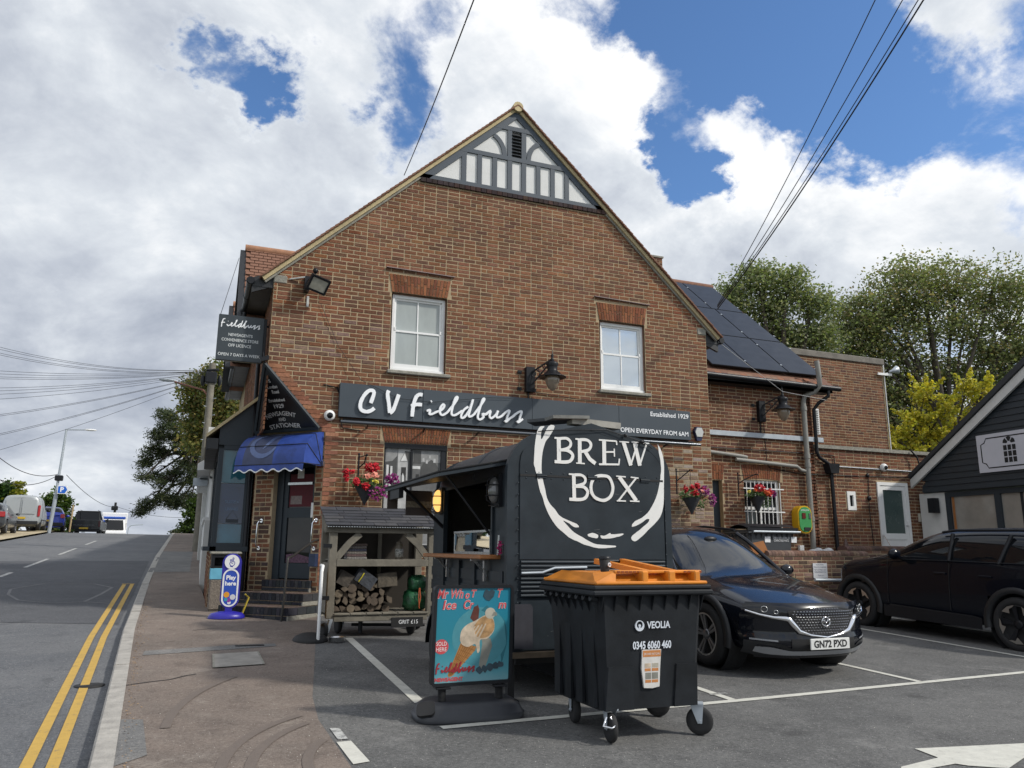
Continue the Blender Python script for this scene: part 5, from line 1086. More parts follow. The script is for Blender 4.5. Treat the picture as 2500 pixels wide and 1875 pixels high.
for (rw,cl),(a,b) in {(0,0):(10.2,11.3),(0,1):(11.3,12.32),(0,2):(12.32,13.33),(1,1):(11.3,12.3),(1,2):(12.3,13.30),(2,1):(11.2,12.2),(2,2):(12.2,13.25)}.items():
    s0,s1=((S0,S1),(S1,S2),(S2,S3))[rw]; panel(a,b,s0,s1,names[rw,cl])
# pipes on the wing
def pipe(name,pts,r_,m,coll=(),par=None):
    x=MB(); x.tube(pts,r_,12)
    for c in coll: x.tube([Vector(c)-Vector((0,0,.05)),Vector(c)+Vector((0,0,.05))],r_*1.2,12)
    return x.build(name,m,par)
pipe('soil_pipe',[(12.9,13.6,5.78),(12.93,13.6,5.5),(12.94,13.6,5.22),(12.9,13.72,5.08),(12.74,13.88,5.0),(12.70,13.9,4.85),(12.7,13.9,.8)],.058,K['greypipe'],[(12.7,13.9,4.7),(12.7,13.9,3.6),(12.7,13.9,3.4),(12.7,13.9,2.2)],wing)
pipe('waste_pipe',[(9.45,13.93,3.62),(10.9,13.93,3.52),(11.05,13.93,3.5)],.04,K['greypipe'],[],wing)
pipe('waste_pipe',[(10.75,13.92,3.44),(11.2,13.92,3.42),(12.4,13.92,3.36),(12.52,13.92,3.28),(12.68,13.92,3.26)],.042,K['greypipe'],[],wing)
pipe('downpipe',[(13.25,13.68,5.12),(13.25,13.68,5.0),(13.1,13.85,4.85),(13.02,13.93,4.7),(13.02,13.93,3.72),(13.08,13.93,3.6),(13.42,13.93,3.42)],.04,K['black'],[(13.02,13.93,4.0)],wing)
x=MB(); x.prism([(13.28,3.24),(13.5,3.24),(13.54,3.46),(13.22,3.46)],WF,.01,.2); x.build('hopper',K['black'],wing)
pipe('downpipe',[(13.4,13.93,3.25),(13.42,13.93,.7)],.042,K['black'],[(13.41,13.93,2.2)],wing)
x=MB(); x.bbox(9.46,13.25,YW-.07,YW,3.95,4.06,.006); x.build('cable_trunking',K['galv'],wing)
for pts in ([(9.2,YW-1.03,3.57),(9.46,YW-.03,3.68),(13.3,YW-.03,3.68),(13.55,YW-.03,3.66),(13.56,YW-.03,3.46)],):
    x=MB(); x.tube(pts[1:],.012,6); x.build('conduit',K['black'],wing)
x=MB(); x.tube([(13.5,YW-.03,3.42),(16.2,YW-.03,3.40)],.013,6); x.build('conduit',K['galv'],wing)
x=MB(); x.tube([(11.6,YW-.03,4.3),(11.62,YW-.03,3.4),(11.7,YW-.03,3.3),(12.6,YW-.02,3.2),(14,YW-.02,3.22),(16.2,YW-.02,3.27)],.009,5); x.build('black_cable',K['black'],wing)
x=MB(); x.tube([(14.55,YW-.02,3.22),(14.5,YW-.02,2.5),(14.58,YW-.02,.9)],.008,5); x.ell((14.53,YW-.03,3.25),(.05,.03,.05),8,6); x.ell((14.52,YW-.03,2.72),(.06,.04,.06),8,6); x.build('black_cable',K['black'],wing)
x=MB(); x.tube([(15.9,YW-.1,3.9),(16.05,YW-.12,3.75),(16.1,YW-.15,3.5),(16.4,YW-.4,3.3)],.02,6); x.build('black_cable',K['black'],wing)
# single storey extension
ext=thing('brick_extension','single storey flat roofed brick extension with white door','building',(14.7,14.1,.4))
mb=MB(); mb.prism([(13.0,.2),(16.6,.2),(16.6,3.88),(13.0,3.88)],WF,-.28,0,0,[hole(SW),hole(RD)]); mb.build('wall',K['mortar_dark'],ext)
brickwork(ext,WF,.9,3.8,spans_w(13.0,16.5,[SW,RD]),WP,'ext',pr_(1.5),43,200)
m=MB(); m.box(13.0,16.6,13.94,14.3,3.82,3.9); m.build('coping',K['stone'],ext); m=MB(); m.box(13,16.5,14.28,20,3.6,3.7); m.build('roof',K['blackmatt'],ext)
x0,x1,z0,z1=SW; m=MB(); 
for a,b,c,e in ((x0,x0+.07,z0,z1),(x1-.07,x1,z0,z1),(x0+.07,x1-.07,z1-.09,z1),(x0+.07,x1-.07,z0,z0+.09)): m.box(a,b,YW-.02,YW+.05,c,e)
f_=m.build('window_frame',K['white'],ext); m=MB(); m.box(x0+.07,x1-.07,YW+.02,YW+.025,z0+.09,z1-.09); m.build('pane',K['glassdark'],f_)
x0,x1,z0,z1=RD; m=MB()
for a,b,c,e in ((x0,x0+.075,z0,z1),(x1-.075,x1,z0,z1),(x0+.075,x1-.075,z1-.075,z1)): m.box(a,b,YW-.03,YW+.06,c,e)
m.build('door_frame',K['white'],ext); m=MB()
for a,b,c,e in ((x0+.08,x0+.17,z0,z1-.08),(x1-.17,x1-.08,z0,z1-.08),(x0+.17,x1-.17,z1-.18,z1-.08),(x0+.17,x1-.17,1.78,1.92),(x0+.17,x1-.17,z0,1.2)): m.box(a,b,YW-.015,YW+.045,c,e)
m.box(x0+.17,x1-.17,YW+.005,YW+.03,1.2,1.78); dd=m.build('door',K['white'],ext)
m=MB(); m.box(x0+.17,x1-.17,YW+.01,YW+.02,1.92,z1-.18); m.build('pane',mat('frosted_green_glass',(.06,.09,.085),.25,0,.1,3,spec=.6),dd); m=MB(); m.tube([(x1-.12,YW-.04,2.08),(x1-.12,YW-.04,2.2)],.012); m.tube([(x1-.12,YW-.06,2.1),(x1-.2,YW-.06,2.1)],.01); m.build('handle',K['chrome'],dd)
m=MB(); m.add([(x0+.02,YW-.05,1.9),(x0-.3,YW-.6,1.5),(x0-.25,YW-.6,1.45),(x0+.07,YW-.05,1.85)],[(0,1,2,3)]); m.build('wooden_prop',K['oak'],label='wooden plank leaning against the white door',cat='plank')
m=MB(); m.bbox(16.02,16.14,YW-.06,YW,2.2,2.4,.008); m.build('socket_box',mat('beige_plastic',(.45,.42,.35),.5),label='beige socket box on the brick wall right of the white door',cat='box')
m=MB(); ab=thing('wall_vent_unit','white louvred unit standing edge-on behind the black downpipe','vent',(13.3,14.4,4.0)); m.bbox(13.42,13.52,14.3,14.36,4.2,4.82,.004); m.build('case',K['white'],ab)
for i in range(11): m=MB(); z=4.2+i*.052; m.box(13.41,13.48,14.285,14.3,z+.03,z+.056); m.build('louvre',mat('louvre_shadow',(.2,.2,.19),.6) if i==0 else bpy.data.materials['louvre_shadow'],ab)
# tall flat-roofed block behind
blk=thing('flat_roofed_block','tall plain brick block with concrete coping behind the extension','building',(15,17.5,.4))
YB=17.0; BF=frame((0,YB,0),(1,0,0),FN)
m=MB(); m.box(9.5,18.62,YB,24,.3,6.95); m.build('wall',K['mortar_dark'],blk)
brickwork(blk,BF,3.6,6.94,lambda a,b:[(12.6,18.6)],[(.19,.085,.052),(.22,.1,.06),(.24,.115,.068),(.16,.075,.05),(.13,.07,.055)],'block',lambda x,y,z:(Vector((x,y,z))-eye).length if x>13.6 else None,47)
m=MB(); m.bbox(9.5,18.68,YB-.05,YB+.35,6.95,7.14,.02); m.build('coping',mat('dark_concrete',(.17,.155,.135),.95,0,.35,5,.4,40),blk)
m=MB(); m.tube([(18.62,YB-.04,6.95),(18.62,YB-.04,3.9)],.018,6); m.build('downpipe',K['white'],blk)
sp=thing('horn_speaker','grey horn speaker on a bracket at the corner of the tall brick block','speaker',(18.75,16.8,6.6))
m=MB(); m.beam((18.35,YB-.06,6.66),(18.85,YB-.1,6.66),.05,.07); m.build('bracket',K['white'],sp); m=MB(); m.lathe((18.75,YB-.12,6.74),[(.03,0),(.05,.1),(.13,.26),(.12,.26),(.04,.1)],14,(.9,-.3,.25)); m.build('horn',K['galv'],sp)
# defibrillator cabinet
df=thing('defibrillator_cabinet','yellow and green defibrillator cabinet on the brick wall beside the grey pipe','cabinet',(12.42,13.8,1.88))
fd=frame((12.42,13.99,2.18),(1,0,0),FN)
def rr_(w,h,r_,n=6):
    out=[]
    for cx,cy,a0 in ((w-r_,h-r_,0),(-w+r_,h-r_,90),(-w+r_,-h+r_,180),(w-r_,-h+r_,270)):
        for i in range(n+1): a=R_(a0+90*i/n); out.append((cx+r_*math.cos(a),cy+r_*math.sin(a)))
    return out
yl=mat('yellow_plastic',(.62,.36,.012),.4,0,.05,5)
m=MB(); m.prism(rr_(.19,.3,.17),fd,0,.2); m.build('case',yl,df)
m=MB(); m.prism([(x*.86,y*.9) for x,y in rr_(.19,.3,.17)],fd,.2,.215); m.build('door_panel',mat('green_panel',(.05,.28,.09),.4,0,.05,5),df)
for nm,a,b,c,e,mm in (('screen',-.09,.0,.02,.14,mat('red_screen',(.12,.02,.015),.3)),('keypad',.1,.15,.02,.14,K['steel']),('notice',-.05,.12,-.24,-.17,K['blackmatt'])): m=MB(); m.prism(R4(a,b,c,e),fd,.215,.23); m.build(nm,mm,df)
m=MB(); text(m,'DEFIBRILLATOR',fd,(.0,.2),.05,.2165,width=.22); m.build('lettering',K['letter'],df)
m=MB(); m.bbox(12.35,12.47,13.93,14,1.5,1.62,.005); m.build('switch_box',K['white'],label='small white box low on the wall under the defibrillator',cat='box')
# weatherboarded garage on the right
gar=thing('weatherboarded_building','dark blue weatherboarded gable building with white bargeboard at the right edge','building',(16,12,.3))
gu=Vector((-.052,-1,0)).normalized(); gn=Vector((-1,.052,0)).normalized(); GO=Vector((16,14.05,0)); GF=(GO,gu,Vector((0,0,1)),gn)
K['wboard']=mat('navy_weatherboard',(.018,.026,.034),.5,0,.12,6)
m=MB(); m.prism([(.3,2.86),(9.5,2.86),(9.5,3.4),(4.9,6.3),(.42,3.3)],GF,-.25,-.02); m.build('gable_wall',K['wboard'],gar)
for k in range(26):
    z=2.88+k*.135; a=max(.3,(z+.09-3.2)/.642+.25); b=9.5 if z<3.4 else 9.5-(z-3.4)/.642
    if b-a<.3: break
    m=MB(); m.prism([(a,z),(b,z),(b,z+.15),(a+(.2 if z>3 else 0),z+.15)],(GO+gn*(.0),gu,Vector((0,.0,1)),gn),-.02,.0)
    # tilt each board: lower edge proud
    for i,p in enumerate(m.v):
        pp=Vector(p)
        if abs(pp.z-z)<.01 and (pp-GO).dot(gn)>-.01: m.v[i]=tuple(pp+gn*.022)
    m.build('board',K['wboard'],gar)
for o_,w_,d0,d1,mm,nm in ((.0,.24,.05,.11,K['white'],'bargeboard'),):
    m=MB(); m.prism([(-.05,2.93),(-.05,3.13),(4.9,6.33),(4.9,6.1)],GF,d0,d1); m.build(nm,K['render'],gar)
m=MB(); m.prism([(-.25,3.03),(-.2,3.15),(4.9,6.5),(4.9,6.34)],GF,-6,.16); m.build('roof',mat('dark_slate_roof',(.03,.033,.038),.7,0,.2,5),gar)
m=MB(); m.prism([(.12,.2),(.85,.2),(.85,2.86),(.12,2.86)],GF,-.3,-.06); m.build('rendered_wall',K['render'],gar)
m=MB(); 
for a,b,c,e in ((.86,.98,.4,2.85),(2.12,2.26,.4,2.85),(3.3,3.42,.4,2.85),(.98,2.12,2.74,2.85),(2.26,3.3,2.74,2.85),(.98,9,.4,1.2)): m.prism(R4(a,b,c,e),GF,-.14,-.05)
f_=m.build('window_frame',K['anthracite'],gar)
for a,b in ((.98,2.12),(2.26,3.3),(3.42,5.5)):
    m=MB(); m.prism(R4(a,b,1.2,2.74),GF,-.11,-.1); m.build('pane',mat('blind_behind_glass',(.27,.25,.22),.12,0,.2,2,spec=.6) if 'blind_behind_glass' not in bpy.data.materials else bpy.data.materials['blind_behind_glass'],f_)
m=MB(); m.prism(R4(2.7,2.76,1.2,2.74),GF,-.099,-.09); m.build('curtain_edge',K['dark'],gar)
m=MB(); m.prism(R4(1.0,1.06,1.2,2.74),GF,-.099,-.092); m.build('curtain_edge',K['oak'],gar)
ol=MB(); ol.obox(GO+gu*.62+gn*.06+Vector((0,0,2.56)),gu*.09,Vector((0,0,.17)),gn*.08); ol.build('outdoor_lamp',K['black'],label='black box lamp on the white wall of the weatherboarded building',cat='lamp')
gs=thing('building_sign','white sign with an arched window picture on the dark weatherboards','sign',tuple(GO+gu*2.6+Vector((0,0,3.2))))
m=MB(); m.prism(R4(1.93,5.6,3.2,4.02),GF,.025,.05); m.build('sign_board',mat('lilac_white',(.55,.55,.6),.5,0,.05,3),gs)
m=MB(); nb_=[(2.03,3.42),(2.1,3.38),(2.15,3.3)]
path=[(5.5,3.29),(2.17,3.29),(2.12,3.38),(2.03,3.42),(2.03,3.80),(2.12,3.84),(2.17,3.93),(5.5,3.93)]
m.ribbon(path,.025,GF,.05,.053); m.build('border_line',K['blackmatt'],gs)
m=MB(); ax_,bx_=2.55,2.86; zb_,zm_=3.36,3.72
wc=[]; 
for c in range(3):
    for r_ in range(3):
        a=ax_+c*(bx_-ax_)/3+.012; b=ax_+(c+1)*(bx_-ax_)/3-.012; z_=zb_+r_*.13; m.prism(R4(a,b,z_+.01,z_+.118),GF,.05,.054)
for k in range(3):
    a0,a1=R_(60*k+6),R_(60*k+54); cx=(ax_+bx_)/2
    m.prism([(cx-.05*math.cos(a0),zm_+.05+.05*math.sin(a0)),(cx-.145*math.cos(a0),zm_+.05+.145*math.sin(a0)),(cx-.15*math.cos((a0+a1)/2),zm_+.05+.15*math.sin((a0+a1)/2)),(cx-.145*math.cos(a1),zm_+.05+.145*math.sin(a1)),(cx-.05*math.cos(a1),zm_+.05+.05*math.sin(a1))],GF,.05,.054)
m.build('window_emblem',K['blackmatt'],gs)
# low boundary wall with bullnose coping
lw=thing('boundary_wall','low brick boundary wall with rounded soldier coping in front of the yard','wall',(11.3,12.1,.3))
YL=12.0; LF=frame((0,YL,0),(1,0,0),FN)
m=MB(); m.box(9.9,12.35,YL,YL+.215,.1,1.41); m.box(12.35,15.3,YL+.6,YL+.83,.1,1.52); m.box(9.9,10.1,YL+.215,YL+1.2,.1,1.41); m.build('wall_core',K['mortar'],lw)
LP=[(.22,.12,.085),(.2,.1,.07),(.26,.15,.11),(.16,.1,.085),(.3,.2,.15),(.13,.085,.07)]
brickwork(lw,LF,.2,1.4,lambda a,b:[(9.9,12.34)],LP,'low',lambda x,y,z:-z,51,260)
brickwork(lw,(Vector((9.9,0,0)),Vector((0,-1,0)),Vector((0,0,1)),Vector((-1,0,0))),.2,1.4,lambda a,b:[(-13.2,-12.0)],LP,'low',None,52)
brickwork(lw,frame((0,YL+.6,0),(1,0,0),FN),1.0,1.5,lambda a,b:[(12.35,15.3)],LP,'low',None,53)
r=random.Random(33)
cop=[]
for i in range(int(2.45/.075)):
    x=9.89+i*.0755; m=MB(); prof=[(YL-.02,1.41)]+[(YL+.107-.127*math.cos(a),1.41+.035+.065*math.sin(a)) for a in [R_(k*22.5) for k in range(9)]]+[(YL+.235,1.41)]
    m.prism([(p[0],p[1]) for p in prof],(Vector((x,0,0)),Vector((0,1,0)),Vector((0,0,1)),Vector((1,0,0))),.004,.072); o=m.build('coping_brick',K['brick'],lw); c=brick_col([(.2,.12,.09),(.16,.1,.08),(.24,.16,.12)],r); ca=o.data.color_attributes.new('Col','FLOAT_COLOR','POINT'); ca.data.foreach_set('color',list((*c,1))*len(o.data.vertices))
for i in range(38):
    x=12.36+i*.0755; m=MB(); prof=[(YL+.58,1.52)]+[(YL+.715-.135*math.cos(a),1.52+.03+.065*math.sin(a)) for a in [R_(k*22.5) for k in range(9)]]+[(YL+.85,1.52)]
    m.prism([(p[0],p[1]) for p in prof],(Vector((x,0,0)),Vector((0,1,0)),Vector((0,0,1)),Vector((1,0,0))),.004,.072); o=m.build('coping_brick',K['brick'],lw); c=brick_col([(.12,.08,.065),(.1,.07,.06),(.16,.1,.08)],r); ca=o.data.color_attributes.new('Col','FLOAT_COLOR','POINT'); ca.data.foreach_set('color',list((*c,1))*len(o.data.vertices))
ps=thing('parking_sign','small white private parking notice on the low brick wall','sign',(11.07,YL-.03,1.0))
lf=frame((0,YL-.012,0),(1,0,0),FN); m=MB(); m.prism(R4(10.9,11.24,1.0,1.275),lf,0,.008); m.build('sign_plate',mat('notice_white',(.6,.6,.62),.5,0,.05,8),ps)
nb2=mat('notice_ink',(.05,.06,.12),.6)
for t_,z_,w in (('POLITE NOTICE',1.245,.18),('PRIVATE PARKING',1.2,.3),('FOR CUSTOMERS USING',1.15,.29),('THESE PREMISES ONLY',1.11,.29),('Thank you',1.05,.14)): m=MB(); text(m,t_,lf,(11.07,z_),.035,.0095,width=w); m.build('lettering',nb2,ps)
m=MB(); m.tube([(10.85,YL-.1,.97),(11.8,YL-.1,.955)],.03,10); m.build('guard_rail',K['galv'],label='horizontal grey metal rail below the private parking notice',cat='rail')
m=MB(); z=.5; m.box(9.7,16.6,12.22,14,.1,.52); m.build('yard_slab',K['concrete'],kind='structure',label='raised concrete yard behind the low wall')
# ---------------------------------------------------------------- coffee trailer
K['tr']=mat('trailer_paint',(.021,.028,.035),.45,0,.35,2.6,.03,8,spec=.25)
K['trr']=mat('trailer_roof_paint',(.03,.034,.042),.48,0,.15,5)
tr=thing('coffee_trailer','dark painted horse-box coffee trailer with large white ring and lettering on its end','trailer',(3.4,7.7,.25))
TX0,TX1,TY0,TY1=2.58,4.22,6.55,9.0; TZ0=.62; ZS=2.18; ZT=2.69
TF=frame((0,TY0,0),(1,0,0),FN)
def endprof(inset=0,n=9):
    x0,x1=TX0+inset,TX1-inset; rx,rz=.50,ZT-ZS-inset; P=[(x0,TZ0),(x1,TZ0),(x1,ZS)]
    P+=[(x1-.42+.42*math.cos(a),ZS+.36*math.sin(a)) for a in [R_(k*90/n) for k in range(1,n+1)]]
    xm=(x0+x1)/2; P+=[(xm,ZS+.46-inset*.5)]
    P+=[(x0+.42+.42*math.cos(a),ZS+.36*math.sin(a)) for a in [R_(90+k*90/n) for k in range(0,n)]]
    P+=[(x0,ZS)]; return P
# rear (towards camera) panels
prof=endprof(.0)
m=MB(); m.prism(endprof(.02),TF,-.03,.0); m.build('end_panel',K['tr'],tr)
# curved corner rim round the end
edge=[p for p in prof[2:]]+[]
m=MB(); P=[(TX1,TZ0)]+prof[2:]+[(TX0,TZ0)]
m.ribbon([(x*.0+x,z) for x,z in P],.07,(Vector((0,TY0,0)),Vector((1,0,0)),Vector((0,0,1)),Vector(FN)),-.05,.012); m.build('edge_rim',K['tr'],tr)
for z0,z1,d,nm in ((1.41,2.145,.012,'lower_panel'),(2.165,2.52,.010,'upper_panel')):
    a,b=TX0+.09,TX1-.05
    if nm=='lower_panel': pl=R4(a,b,z0,z1)
    else:
        pl=[(a,z0),(b,z0),(b,z0+.1)]+[(b-.34+.34*math.cos(q),ZS+.08+.30*math.sin(q)) for q in [R_(k*15) for k in range(1,7)]]+[((a+b)/2,ZS+.42)]+[(a+.34+.34*math.cos(q),ZS+.08+.30*math.sin(q)) for q in [R_(90+k*15) for k in range(0,6)]]+[(a,z0+.1)]
    m=MB(); m.prism(pl,TF,0,d); m.build(nm,K['tr'],tr)
m=MB(); m.box(TX0+.09,TX1-.05,TY0-.016,TY0,2.146,2.164); m.build('panel_joint',K['blackmatt'],tr)
# corrugated lower ramp
for i in range(9):
    z=1.385-i*.036; m=MB(); m.tube([(TX0+.10,TY0-.012,z),(TX1-.06,TY0-.012,z)],.015,6); m.build('corrugation',K['anthracite'],tr)
m=MB(); m.tube([(TX0+.1,TY0-.03,1.29),(TX0+.3,TY0-.035,1.295),(TX0+.42,TY0-.04,1.335),(TX1-.9,TY0-.035,1.34)],.012,6); m.build('cable',K['galv'],tr)
m=MB(); m.box(TX0+.1,TX1-.06,TY0-.012,TY0,TZ0+.02,1.05); m.build('ramp_foot',K['tr'],tr)
m=MB(); m.box(TX0-.02,TX1,TY0-.06,TY0+.03,.58,.625); m.build('bumper_rail',mat('rusty_rail',(.12,.09,.06),.6,.2,.3,9),tr)
m=MB(); m.prism([(2.6,.66),(2.77,.66),(2.77,1.0),(2.75,1.03),(2.6,1.03)],TF,.065,.075); m.build('smoked_panel',mat('smoked_plastic',(.06,.06,.07),.2,0,.1,12),tr)
wl_=mat('off_white_lettering',(.72,.72,.70),.5,0,.05,8)
def smooth(l,k=5):
    n=len(l); P=[]
    if n<4: return [Vector(p) for p in l]
    for i in range(n-1):
        p0,p1,p2,p3=[Vector(l[max(0,min(n-1,i+j))]) for j in(-1,0,1,2)]
        for t in [q/k for q in range(k)]: P.append(.5*((2*p1)+(p2-p0)*t+(2*p0-5*p1+4*p2-p3)*t*t+(3*p1-p0-3*p2+p3)*t**3))
    P.append(Vector(l[-1])); return P
for i_,(pts,w) in enumerate(D['brew']):
    P_=smooth(pts); m=MB(); m.ribbon(P_,[w*(1+.04*math.sin(j*.9+i_)) for j in range(len(P_))],TF,.010,.0142+.00022*i_,0,.00006); m.build('letter_stroke',wl_,tr)
for pts in D['ring']:
    m=MB(); pts=smooth(pts+[pts[0]],3)[:-1]
    m.prism([(min(p[0],TX1-.0)+rnd.uniform(-.002,.002),p[1]+rnd.uniform(-.002,.002)) for p in pts],TF,.010,.0138); m.build('ring_mark',wl_,tr)
rv=MB()
for k in range(15):
    z=.72+k*.105
    if z<2.15:
        for x in (TX0+.07,TX1-.035): rv.ell((x,TY0-.012,z),(.008,.006,.008),6,4)
for k in range(12): x=TX0+.15+k*.125; rv.ell((x,TY0-.013,2.13),(.007,.005,.007),6,4); rv.ell((x,TY0-.011,2.185),(.007,.005,.007),6,4)
rv.build('rivets',K['anthracite'],tr,kind='stuff')
for x in (TX0+.3,(TX0+TX1)/2,TX1-.25): m=MB(); m.box(x-.05,x+.05,TY0-.022,TY0-.01,2.135,2.175); m.tube([(x-.05,TY0-.02,2.155),(x+.05,TY0-.02,2.155)],.009,6); m.build('hinge',K['tr'],tr)
sc_=MB(); rq=random.Random(8)
for k in range(40):
    x,z=rq.uniform(TX0+.12,TX1-.1),rq.choice((rq.uniform(.66,.8),rq.uniform(1.2,1.4),rq.uniform(1.2,2.1))); a=rq.uniform(-.4,.4); l=rq.uniform(.01,.07); sc_.ribbon([(x,z),(x+l*math.cos(a),z+l*math.sin(a))],.003,TF,.0121,.0126)
sc_.build('scuff_marks',mat('scuff_grey',(.09,.095,.1),.6,0,.3,30),tr,kind='stuff')
# roof skin (barrel), sides
m=MB(); vs=[];N=0
top=prof[2:]
for y in (TY0,TY0+.05,TY0+1.0,TY0+1.05,TY1-.35,TY1-.1,TY1):
    k=1 if y<=TY1-.35 else (.93 if y<TY1 else .75)
    for x,z in top: vs.append((3.4+(x-3.4)*(1 if k==1 else .5+.5*k),y,ZS+(z-ZS)*k))
n=len(top)
m.add(vs,[(i*n+j,i*n+j+1,(i+1)*n+j+1,(i+1)*n+j) for i in range(6) for j in range(n-1)],0,True); m.build('roof',K['trr'],tr)
m=MB()
for yy in (TY0+1.02,): m.tube([(x,yy,z+.006) for x,z in top],.012,5)
m.build('roof_seam',K['trr'],tr)
# near side (left) with serving hatch
SX=TX0; SFr=(Vector((SX,0,0)),Vector((0,-1,0)),Vector((0,0,1)),Vector((-1,0,0)))  # u=-Y
hy0,hy1,hz0,hz1=6.98,8.56,1.45,2.14
m=MB(); m.prism(R4(-TY1,-TY0,TZ0,ZS),SFr,-.03,0,0,[R4(-hy1,-hy0,hz0,hz1)]); m.build('side_panel',K['tr'],tr)
m=MB(); m.box(TX1-.03,TX1,TY0,TY1,TZ0,ZS); m.build('side_panel',K['tr'],tr)
m=MB(); m.prism(endprof(.01),(Vector((0,TY1-.03,0)),Vector((1,0,0)),Vector((0,0,1)),Vector((0,-1,0))),-.02,0); m.build('front_panel',K['tr'],tr)
m=MB(); m.box(TX0+.04,TX1-.04,TY0+.04,TY1-.06,.62,.66); m.build('floor',K['dark'],tr)
m=MB(); m.box(TX1-.06,TX1-.035,TY0+.04,TY1-.06,.7,2.2); m.box(TX0+.04,TX1-.06,TY0+.03,TY0+.045,.7,2.2); m.box(TX0+.1,TX1-.06,TY1-.08,TY1-.06,.7,2.2); m.build('inner_wall',mat('dark_inner',(.05,.045,.035),.8,0,.2,4),tr)
m=MB(); m.box(3.5,4.1,7.2,8.7,.7,1.5); m.box(3.6,4.1,7.9,8.3,1.5,1.85); m.box(3.3,3.35,8.05,8.08,1.5,2.2); m.build('inner_equipment',K['steel'] if False else K['anthracite'],tr)
m=MB(); m.box(3.75,4.14,7.3,7.75,1.5,2.0); m.build('inner_screen',K['dark'],tr)
for yy in (hy0,hy1): m=MB(); m.box(SX-.02,SX+.03,yy-.02,yy+.02,hz0,hz1); m.build('hatch_post',K['tr'],tr)
for z in (.80,.95,1.1,1.25): m=MB(); m.box(SX-.012,SX,TY0+.15,TY1,z-.05,z+.05); m.build('side_board',K['tr'],tr)
for yy in (7.45,7.95,8.5): m=MB(); m.box(SX-.03,SX,yy-.03,yy+.03,.66,1.38); m.build('side_batten',K['tr'],tr)
# hatch canopy
m=MB(); A=[(SX-.0,8.78,2.32),(SX-.0,6.62,2.30),(SX-.82,6.9,2.36),(SX-.82,9.0,2.30)]
hx0=SX+.02; m.add([(hx0,8.85,2.30),(hx0,6.68,2.30),(SX-.60,6.95,2.40) if False else (SX-.62,6.72,2.17),(SX-.62,8.9,2.17)]+[(hx0,8.85,2.26),(hx0,6.68,2.26),(SX-.62,6.72,2.13),(SX-.62,8.9,2.13)],[(0,1,2,3),(7,6,5,4),(1,5,6,2),(2,6,7,3),(3,7,4,0)]); cn=m.build('hatch_canopy',K['tr'],tr)
m=MB(); m.tube([(hx0,6.68,2.3),(SX-.62,6.72,2.17),(SX-.62,8.9,2.17),(hx0,8.85,2.3)],.012,5); m.build('canopy_trim',K['rubber'],tr)
for a,b in (((SX-.5,8.5,2.15),(SX,8.58,1.72)),((SX-.45,7.05,2.17),(SX,7.0,1.6))): m=MB(); m.tube([a,b],.012 if a[1]<8 else .02,6); m.build('gas_strut',K['black'],tr)
# folded canopy end towards the log store: fabric side hanging under
m=MB(); m.box(SX-.6,SX-.55,8.3,8.8,2.03,2.14); m.build('canopy_clip',K['black'],tr)
# counter
m=MB(); m.bbox(SX-.20,SX+.02,6.78,8.72,1.405,1.445,.008); m.build('counter',K['oak'],tr)
for yy in (7.1,8.3): m=MB(); m.beam((SX-.15,yy,1.40),(SX-.01,yy,1.25),.02,.02); m.box(SX-.18,SX,yy-.012,yy+.012,1.385,1.405); m.box(SX-.05,SX-.03,yy-.02,yy+.02,1.2,1.39); m.build('counter_bracket',K['steel'],tr)
# bulkhead lamps
for yy,on in ((6.83,0),(8.68,1)):
    c=Vector((SX-.05,yy,2.03)); m=MB(); m.ell(c,(.06,.062,.125)); g_=m.build('lamp_glass',mat('lit_lamp_glass',(.6,.45,.25),.2,0,0,emit=((1,.55,.15),1.2)) if on else mat('smoky_lamp_glass',(.13,.13,.13),.12,0,.1,8,spec=.9),tr)
    m=MB(); m.obox(c+Vector((.035,0,0)),(.02,0,0),(0,.085,0),(0,0,.15))
    for z in (-.05,.05): m.tube([c+Vector((.02,-.075,z)),c+Vector((-.07,-.05,z)),c+Vector((-.07,.05,z)),c+Vector((.02,.075,z))],.006,5)
    m.tube([c+Vector((.02,-.075,-.12)),c+Vector((-.03,-.07,-.14)),c+Vector((-.03,.07,-.14)),c+Vector((.02,.075,-.12))],.006,5); m.tube([c+Vector((.0,0,.14)),c+Vector((-.07,0,.09)),c+Vector((-.075,0,-.09)),c+Vector((0,0,-.14))],.006,5)
    m.build('lamp_cage',mat('bronze_cage',(.06,.055,.05),.5,.4,0) if on else K['black'],tr)
# display case of cakes on the counter
dc=thing('display_case','glass display case with steel edges on the trailer counter','display case',(SX+.02,7.55,1.45))
m=MB(); m.box(SX-.03,SX+.22,6.99,8.1,1.445,1.47); m.box(SX-.035,SX+.0,6.99,8.1,1.655,1.675)
for yy in (6.99,8.085): m.box(SX-.03,SX-.012,yy,yy+.015,1.47,1.66)
m.box(SX-.025,SX+.2,7,8.1,1.56,1.565); m.build('frame',K['steel'],dc)
m=MB(); m.box(SX-.028,SX-.025,7.005,8.085,1.47,1.655); m.build('glass',mat('clear_glass',(.9,.95,.95),.02,0,0,trans=1.0,spec=.5),dc)
m=MB()
for i,(yy,w_) in enumerate(((7.25,.05),(7.45,.11),(7.62,.07))): m.box(SX-.02,SX-.018,yy,yy+w_,1.58,1.64)
m.build('price_card',mat('grey_card',(.3,.3,.3),.8,0,.3,60),dc)
rr=random.Random(6)
pa=MB(); 
for yy in (7.98,7.9,7.82): pa.ell((SX+.05,yy,1.50),(.05,.05,.035))
pa.bbox(SX+.0,SX+.1,7.6,7.76,1.515,1.55,.012); pa.ell((SX+.05,7.72,1.49),(.05,.05,.03)); pa.build('pastry',mat('pastry_crust',(.5,.3,.12),.7,0,.25,20),label='golden pastries in the display case',cat='pastries')
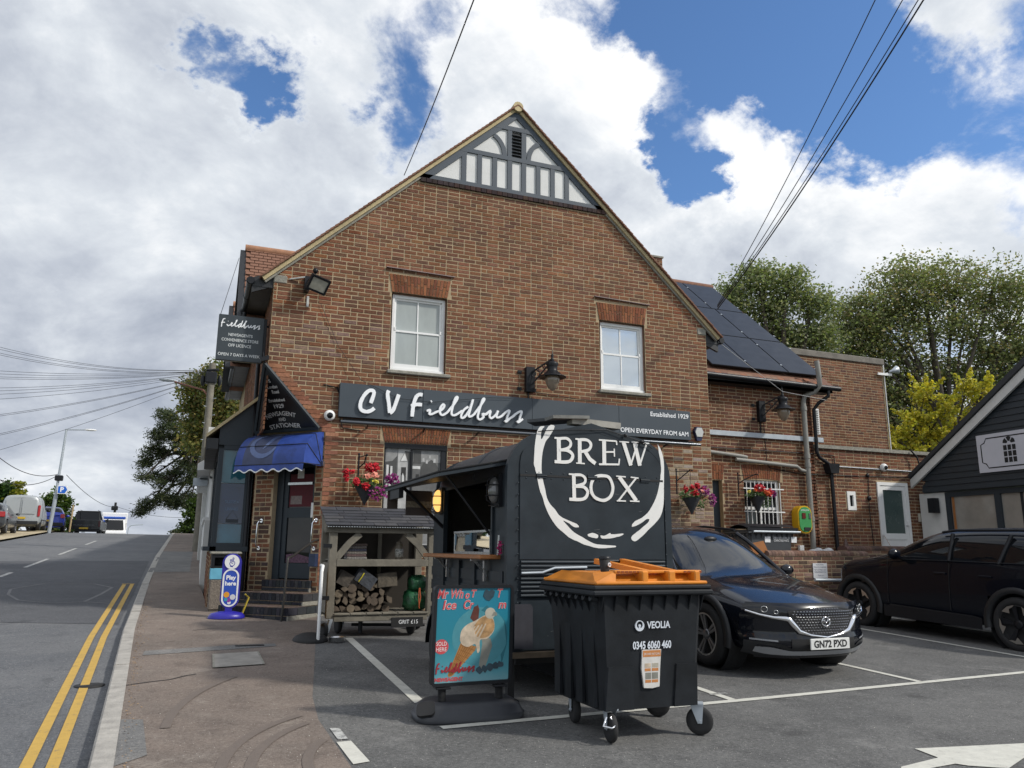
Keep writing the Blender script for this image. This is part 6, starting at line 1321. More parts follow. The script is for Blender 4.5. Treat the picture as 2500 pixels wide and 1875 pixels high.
pb=MB()
for i in range(7): pb.ell((SX+.04,7.1+i*.06,1.50),(.05,.022,.035))
pb.build('muffin_row',mat('pale_muffin',(.42,.38,.34),.8,0,.3,30),label='row of pale cakes in the display case',cat='cakes')
mw=mat('menu_ink_white',(.6,.6,.58),.6)
m=MB(); text(m,'Fresh Bean Coffee',(Vector((SX-.037,0,0)),Vector((0,-1,0)),Vector((0,0,1)),Vector((-1,0,0))),(-7.85,1.635),.045,.0,width=.26); m.build('lettering',mw,dc)
# hanging menu boards under the canopy
x=thing('menu_board','faded menu board hanging under the trailer canopy','sign',(SX-.3,8.72,1.9))
m=MB(); m.box(SX-.42,SX-.12,8.70,8.715,1.86,2.14); m.build('board',mat('brown_menu',(.07,.055,.05),.6,0,.2,9),x)
m=MB(); m.box(SX-.42,SX-.12,8.695,8.70,1.95,2.02); m.build('print_band',mat('tan_print',(.25,.22,.17),.7,0,.6,60),x)
x=MB(); x.box(SX-.62,SX-.5,8.76,8.77,1.93,2.13); x.build('menu_card',mat('brown_card',(.05,.038,.03),.8,0,.1,6),label='plain brown card hanging at the canopy corner of the trailer',cat='sign')
# tongs and pink cloth
x=MB(); x.tube([(SX-.03,6.74,1.62),(SX-.035,6.74,1.46)],.006,5); x.tube([(SX-.03,6.76,1.62),(SX-.035,6.77,1.44)],.006,5); x.build('tongs',K['steel'],label='steel tongs hanging beside the trailer hatch',cat='tongs')
x=MB(); leaf_cloud(x,(SX-.04,6.70,1.51),(.02,.03,.06),40,.022,rr); x.build('pink_cloth',mat('pink_cloth',(.3,.01,.09),.8,0,.2,20),label='magenta cloth hanging beside the trailer hatch',cat='cloth')
# planks on roof
for i,(a,b,lab) in enumerate((((2.98,6.62,2.705),(3.36,6.62,2.725),'grey weathered plank lying at the left on the trailer roof'),((3.2,6.60,2.69),(3.72,6.60,2.67),'pale plank edge at the right on the trailer roof'),((2.93,6.9,2.70),(3.25,6.62,2.715),'dark plank lying slanted at the left end of the trailer roof'))):
    x=MB(); x.beam(a,b,.25 if i!=1 else .12,.03 if i!=1 else .06); x.build('plank',mat('silver_plank_%d'%i,((.16,.16,.15),(.3,.29,.26),(.07,.075,.08))[i],.85,0,.3,8,.2,30),label=lab,cat='plank',group='planks on the trailer roof')
x=MB(); x.tube([(2.84,TY0-.03,2.56),(3.0,TY0-.05,2.58),(3.55,TY0-.03,2.62),(3.95,TY0-.04,2.52),(4.05,TY0-.03,2.47)],.005,5); x.ell((3.75,TY0-.04,2.575),(.02,.02,.02),6,4); x.ell((3.93,TY0-.04,2.525),(.03,.02,.02),6,4); x.build('roof_wire',K['black'],label='thin wire strung across the top of the trailer end',cat='wire')
# wheels, mudguard, legs
def wheel(par,c,R,w,axis,rim,spokes,rimr=.66,style='flat',nm='wheel',rimmat=None,hub=None,twin=True):
    c=Vector(c); ax=Vector(axis).normalized(); u=Vector((0,0,1)); v=ax.cross(u)
    m=MB(); m.lathe(c,[(R*rimr,-w/2),(R*.9,-w/2),(R*.98,-w*.42),(R,-w*.3),(R,w*.3),(R*.98,w*.42),(R*.92,w/2),(R*.8,w*.52),(R*rimr,w*.46),(R*rimr,-w/2)],36,ax,caps=False); 
    t=m.build('wheel',K['rubber'],par)
    m=MB(); m.lathe(c,[(R*rimr,w*.46),(R*(rimr-.03),w*.47),(R*(rimr-.05),w*.40),(R*(rimr-.06),w*.1),(0,w*.1)],36,ax,caps=False); m.build('rim_barrel',K['blackmatt'],t)
    m=MB(); m.disc(c+ax*w*.40,ax,R*(rimr-.05),R*rimr,w*.07,36)
    m.build('rim_edge',rimmat or K['steel'],t)
    m=MB()
    for k in range(spokes):
        a=2*math.pi*k/spokes+.2; d=u*math.cos(a)+v*math.sin(a); s=u*-math.sin(a)+v*math.cos(a)
        for sg_ in ((-1,1) if twin else (0,)):
            p0=c+ax*w*.33+d*R*.12+s*sg_*R*.035; p1=c+ax*w*.42+d*R*(rimr-.04)+s*sg_*R*.085
            b0=s*R*.035; b1=s*R*(.05 if twin else .11); e=ax*-.02
            m.add([p0-b0,p0+b0,p1+b1,p1-b1,p0-b0+e,p0+b0+e,p1+b1+e,p1-b1+e],[(0,1,2,3),(0,4,5,1),(1,5,6,2),(2,6,7,3),(3,7,4,0)])
    m.lathe(c+ax*w*.3,[(R*.17,0),(R*.17,w*.06),(R*.1,w*.1),(0,w*.1)],18,ax); m.build('spokes',rim,t)
    return t
gz=hgt(2.4,7.7)
wheel(tr,(2.36,7.72,gz+.30),.30,.17,(-1,0,0),K['anthracite'],8,.6,twin=False)
wheel(tr,(4.3,7.72,gz+.30),.30,.17,(1,0,0),K['anthracite'],8,.6,twin=False)
m=MB(); pts=[(7.72+.37*math.cos(a),gz+.30+.37*math.sin(a)) for a in [R_(k*15) for k in range(0,13)]]
vs=[]
for y,z in pts: vs+=[(2.26,y,z),(2.6,y,z+.0),(2.26,y,z-.03)]
m.add(vs,[q_ for i in range(12) for q_ in ((3*i,3*i+1,3*i+4,3*i+3),(3*i,3*i+3,3*i+5,3*i+2))],0,True); m.build('mudguard',K['tr'],tr)
for x_ in (2.62,4.1):
    g0=hgt(x_,6.5); m=MB(); m.box(x_-.03,x_+.03,6.6,6.66,g0,.64); m.box(x_-.06,x_+.06,6.56,6.7,g0,g0+.02); m.build('corner_steady',K['galv'] if False else K['blackmatt'],tr)
m=MB(); m.box(2.7,4.1,6.7,8.9,.5,.58); m.box(3.35,3.45,8.9,9.9,.5,.57); m.build('chassis',K['blackmatt'],tr)
m=MB(); m.box(3.3,4.15,6.75,8.6,.3,.5); m.build('underfloor_box',K['dark'],tr)
# ---------------------------------------------------------------- ice cream pavement sign
ab=thing('pavement_sign','swinging pavement sign with a turquoise ice cream poster in a black frame','pavement sign',(2.12,6.15,.2))
AY=6.10; o_=Vector((2.09,AY,.838)); au=Vector((1,.035,0)).normalized(); an=Vector((.035,-1,-.02)).normalized(); av=Vector((.012,-.02,1)).normalized()*.95; AF=(o_,au,av,an)
m=MB(); m.prism(rr_(.335,.395,.035),AF,-.03,.012); m.build('backing',K['black'],ab)
fr_=rr_(.312,.372,.012); m=MB(); m.prism(rr_(.338,.398,.04),AF,.0125,.03,0,[fr_]); m.build('frame',K['black'],ab)
pm=bpy.data.materials.new('turquoise_print'); pm.use_nodes=True; t=NT(pm.node_tree); b=pm.node_tree.nodes['Principled BSDF']; co=t.n('ShaderNodeTexCoord').outputs['Object']; sp_=t.n('ShaderNodeSeparateXYZ'); t.l(co,sp_.inputs[0])
zz=t.m('ADD',sp_.outputs[2],t.m('MULTIPLY',t.noise(co,3,3),.25)); t.l(t.ramp(t.m('MULTIPLY',zz,1.0),[(.30,(.28,.44,.47)),(.50,(.08,.29,.35)),(.75,(.02,.20,.26)),(1.0,(.015,.19,.28))]),b.inputs['Base Color']); b.inputs['Roughness'].default_value=.3
po=MB(); po.prism(rr_(.312,.372,.012),AF,.0125,.015); po=po.build('poster',pm,ab)
def pp(poly,m,d=.016,nm='print_shape'): x=MB(); x.prism(poly,AF,.015,d); return x.build(nm,m,po)
pc={n:mat('print_'+n,c,.35,0,v,14) for n,c,v in (('red',(.52,.07,.08),.0),('pink_edge',(.72,.6,.6),0),('teal_light',(.06,.24,.29),.1),('cream',(.50,.41,.31),.4),('caramel',(.40,.24,.11),.6),('cone',(.34,.16,.05),.4),('cone_dark',(.22,.09,.02),.2),('flake',(.10,.03,.02),.3),('grey',(.22,.22,.19),.2),('hat',(.42,.39,.32),.15),('smudge',(.03,.06,.08),.4),('white',(.75,.72,.7),0),('green',(.02,.14,.18),.1))}
cir=lambda cx,cy,r_,n=28:[(cx+r_*math.cos(2*math.pi*i/n),cy+r_*math.sin(2*math.pi*i/n)) for i in range(n)]
pp(cir(.06,-.02,.235),pc['teal_light'],.0153); pp([(.06+.235*math.cos(a),-.02+.235*math.sin(a)) for a in [R_(k*10) for k in range(-4,6)]]+[(.27,.1),(.29,-.1),(.25,-.25)],pc['green'],.0154)
pp([(-.03,.13),(.0,.22),(.03,.23),(.035,.13),(.01,.09)],pc['flake'],.0160); pp([(.005,.13),(.03,.24),(.045,.2),(.04,.12)],pc['flake'],.0164)
pp([(.07,-.02),(.15,-.04),(.165,-.10),(.10,-.30),(.05,-.30),(.07,-.15),(.08,-.08)],pc['grey'],.0158)
pp([(-.10,-.06),(.03,-.10),(.02,-.13),(-.16,-.32),(-.19,-.33),(-.2,-.31)],pc['cone'],.0161)
for k in range(6): pp([(-.095+.02*k-.0,-.065-.006*k),(-.09+.02*k,-.067-.006*k),(-.188+.004*k,-.318),(-.191+.004*k,-.316)],pc['cone_dark'],.0163)
for k in range(6): t_=k/6; pp([(-.1-.08*t_,-.08-.21*t_),(.02-.16*t_,-.13-.18*t_),(.02-.16*t_,-.134-.18*t_),(-.1-.08*t_,-.085-.21*t_)],pc['cone_dark'],.0165)
pp(smooth([(-.11,-.04),(-.10,.03),(-.05,.08),(.02,.11),(.10,.15),(.16,.13),(.18,.07),(.17,.01),(.12,-.04),(.06,-.05),(.06,-.13),(.04,-.15),(.02,-.08),(-.04,-.10),(-.09,-.08),(-.11,-.04)],4)[:-1],pc['cream'],.0166)
pp(smooth([(.0,.06),(.05,.12),(.12,.145),(.17,.10),(.175,.03),(.11,-.03),(.03,-.02),(.0,.06)],4)[:-1],pc['caramel'],.0169)
for k in range(5): pp([(-.09+.03*k,.0-.012*k),(-.02+.03*k,.06+.006*k),(-.01+.03*k,.055+.006*k),(-.08+.03*k,-.012-.012*k)],pc['cream'],.0172)
pp(cir(.14,.165,.045,20),pc['hat'],.0174); pp([(.15,.14),(.2,.145),(.195,.17),(.17,.175)],pc['grey'],.0176)
pp([(.06,.19),(.11,.23),(.14,.2),(.1,.17)],pc['green'],.0156)
pp(cir(-.26,-.09,.058),pc['red'],.0165)
x=MB(); text(x,'SOLD',AF,(-.26,-.068),.045,.0172,width=.085); text(x,'HERE',AF,(-.26,-.112),.045,.0172,width=.085); x.build('lettering',pc['white'],po)
def serif(txt,x0,y0,h,w,mm,edge=True):
    # slanted brush capitals drawn as strokes
    G_={'M':[[(0,0),(.15,1),(.45,.2),(.75,1),(.9,0)]],'r':[[(.1,.6),(.15,0)],[(.13,.4),(.35,.62),(.5,.55)]],'W':[[(0,1),(.2,0),(.45,.8),(.7,0),(.95,1)]],'h':[[(.1,1.05),(.1,0)],[(.1,.45),(.35,.6),(.45,.4),(.45,0)]],'o':[[(.3,.6),(.08,.3),(.3,0),(.5,.3),(.3,.6)]],'T':[[(0,.75),(.6,.75)],[(.3,.75),(.3,0)]],'I':[[(.25,1),(.25,0)],[(0,1),(.5,1)],[(0,0),(.5,0)]],'c':[[(.5,.5),(.3,.6),(.08,.3),(.3,0),(.5,.1)]],'e':[[(.1,.3),(.5,.35),(.35,.6),(.1,.4),(.2,.02),(.5,.1)]],'C':[[(.7,.8),(.5,1),(.15,.7),(.1,.3),(.4,0),(.72,.2)]],'a':[[(.5,.6),(.2,.55),(.08,.25),(.25,0),(.5,.25),(.5,.6),(.55,0)]],'m':[[(.05,.6),(.08,0)],[(.08,.45),(.25,.6),(.33,.4),(.33,0)],[(.33,.45),(.52,.6),(.6,.4),(.62,0)]],'d':[[(.5,1),(.5,0)],[(.5,.5),(.25,.6),(.08,.3),(.25,0),(.5,.2)]],'F':[[(.15,1),(.05,0)],[(.1,1),(.6,1)],[(.1,.55),(.45,.55)]],'i':[[(.15,.6),(.15,0)],[(.15,.8),(.16,.86)]],'l':[[(.15,1.05),(.12,0)]],'b':[[(.1,1.05),(.1,0)],[(.1,.1),(.35,0),(.5,.3),(.35,.6),(.1,.5)]],'u':[[(.08,.6),(.1,.1),(.35,0),(.45,.6),(.5,0)]],'s':[[(.4,.55),(.15,.5),(.38,.25),(.3,0),(.05,.05)]]}
    A={'M':1.0,'W':1.05,'m':.72,'C':.8,'I':.6,'i':.28,'l':.28,' ':.45,'r':.5}
    x_=0; S=[]
    for ch in txt:
        if ch in G_: S.append([[(x_+px+.18*py,py) for px,py in st_] for st_ in G_[ch]])
        x_+=A.get(ch,.62)
    k=w/x_
    for g_ in S:
        if edge:
            m=MB()
            for i,st_ in enumerate(g_): m.ribbon([(x0+px*k,y0+py*h) for px,py in st_],h*.34,AF,.015,.0182+.0001*i)
            m.build('letter_edge',pc['pink_edge'],po)
        m=MB()
        for i,st_ in enumerate(g_): m.ribbon([(x0+px*k,y0+py*h) for px,py in st_],h*.2,AF,.0182,.0188+.0001*i)
        m.build('letter',mm,po)
def poster_text(t_,x_,z_,h,w,mm,d=.0185,edge=True):
    for bd,m_,dd in (((.004,pc['pink_edge'],d),) if edge else ())+((.0015,mm,d+.0006),):
        for i,ch in enumerate([t_]):
            vs,fs=text_geo(ch,h,bd); xs=[v[0] for v in vs]; k=w/(max(xs)-min(xs)); o,u,v,n=AF; m=MB(); m.add([o+u*(x_+x*k+.18*y)+v*(z_+y)+n*dd for x,y in vs],fs); m.build('lettering',m_,po)
poster_text('Mr Wh',-.20,.325,.105,.21,pc['red']); poster_text('o',-.06,.315,.085,.04,pc['red']); poster_text('T',-.01,.325,.085,.045,pc['red']); poster_text('T',.215,.325,.1,.045,pc['red'])
pp([(.075,.305),(.085,.345),(.10,.36),(.125,.345),(.15,.362),(.175,.34),(.165,.30),(.13,.265),(.1,.275)],pc['smudge'],.0190)
poster_text('Ice',-.205,.235,.1,.11,pc['red']); poster_text('Cr',-.05,.235,.1,.085,pc['red']); poster_text('m',.245,.232,.09,.065,pc['red'])
ax3,bx3=3.28,max(p[0] for l in D['script'] for p in l); az3=min(p[1] for l in D['script'] for p in l)
for i,l in enumerate(D['script'][2:]):
    if l[0][0]<3.2: continue
    m=MB(); m.ribbon(smooth([((p[0]-ax3)/(bx3-ax3)*.31-.29,(p[1]-az3)*.2-.30) for p in l]),.011,AF,.015,.0185+.0002*i,0,.00003); m.build('letter',mat('print_dark_red',(.28,.02,.03),.4) if 'print_dark_red' not in bpy.data.materials else bpy.data.materials['print_dark_red'],po)
rq=random.Random(2)
for i in range(5): pp([(.06+i*.045+.03*math.cos(a)*rq.uniform(.6,1.2),-.285+.008*i+.028*math.sin(a)*rq.uniform(.6,1.3)) for a in [k*.7 for k in range(9)]],pc['smudge'],.0186+.0002*i)
x=MB(); text(x,'NEWSAGENT',AF,(-.19,-.348),.04,.0172,width=.23,bold=.002); x.build('lettering',pc['red'],po)
for s in(-1,1):
    m=MB(); x_=2.09+s*.235; z0=hgt(x_,6.14)+.14
    for k in range(12): m.tube([(x_+.028*math.cos(a),AY+.02+.028*math.sin(a),z0+.01+k*.0095) for a in [i*math.pi/5 for i in range(10)]],.0055,5,closed=True)
    m.tube([(x_,AY+.02,z0-.02),(x_,AY+.02,z0+.15)],.02,8); m.build('spring',K['blackmatt'],ab)
    m=MB(); m.bbox(x_-.06,x_+.06,AY-.03,AY+.07,z0+.095,z0+.11,.004); m.build('spring_clamp',K['black'],ab)
# moulded base
m=MB(); vs=[]; NN=40; lev=[(0,1.0),(.045,1.02),(.05,.985),(.1,.93),(.135,.80),(.145,.6),(.145,0.0)]
for z_,k in lev:
    for i in range(NN):
        a=2*math.pi*i/NN; ca,sa=math.cos(a),math.sin(a); e=.55
        x_=.44*(abs(ca)**e)*(1 if ca>0 else -1)*(k if k>.7 else k*.95); y_=.20*(abs(sa)**e)*(1 if sa>0 else -1)*(k if k>.7 else k*.9)
        vs.append((2.10+x_,6.20+y_,hgt(2.1+x_,6.2+y_)+.004+z_))
m.add(vs,[(l*NN+i,l*NN+(i+1)%NN,(l+1)*NN+(i+1)%NN,(l+1)*NN+i) for l in range(len(lev)-1) for i in range(NN)],0,True); m.build('base',mat('grey_rubber_base',(.028,.03,.036),.45,0,.2,8),ab)
m=MB(); m.prism([(x_*.35,y_*.4) for x_,y_ in rr_(.2,.16,.1)],(Vector((1.72,6.08,hgt(1.7,6.1)+.10)),Vector((.8,-.3,.1)).normalized(),Vector((.2,.7,.6)).normalized(),Vector((-.3,-.55,.75)).normalized()),-.01,.012); m.build('grip_recess',K['blackmatt'],ab)
# ---------------------------------------------------------------- wheeled bin with orange lid
def big_bin(name,label,X0,X1,Yf,Yb,gz,zr,body,lidm,lidfn,front):
    b_=thing(name,label,'wheeled bin',((X0+X1)/2,(Yf+Yb)/2,gz),group=None)
    zb=gz+.22; tp=.05
    # tapered body as ribbed tub
    m=MB(); NX=24
    def ringpts(t):
        z=zb+(zr-.06-zb)*t; i_=tp*(1-t)
        x0,x1,y0,y1=X0+.06+i_,X1-.06-i_,Yf+.05+i_,Yb-.05-i_
        q=.05; return [(x0+q,y0,z),(x1-q,y0,z),(x1,y0+q,z),(x1,y1-q,z),(x1-q,y1,z),(x0+q,y1,z),(x0,y1-q,z),(x0,y0+q,z)]
    vs=sum([ringpts(t) for t in (0,.02,.5,.93,.94,1)],[]); n=8
    m.add(vs,[(l*n+i,l*n+(i+1)%n,(l+1)*n+(i+1)%n,(l+1)*n+i) for l in range(5) for i in range(n)]+[tuple(range(n))[::-1]]); m.build('body',body,b_)
    # rim
    m=MB(); m.bbox(X0,X1,Yf,Yb,zr-.075,zr-.035,.012); m.bbox(X0+.01,X1-.01,Yf+.01,Yb-.01,zr-.036,zr,.012); m.build('rim',body,b_)
    m=MB()
    for k in range(9):
        x_=X0+.09+(X1-X0-.18)*k/8; m.add([(x_-.004,Yf+.008,zr-.075),(x_-.004,Yf+.06,zr-.075),(x_-.004,Yf+.06,zr-.19),(x_+.004,Yf+.008,zr-.075),(x_+.004,Yf+.06,zr-.075),(x_+.004,Yf+.06,zr-.19)],[(0,1,2),(3,5,4),(0,2,5,3)])
    for k in range(8):
        y_=Yf+.09+(Yb-Yf-.18)*k/7; m.tube([(X0+.02,y_,zr-.085),(X0+.07,y_,zr-.10)],.028,6)
        m.add([(X0+.01,y_-.01,zr-.075),(X0+.07,y_-.01,zr-.075),(X0+.07,y_-.01,zr-.2)],[(0,1,2)])
    m.build('rim_rib',body,b_)
    for k,(a,c) in enumerate(((X0+.13,X0+.36),(X1-.33,X1-.13))):
        m=MB(); m.add([(a,Yf+.085,zb+.0),(c,Yf+.085,zb+.0),(c,Yf+.07,zb+.30),(a+.02,Yf+.07,zb+.30),(a,Yf+.12,zb),(c,Yf+.12,zb),(c,Yf+.12,zb+.3),(a,Yf+.12,zb+.3)],[(0,1,2,3),(1,5,6,2),(0,3,7,4),(3,2,6,7)]); m.build('leg_housing',body,b_)
    m=MB()
    for k in range(4): y_=Yf+.2+k*(Yb-Yf-.4)/3; m.box(X0+.075,X0+.1,y_-.05,y_+.05,zb+.02,zr-.15)
    m.build('side_rib',body,b_)
    for sx in (X0+.19,X1-.11):
        for sy in (Yf+.15,Yb-.25):
            g0=hgt(sx,sy) if front else gz; ang=-.15 if sx<(X0+X1)/2 else 1.0
            ax=Vector((math.cos(ang),math.sin(ang),0)); fw=Vector((-ax.y,ax.x,0)); c=Vector((sx,sy,g0+.1))-fw*.03
            m=MB(); m.lathe(c,[(.062,-.024),(.09,-.024),(.1,-.012),(.1,.012),(.09,.024),(.062,.024)],22,ax); w=m.build('wheel',K['rubber'],b_)
            m=MB(); m.lathe(c,[(.0,-.02),(.062,-.02),(.066,0),(.062,.02),(.0,.02)],18,ax); m.build('hub',K['black'],w)
            m=MB()
            for s in (-1,1): m.add([c+ax*s*.034+Vector((0,0,-.015))-fw*.016,c+ax*s*.034+Vector((0,0,-.015))+fw*.016,c+ax*s*.034+fw*.07+Vector((0,0,.12)),c+ax*s*.034-fw*.03+Vector((0,0,.12))],[(0,1,2,3)])
            m.obox(c+fw*.02+Vector((0,0,.122)),ax*.05,fw*.05,Vector((0,0,.006))); m.tube([c-ax*.045,c+ax*.045],.01,6); m.build('caster_fork',K['galv'],w)
            if sx<(X0+X1)/2 and sy<(Yf+Yb)/2 and front: m=MB(); m.tube([c+Vector((-.06,-.05,.08)),c+Vector((-.1,-.08,.03)),c+Vector((-.05,-.11,.02)),c+Vector((-.0,-.08,.03)),c+Vector((-.03,-.05,.08))],.008,6); m.build('brake_pedal',K['chrome'],w)
    lidfn(b_); return b_
K['binb']=mat('black_bin_plastic',(.012,.014,.017),.55,0,.55,3.5,.05,30,spec=.25); K['bing']=mat('grey_bin_plastic',(.05,.055,.062),.5,0,.15,5); K['binl']=mat('orange_lid_plastic',(.60,.20,.014),.45,0,.3,4,.04,20)
X0,X1,Yf,Yb=2.66,3.69,5.12,6.10; zr=1.245
def lid_o(b_):
    m=MB(); m.bbox(X0+.03,X1-.04,Yf+.02,Yb-.03,zr+.002,zr+.028,.008); L=m.build('lid',K['binl'],b_)
    m=MB(); 
    # raised rear hood and ribs
    m.add([(X0+.08,Yf+.10,zr+.028),(X1-.1,Yf+.10,zr+.028),(X1-.14,Yf+.16,zr+.085),(X0+.14,Yf+.16,zr+.075),(X0+.08,Yb-.06,zr+.028),(X1-.1,Yb-.06,zr+.028),(X1-.14,Yb-.12,zr+.09),(X0+.14,Yb-.12,zr+.08)],[(0,1,2,3),(3,2,6,7),(7,6,5,4),(0,3,7,4),(1,5,6,2)]); m.build('lid_panel',K['binl'],L)
    for k,(a,w_) in enumerate(((.42,.055),(.65,.06),(.88,.05))):
        m=MB(); m.bbox(X0+a,X0+a+w_,Yf+.025,Yf+.22,zr+.02,zr+.10,.008); m.build('lid_rib',K['binl'],L)
    m=MB(); m.bbox(X0+.22,X1-.05,Yf+.08,Yf+.16,zr+.082,zr+.105,.006); m.build('lid_lip',K['binl'],L)
    m=MB()
    for k in range(22): 
        x_=X0+.24+k*.034; 
        if .45<(x_-X0)<.62 or .7<(x_-X0)<.8: continue
        m.box(x_,x_+.024,Yf+.076,Yf+.08,zr+.088,zr+.1)
    m.build('lid_slot',mat('orange_shadow_slot',(.22,.05,.01),.6),L)
    for a in (.44,.68): m=MB(); m.beam((X0+a+.12,Yf+.2,zr+.085),(X0+a,Yb-.2,zr+.16),.06,.04); m.build('handle_arm',K['binl'],L)
    m=MB(); m.tube([(X0+.44,Yb-.2,zr+.16),(X0+.72,Yb-.2,zr+.16)],.016,8); m.build('handle_bar',K['black'],L)
    m=MB(); m.add([(X0+.03,Yf+.03,zr+.02),(X0+.2,Yf+.03,zr+.02),(X0+.24,Yf+.1,zr+.1),(X0+.1,Yf+.2,zr+.085),(X0+.03,Yb-.05,zr+.02),(X0+.12,Yb-.2,zr+.09)],[(0,1,2,3),(0,3,5,4)]); m.build('lid_corner',K['binl'],L)
    # markings
    bf=frame((0,Yf+.098,0),Vector((1,0,0)),FN); bn=Vector((0,-1,-.085)).normalized(); bfv=(Vector((0,Yf+.05,zr)),Vector((1,0,0)),Vector((0,-.054,.9985)).normalized(),Vector((0,-.9985,-.054)).normalized())
    D0=.012
    zz=lambda z:z-zr
    wm=mat('white_print',(.62,.66,.72),.5)
    m=MB(); m.prism(cir(3.065,zz(.955),.038,26),bfv,-.05,D0,0,[cir(3.065,zz(.962),.026,20)]) ; m.ribbon([(3.065,zz(.93)),(3.065,zz(.955))],.011,bfv,-.05,D0+.0005); m.prism(cir(3.065,zz(.957),.009,12),bfv,-.05,D0+.001); m.build('emblem',wm,b_)
    m=MB(); text(m,'VEOLIA',bfv,(3.225,zz(.957)),.068,D0,bold=.002,width=.2); m.build('lettering',wm,b_)
    m=MB(); text(m,'0345 6060 460',bfv,(3.17,zz(.815)),.075,D0,bold=.002,width=.325); m.build('lettering',wm,b_)
    pst=MB(); pst.prism([(3.085,zz(.785)),(3.08,zz(.65)),(3.10,zz(.52)),(3.17,zz(.515)),(3.23,zz(.525)),(3.235,zz(.65)),(3.245,zz(.785))],bfv,-.02,D0+.002); pt=pst.build('recycling_notice',mat('notice_paper_white',(.6,.58,.55),.6,0,.1,20),b_)
    om=mat('print_orange',(.50,.2,.06),.6,0,.1,20)
    for a,b,c,e,mm in ((3.09,3.24,.735,.78,om),(3.105,3.155,.635,.655,om),(3.165,3.22,.635,.655,om),(3.11,3.158,.555,.575,om),(3.165,3.217,.555,.575,om),(3.105,3.155,.66,.69,pc['cream']),(3.165,3.22,.66,.69,pc['hat']),(3.11,3.158,.58,.625,pc['grey']),(3.165,3.217,.58,.625,pc['grey'])):
        m=MB(); m.prism(R4(a,b,zz(c),zz(e)),bfv,D0+.002,D0+.003); m.build('print_block',mm,pt)
    m=MB(); text(m,'DRY MIXED RECYCLING',bfv,(3.165,zz(.755)),.02,D0+.0036,width=.13); m.build('print_block',pc['white'],pt)
big_bin('wheeled_bin','large black wheeled bin with an orange lid in front of the trailer','X',0,0,0,0,None,None,None,None) if False else big_bin('wheeled_bin','large black wheeled bin with an orange lid in front of the trailer',X0,X1,Yf,Yb,hgt(3.2,5.5)-.01,zr,K['binb'],K['binl'],lid_o,True)
x=thing('coffee_cup','black takeaway coffee cup standing on the orange bin lid','cup',(X0+.29,Yf+.35,zr+.08))
m=MB(); c=(X0+.30,Yf+.38,zr+.085); m.lathe(c,[(.032,0),(.045,.10),(.044,.10)],20); m.build('cup',K['blackmatt'],x)
m=MB(); m.lathe(c,[(.047,.098),(.048,.108),(.043,.112),(.042,.12),(.0,.12)],20); m.build('cup_lid',K['black'],x)
m=MB(); m.prism(cir(0,0,.016,14),(Vector(c)+Vector((.018,-.040,.055)),Vector((.9,.4,0)).normalized(),Vector((0,0,1)),Vector((.4,-.9,0)).normalized()),-.004,.0055,0,[cir(0,0,.011,12)]); m.build('emblem',K['letter'],x)
GX0,GX1,GYf,GYb=9.82,10.99,12.45,13.3
def lid_g(b_):
    m=MB(); N=8; vs=[]
    for i in range(N+1):
        t=i/N; y_=GYf-.0+(GYb-GYf)*t; z_=1.93+.09*math.sin(math.pi*min(1,t*1.3+.05))**.7
        for x_,dz in ((GX0-.02,-.03),(GX0+.06,0),(GX1-.06,0),(GX1+.02,-.03)): vs.append((x_,y_,z_+dz))
    m.add(vs,[(i*4+j,i*4+j+1,(i+1)*4+j+1,(i+1)*4+j) for i in range(N) for j in range(3)],0,True); m.box(GX0-.02,GX1+.02,GYf-.01,GYf+.02,1.88,1.94); m.build('lid',K['black'],b_)
    m=MB(); m.tube([(GX0+.1,GYf-.03,1.86),(GX1+.05,GYf-.03,1.86)],.022,8); m.build('lift_bar',K['galv'],b_)
    bfv=(Vector((0,GYf+.05,1.9)),Vector((1,0,0)),Vector((0,-.054,.9985)).normalized(),Vector((0,-.9985,-.054)).normalized())
    m=MB(); text(m,'GENERAL NON-HAZARDOUS',bfv,(10.63,-.155),.06,.016,width=.4); text(m,'COMPACTABLE WASTE',bfv,(10.63,-.205),.06,.016,width=.36)
    m.prism(R4(10.24,10.37,-.24,-.13),bfv,-.05,.015); m.prism(R4(10.88,11.01,-.24,-.13),bfv,-.05,.015); m.build('lettering',K['letter'],b_)
    m=MB(); text(m,'VEOLIA',bfv,(10.75,-.5),.16,.016,bold=.004,width=.52); m.prism(cir(10.36,-.5,.1,24),bfv,-.05,.015,0,[cir(10.36,-.48,.075,20)]); m.build('lettering',K['letter'],b_)
big_bin('wheeled_bin','grey wheeled bin with a black domed lid behind the low brick wall','X' and GX0,GX1,GYf,GYb,.52,1.9,K['bing'],K['black'],lid_g,False)
x=MB(); rr=random.Random(5)
for i in range(4): x.ell((11.5+i*.13,12.6,1.48),(.12,.1,.06+.03*(i%2)),10,6)
x.build('plastic_bag',mat('clear_polythene',(.5,.5,.5),.25,0,.2,20),label='crumpled clear plastic sack on the low wall beside the grey bin',cat='bag')
x=MB(); x.obox((9.75,12.1,1.55),(.16,0,.03),(0,.02,0),(-.05,0,.1)); x.build('wooden_board',K['oak'],label='small wooden board sticking up in front of the grey bin',cat='board')
x=MB(); x.lathe((12.55,12.8,1.45),[(.05,0),(.05,.2),(.03,.26),(.03,.3),(0,.3)],12); x.build('bottle',mat('brown_bottle',(.08,.04,.03),.3,0,.3,10),label='small bottle standing behind the low wall beside the black downpipe',cat='bottle')
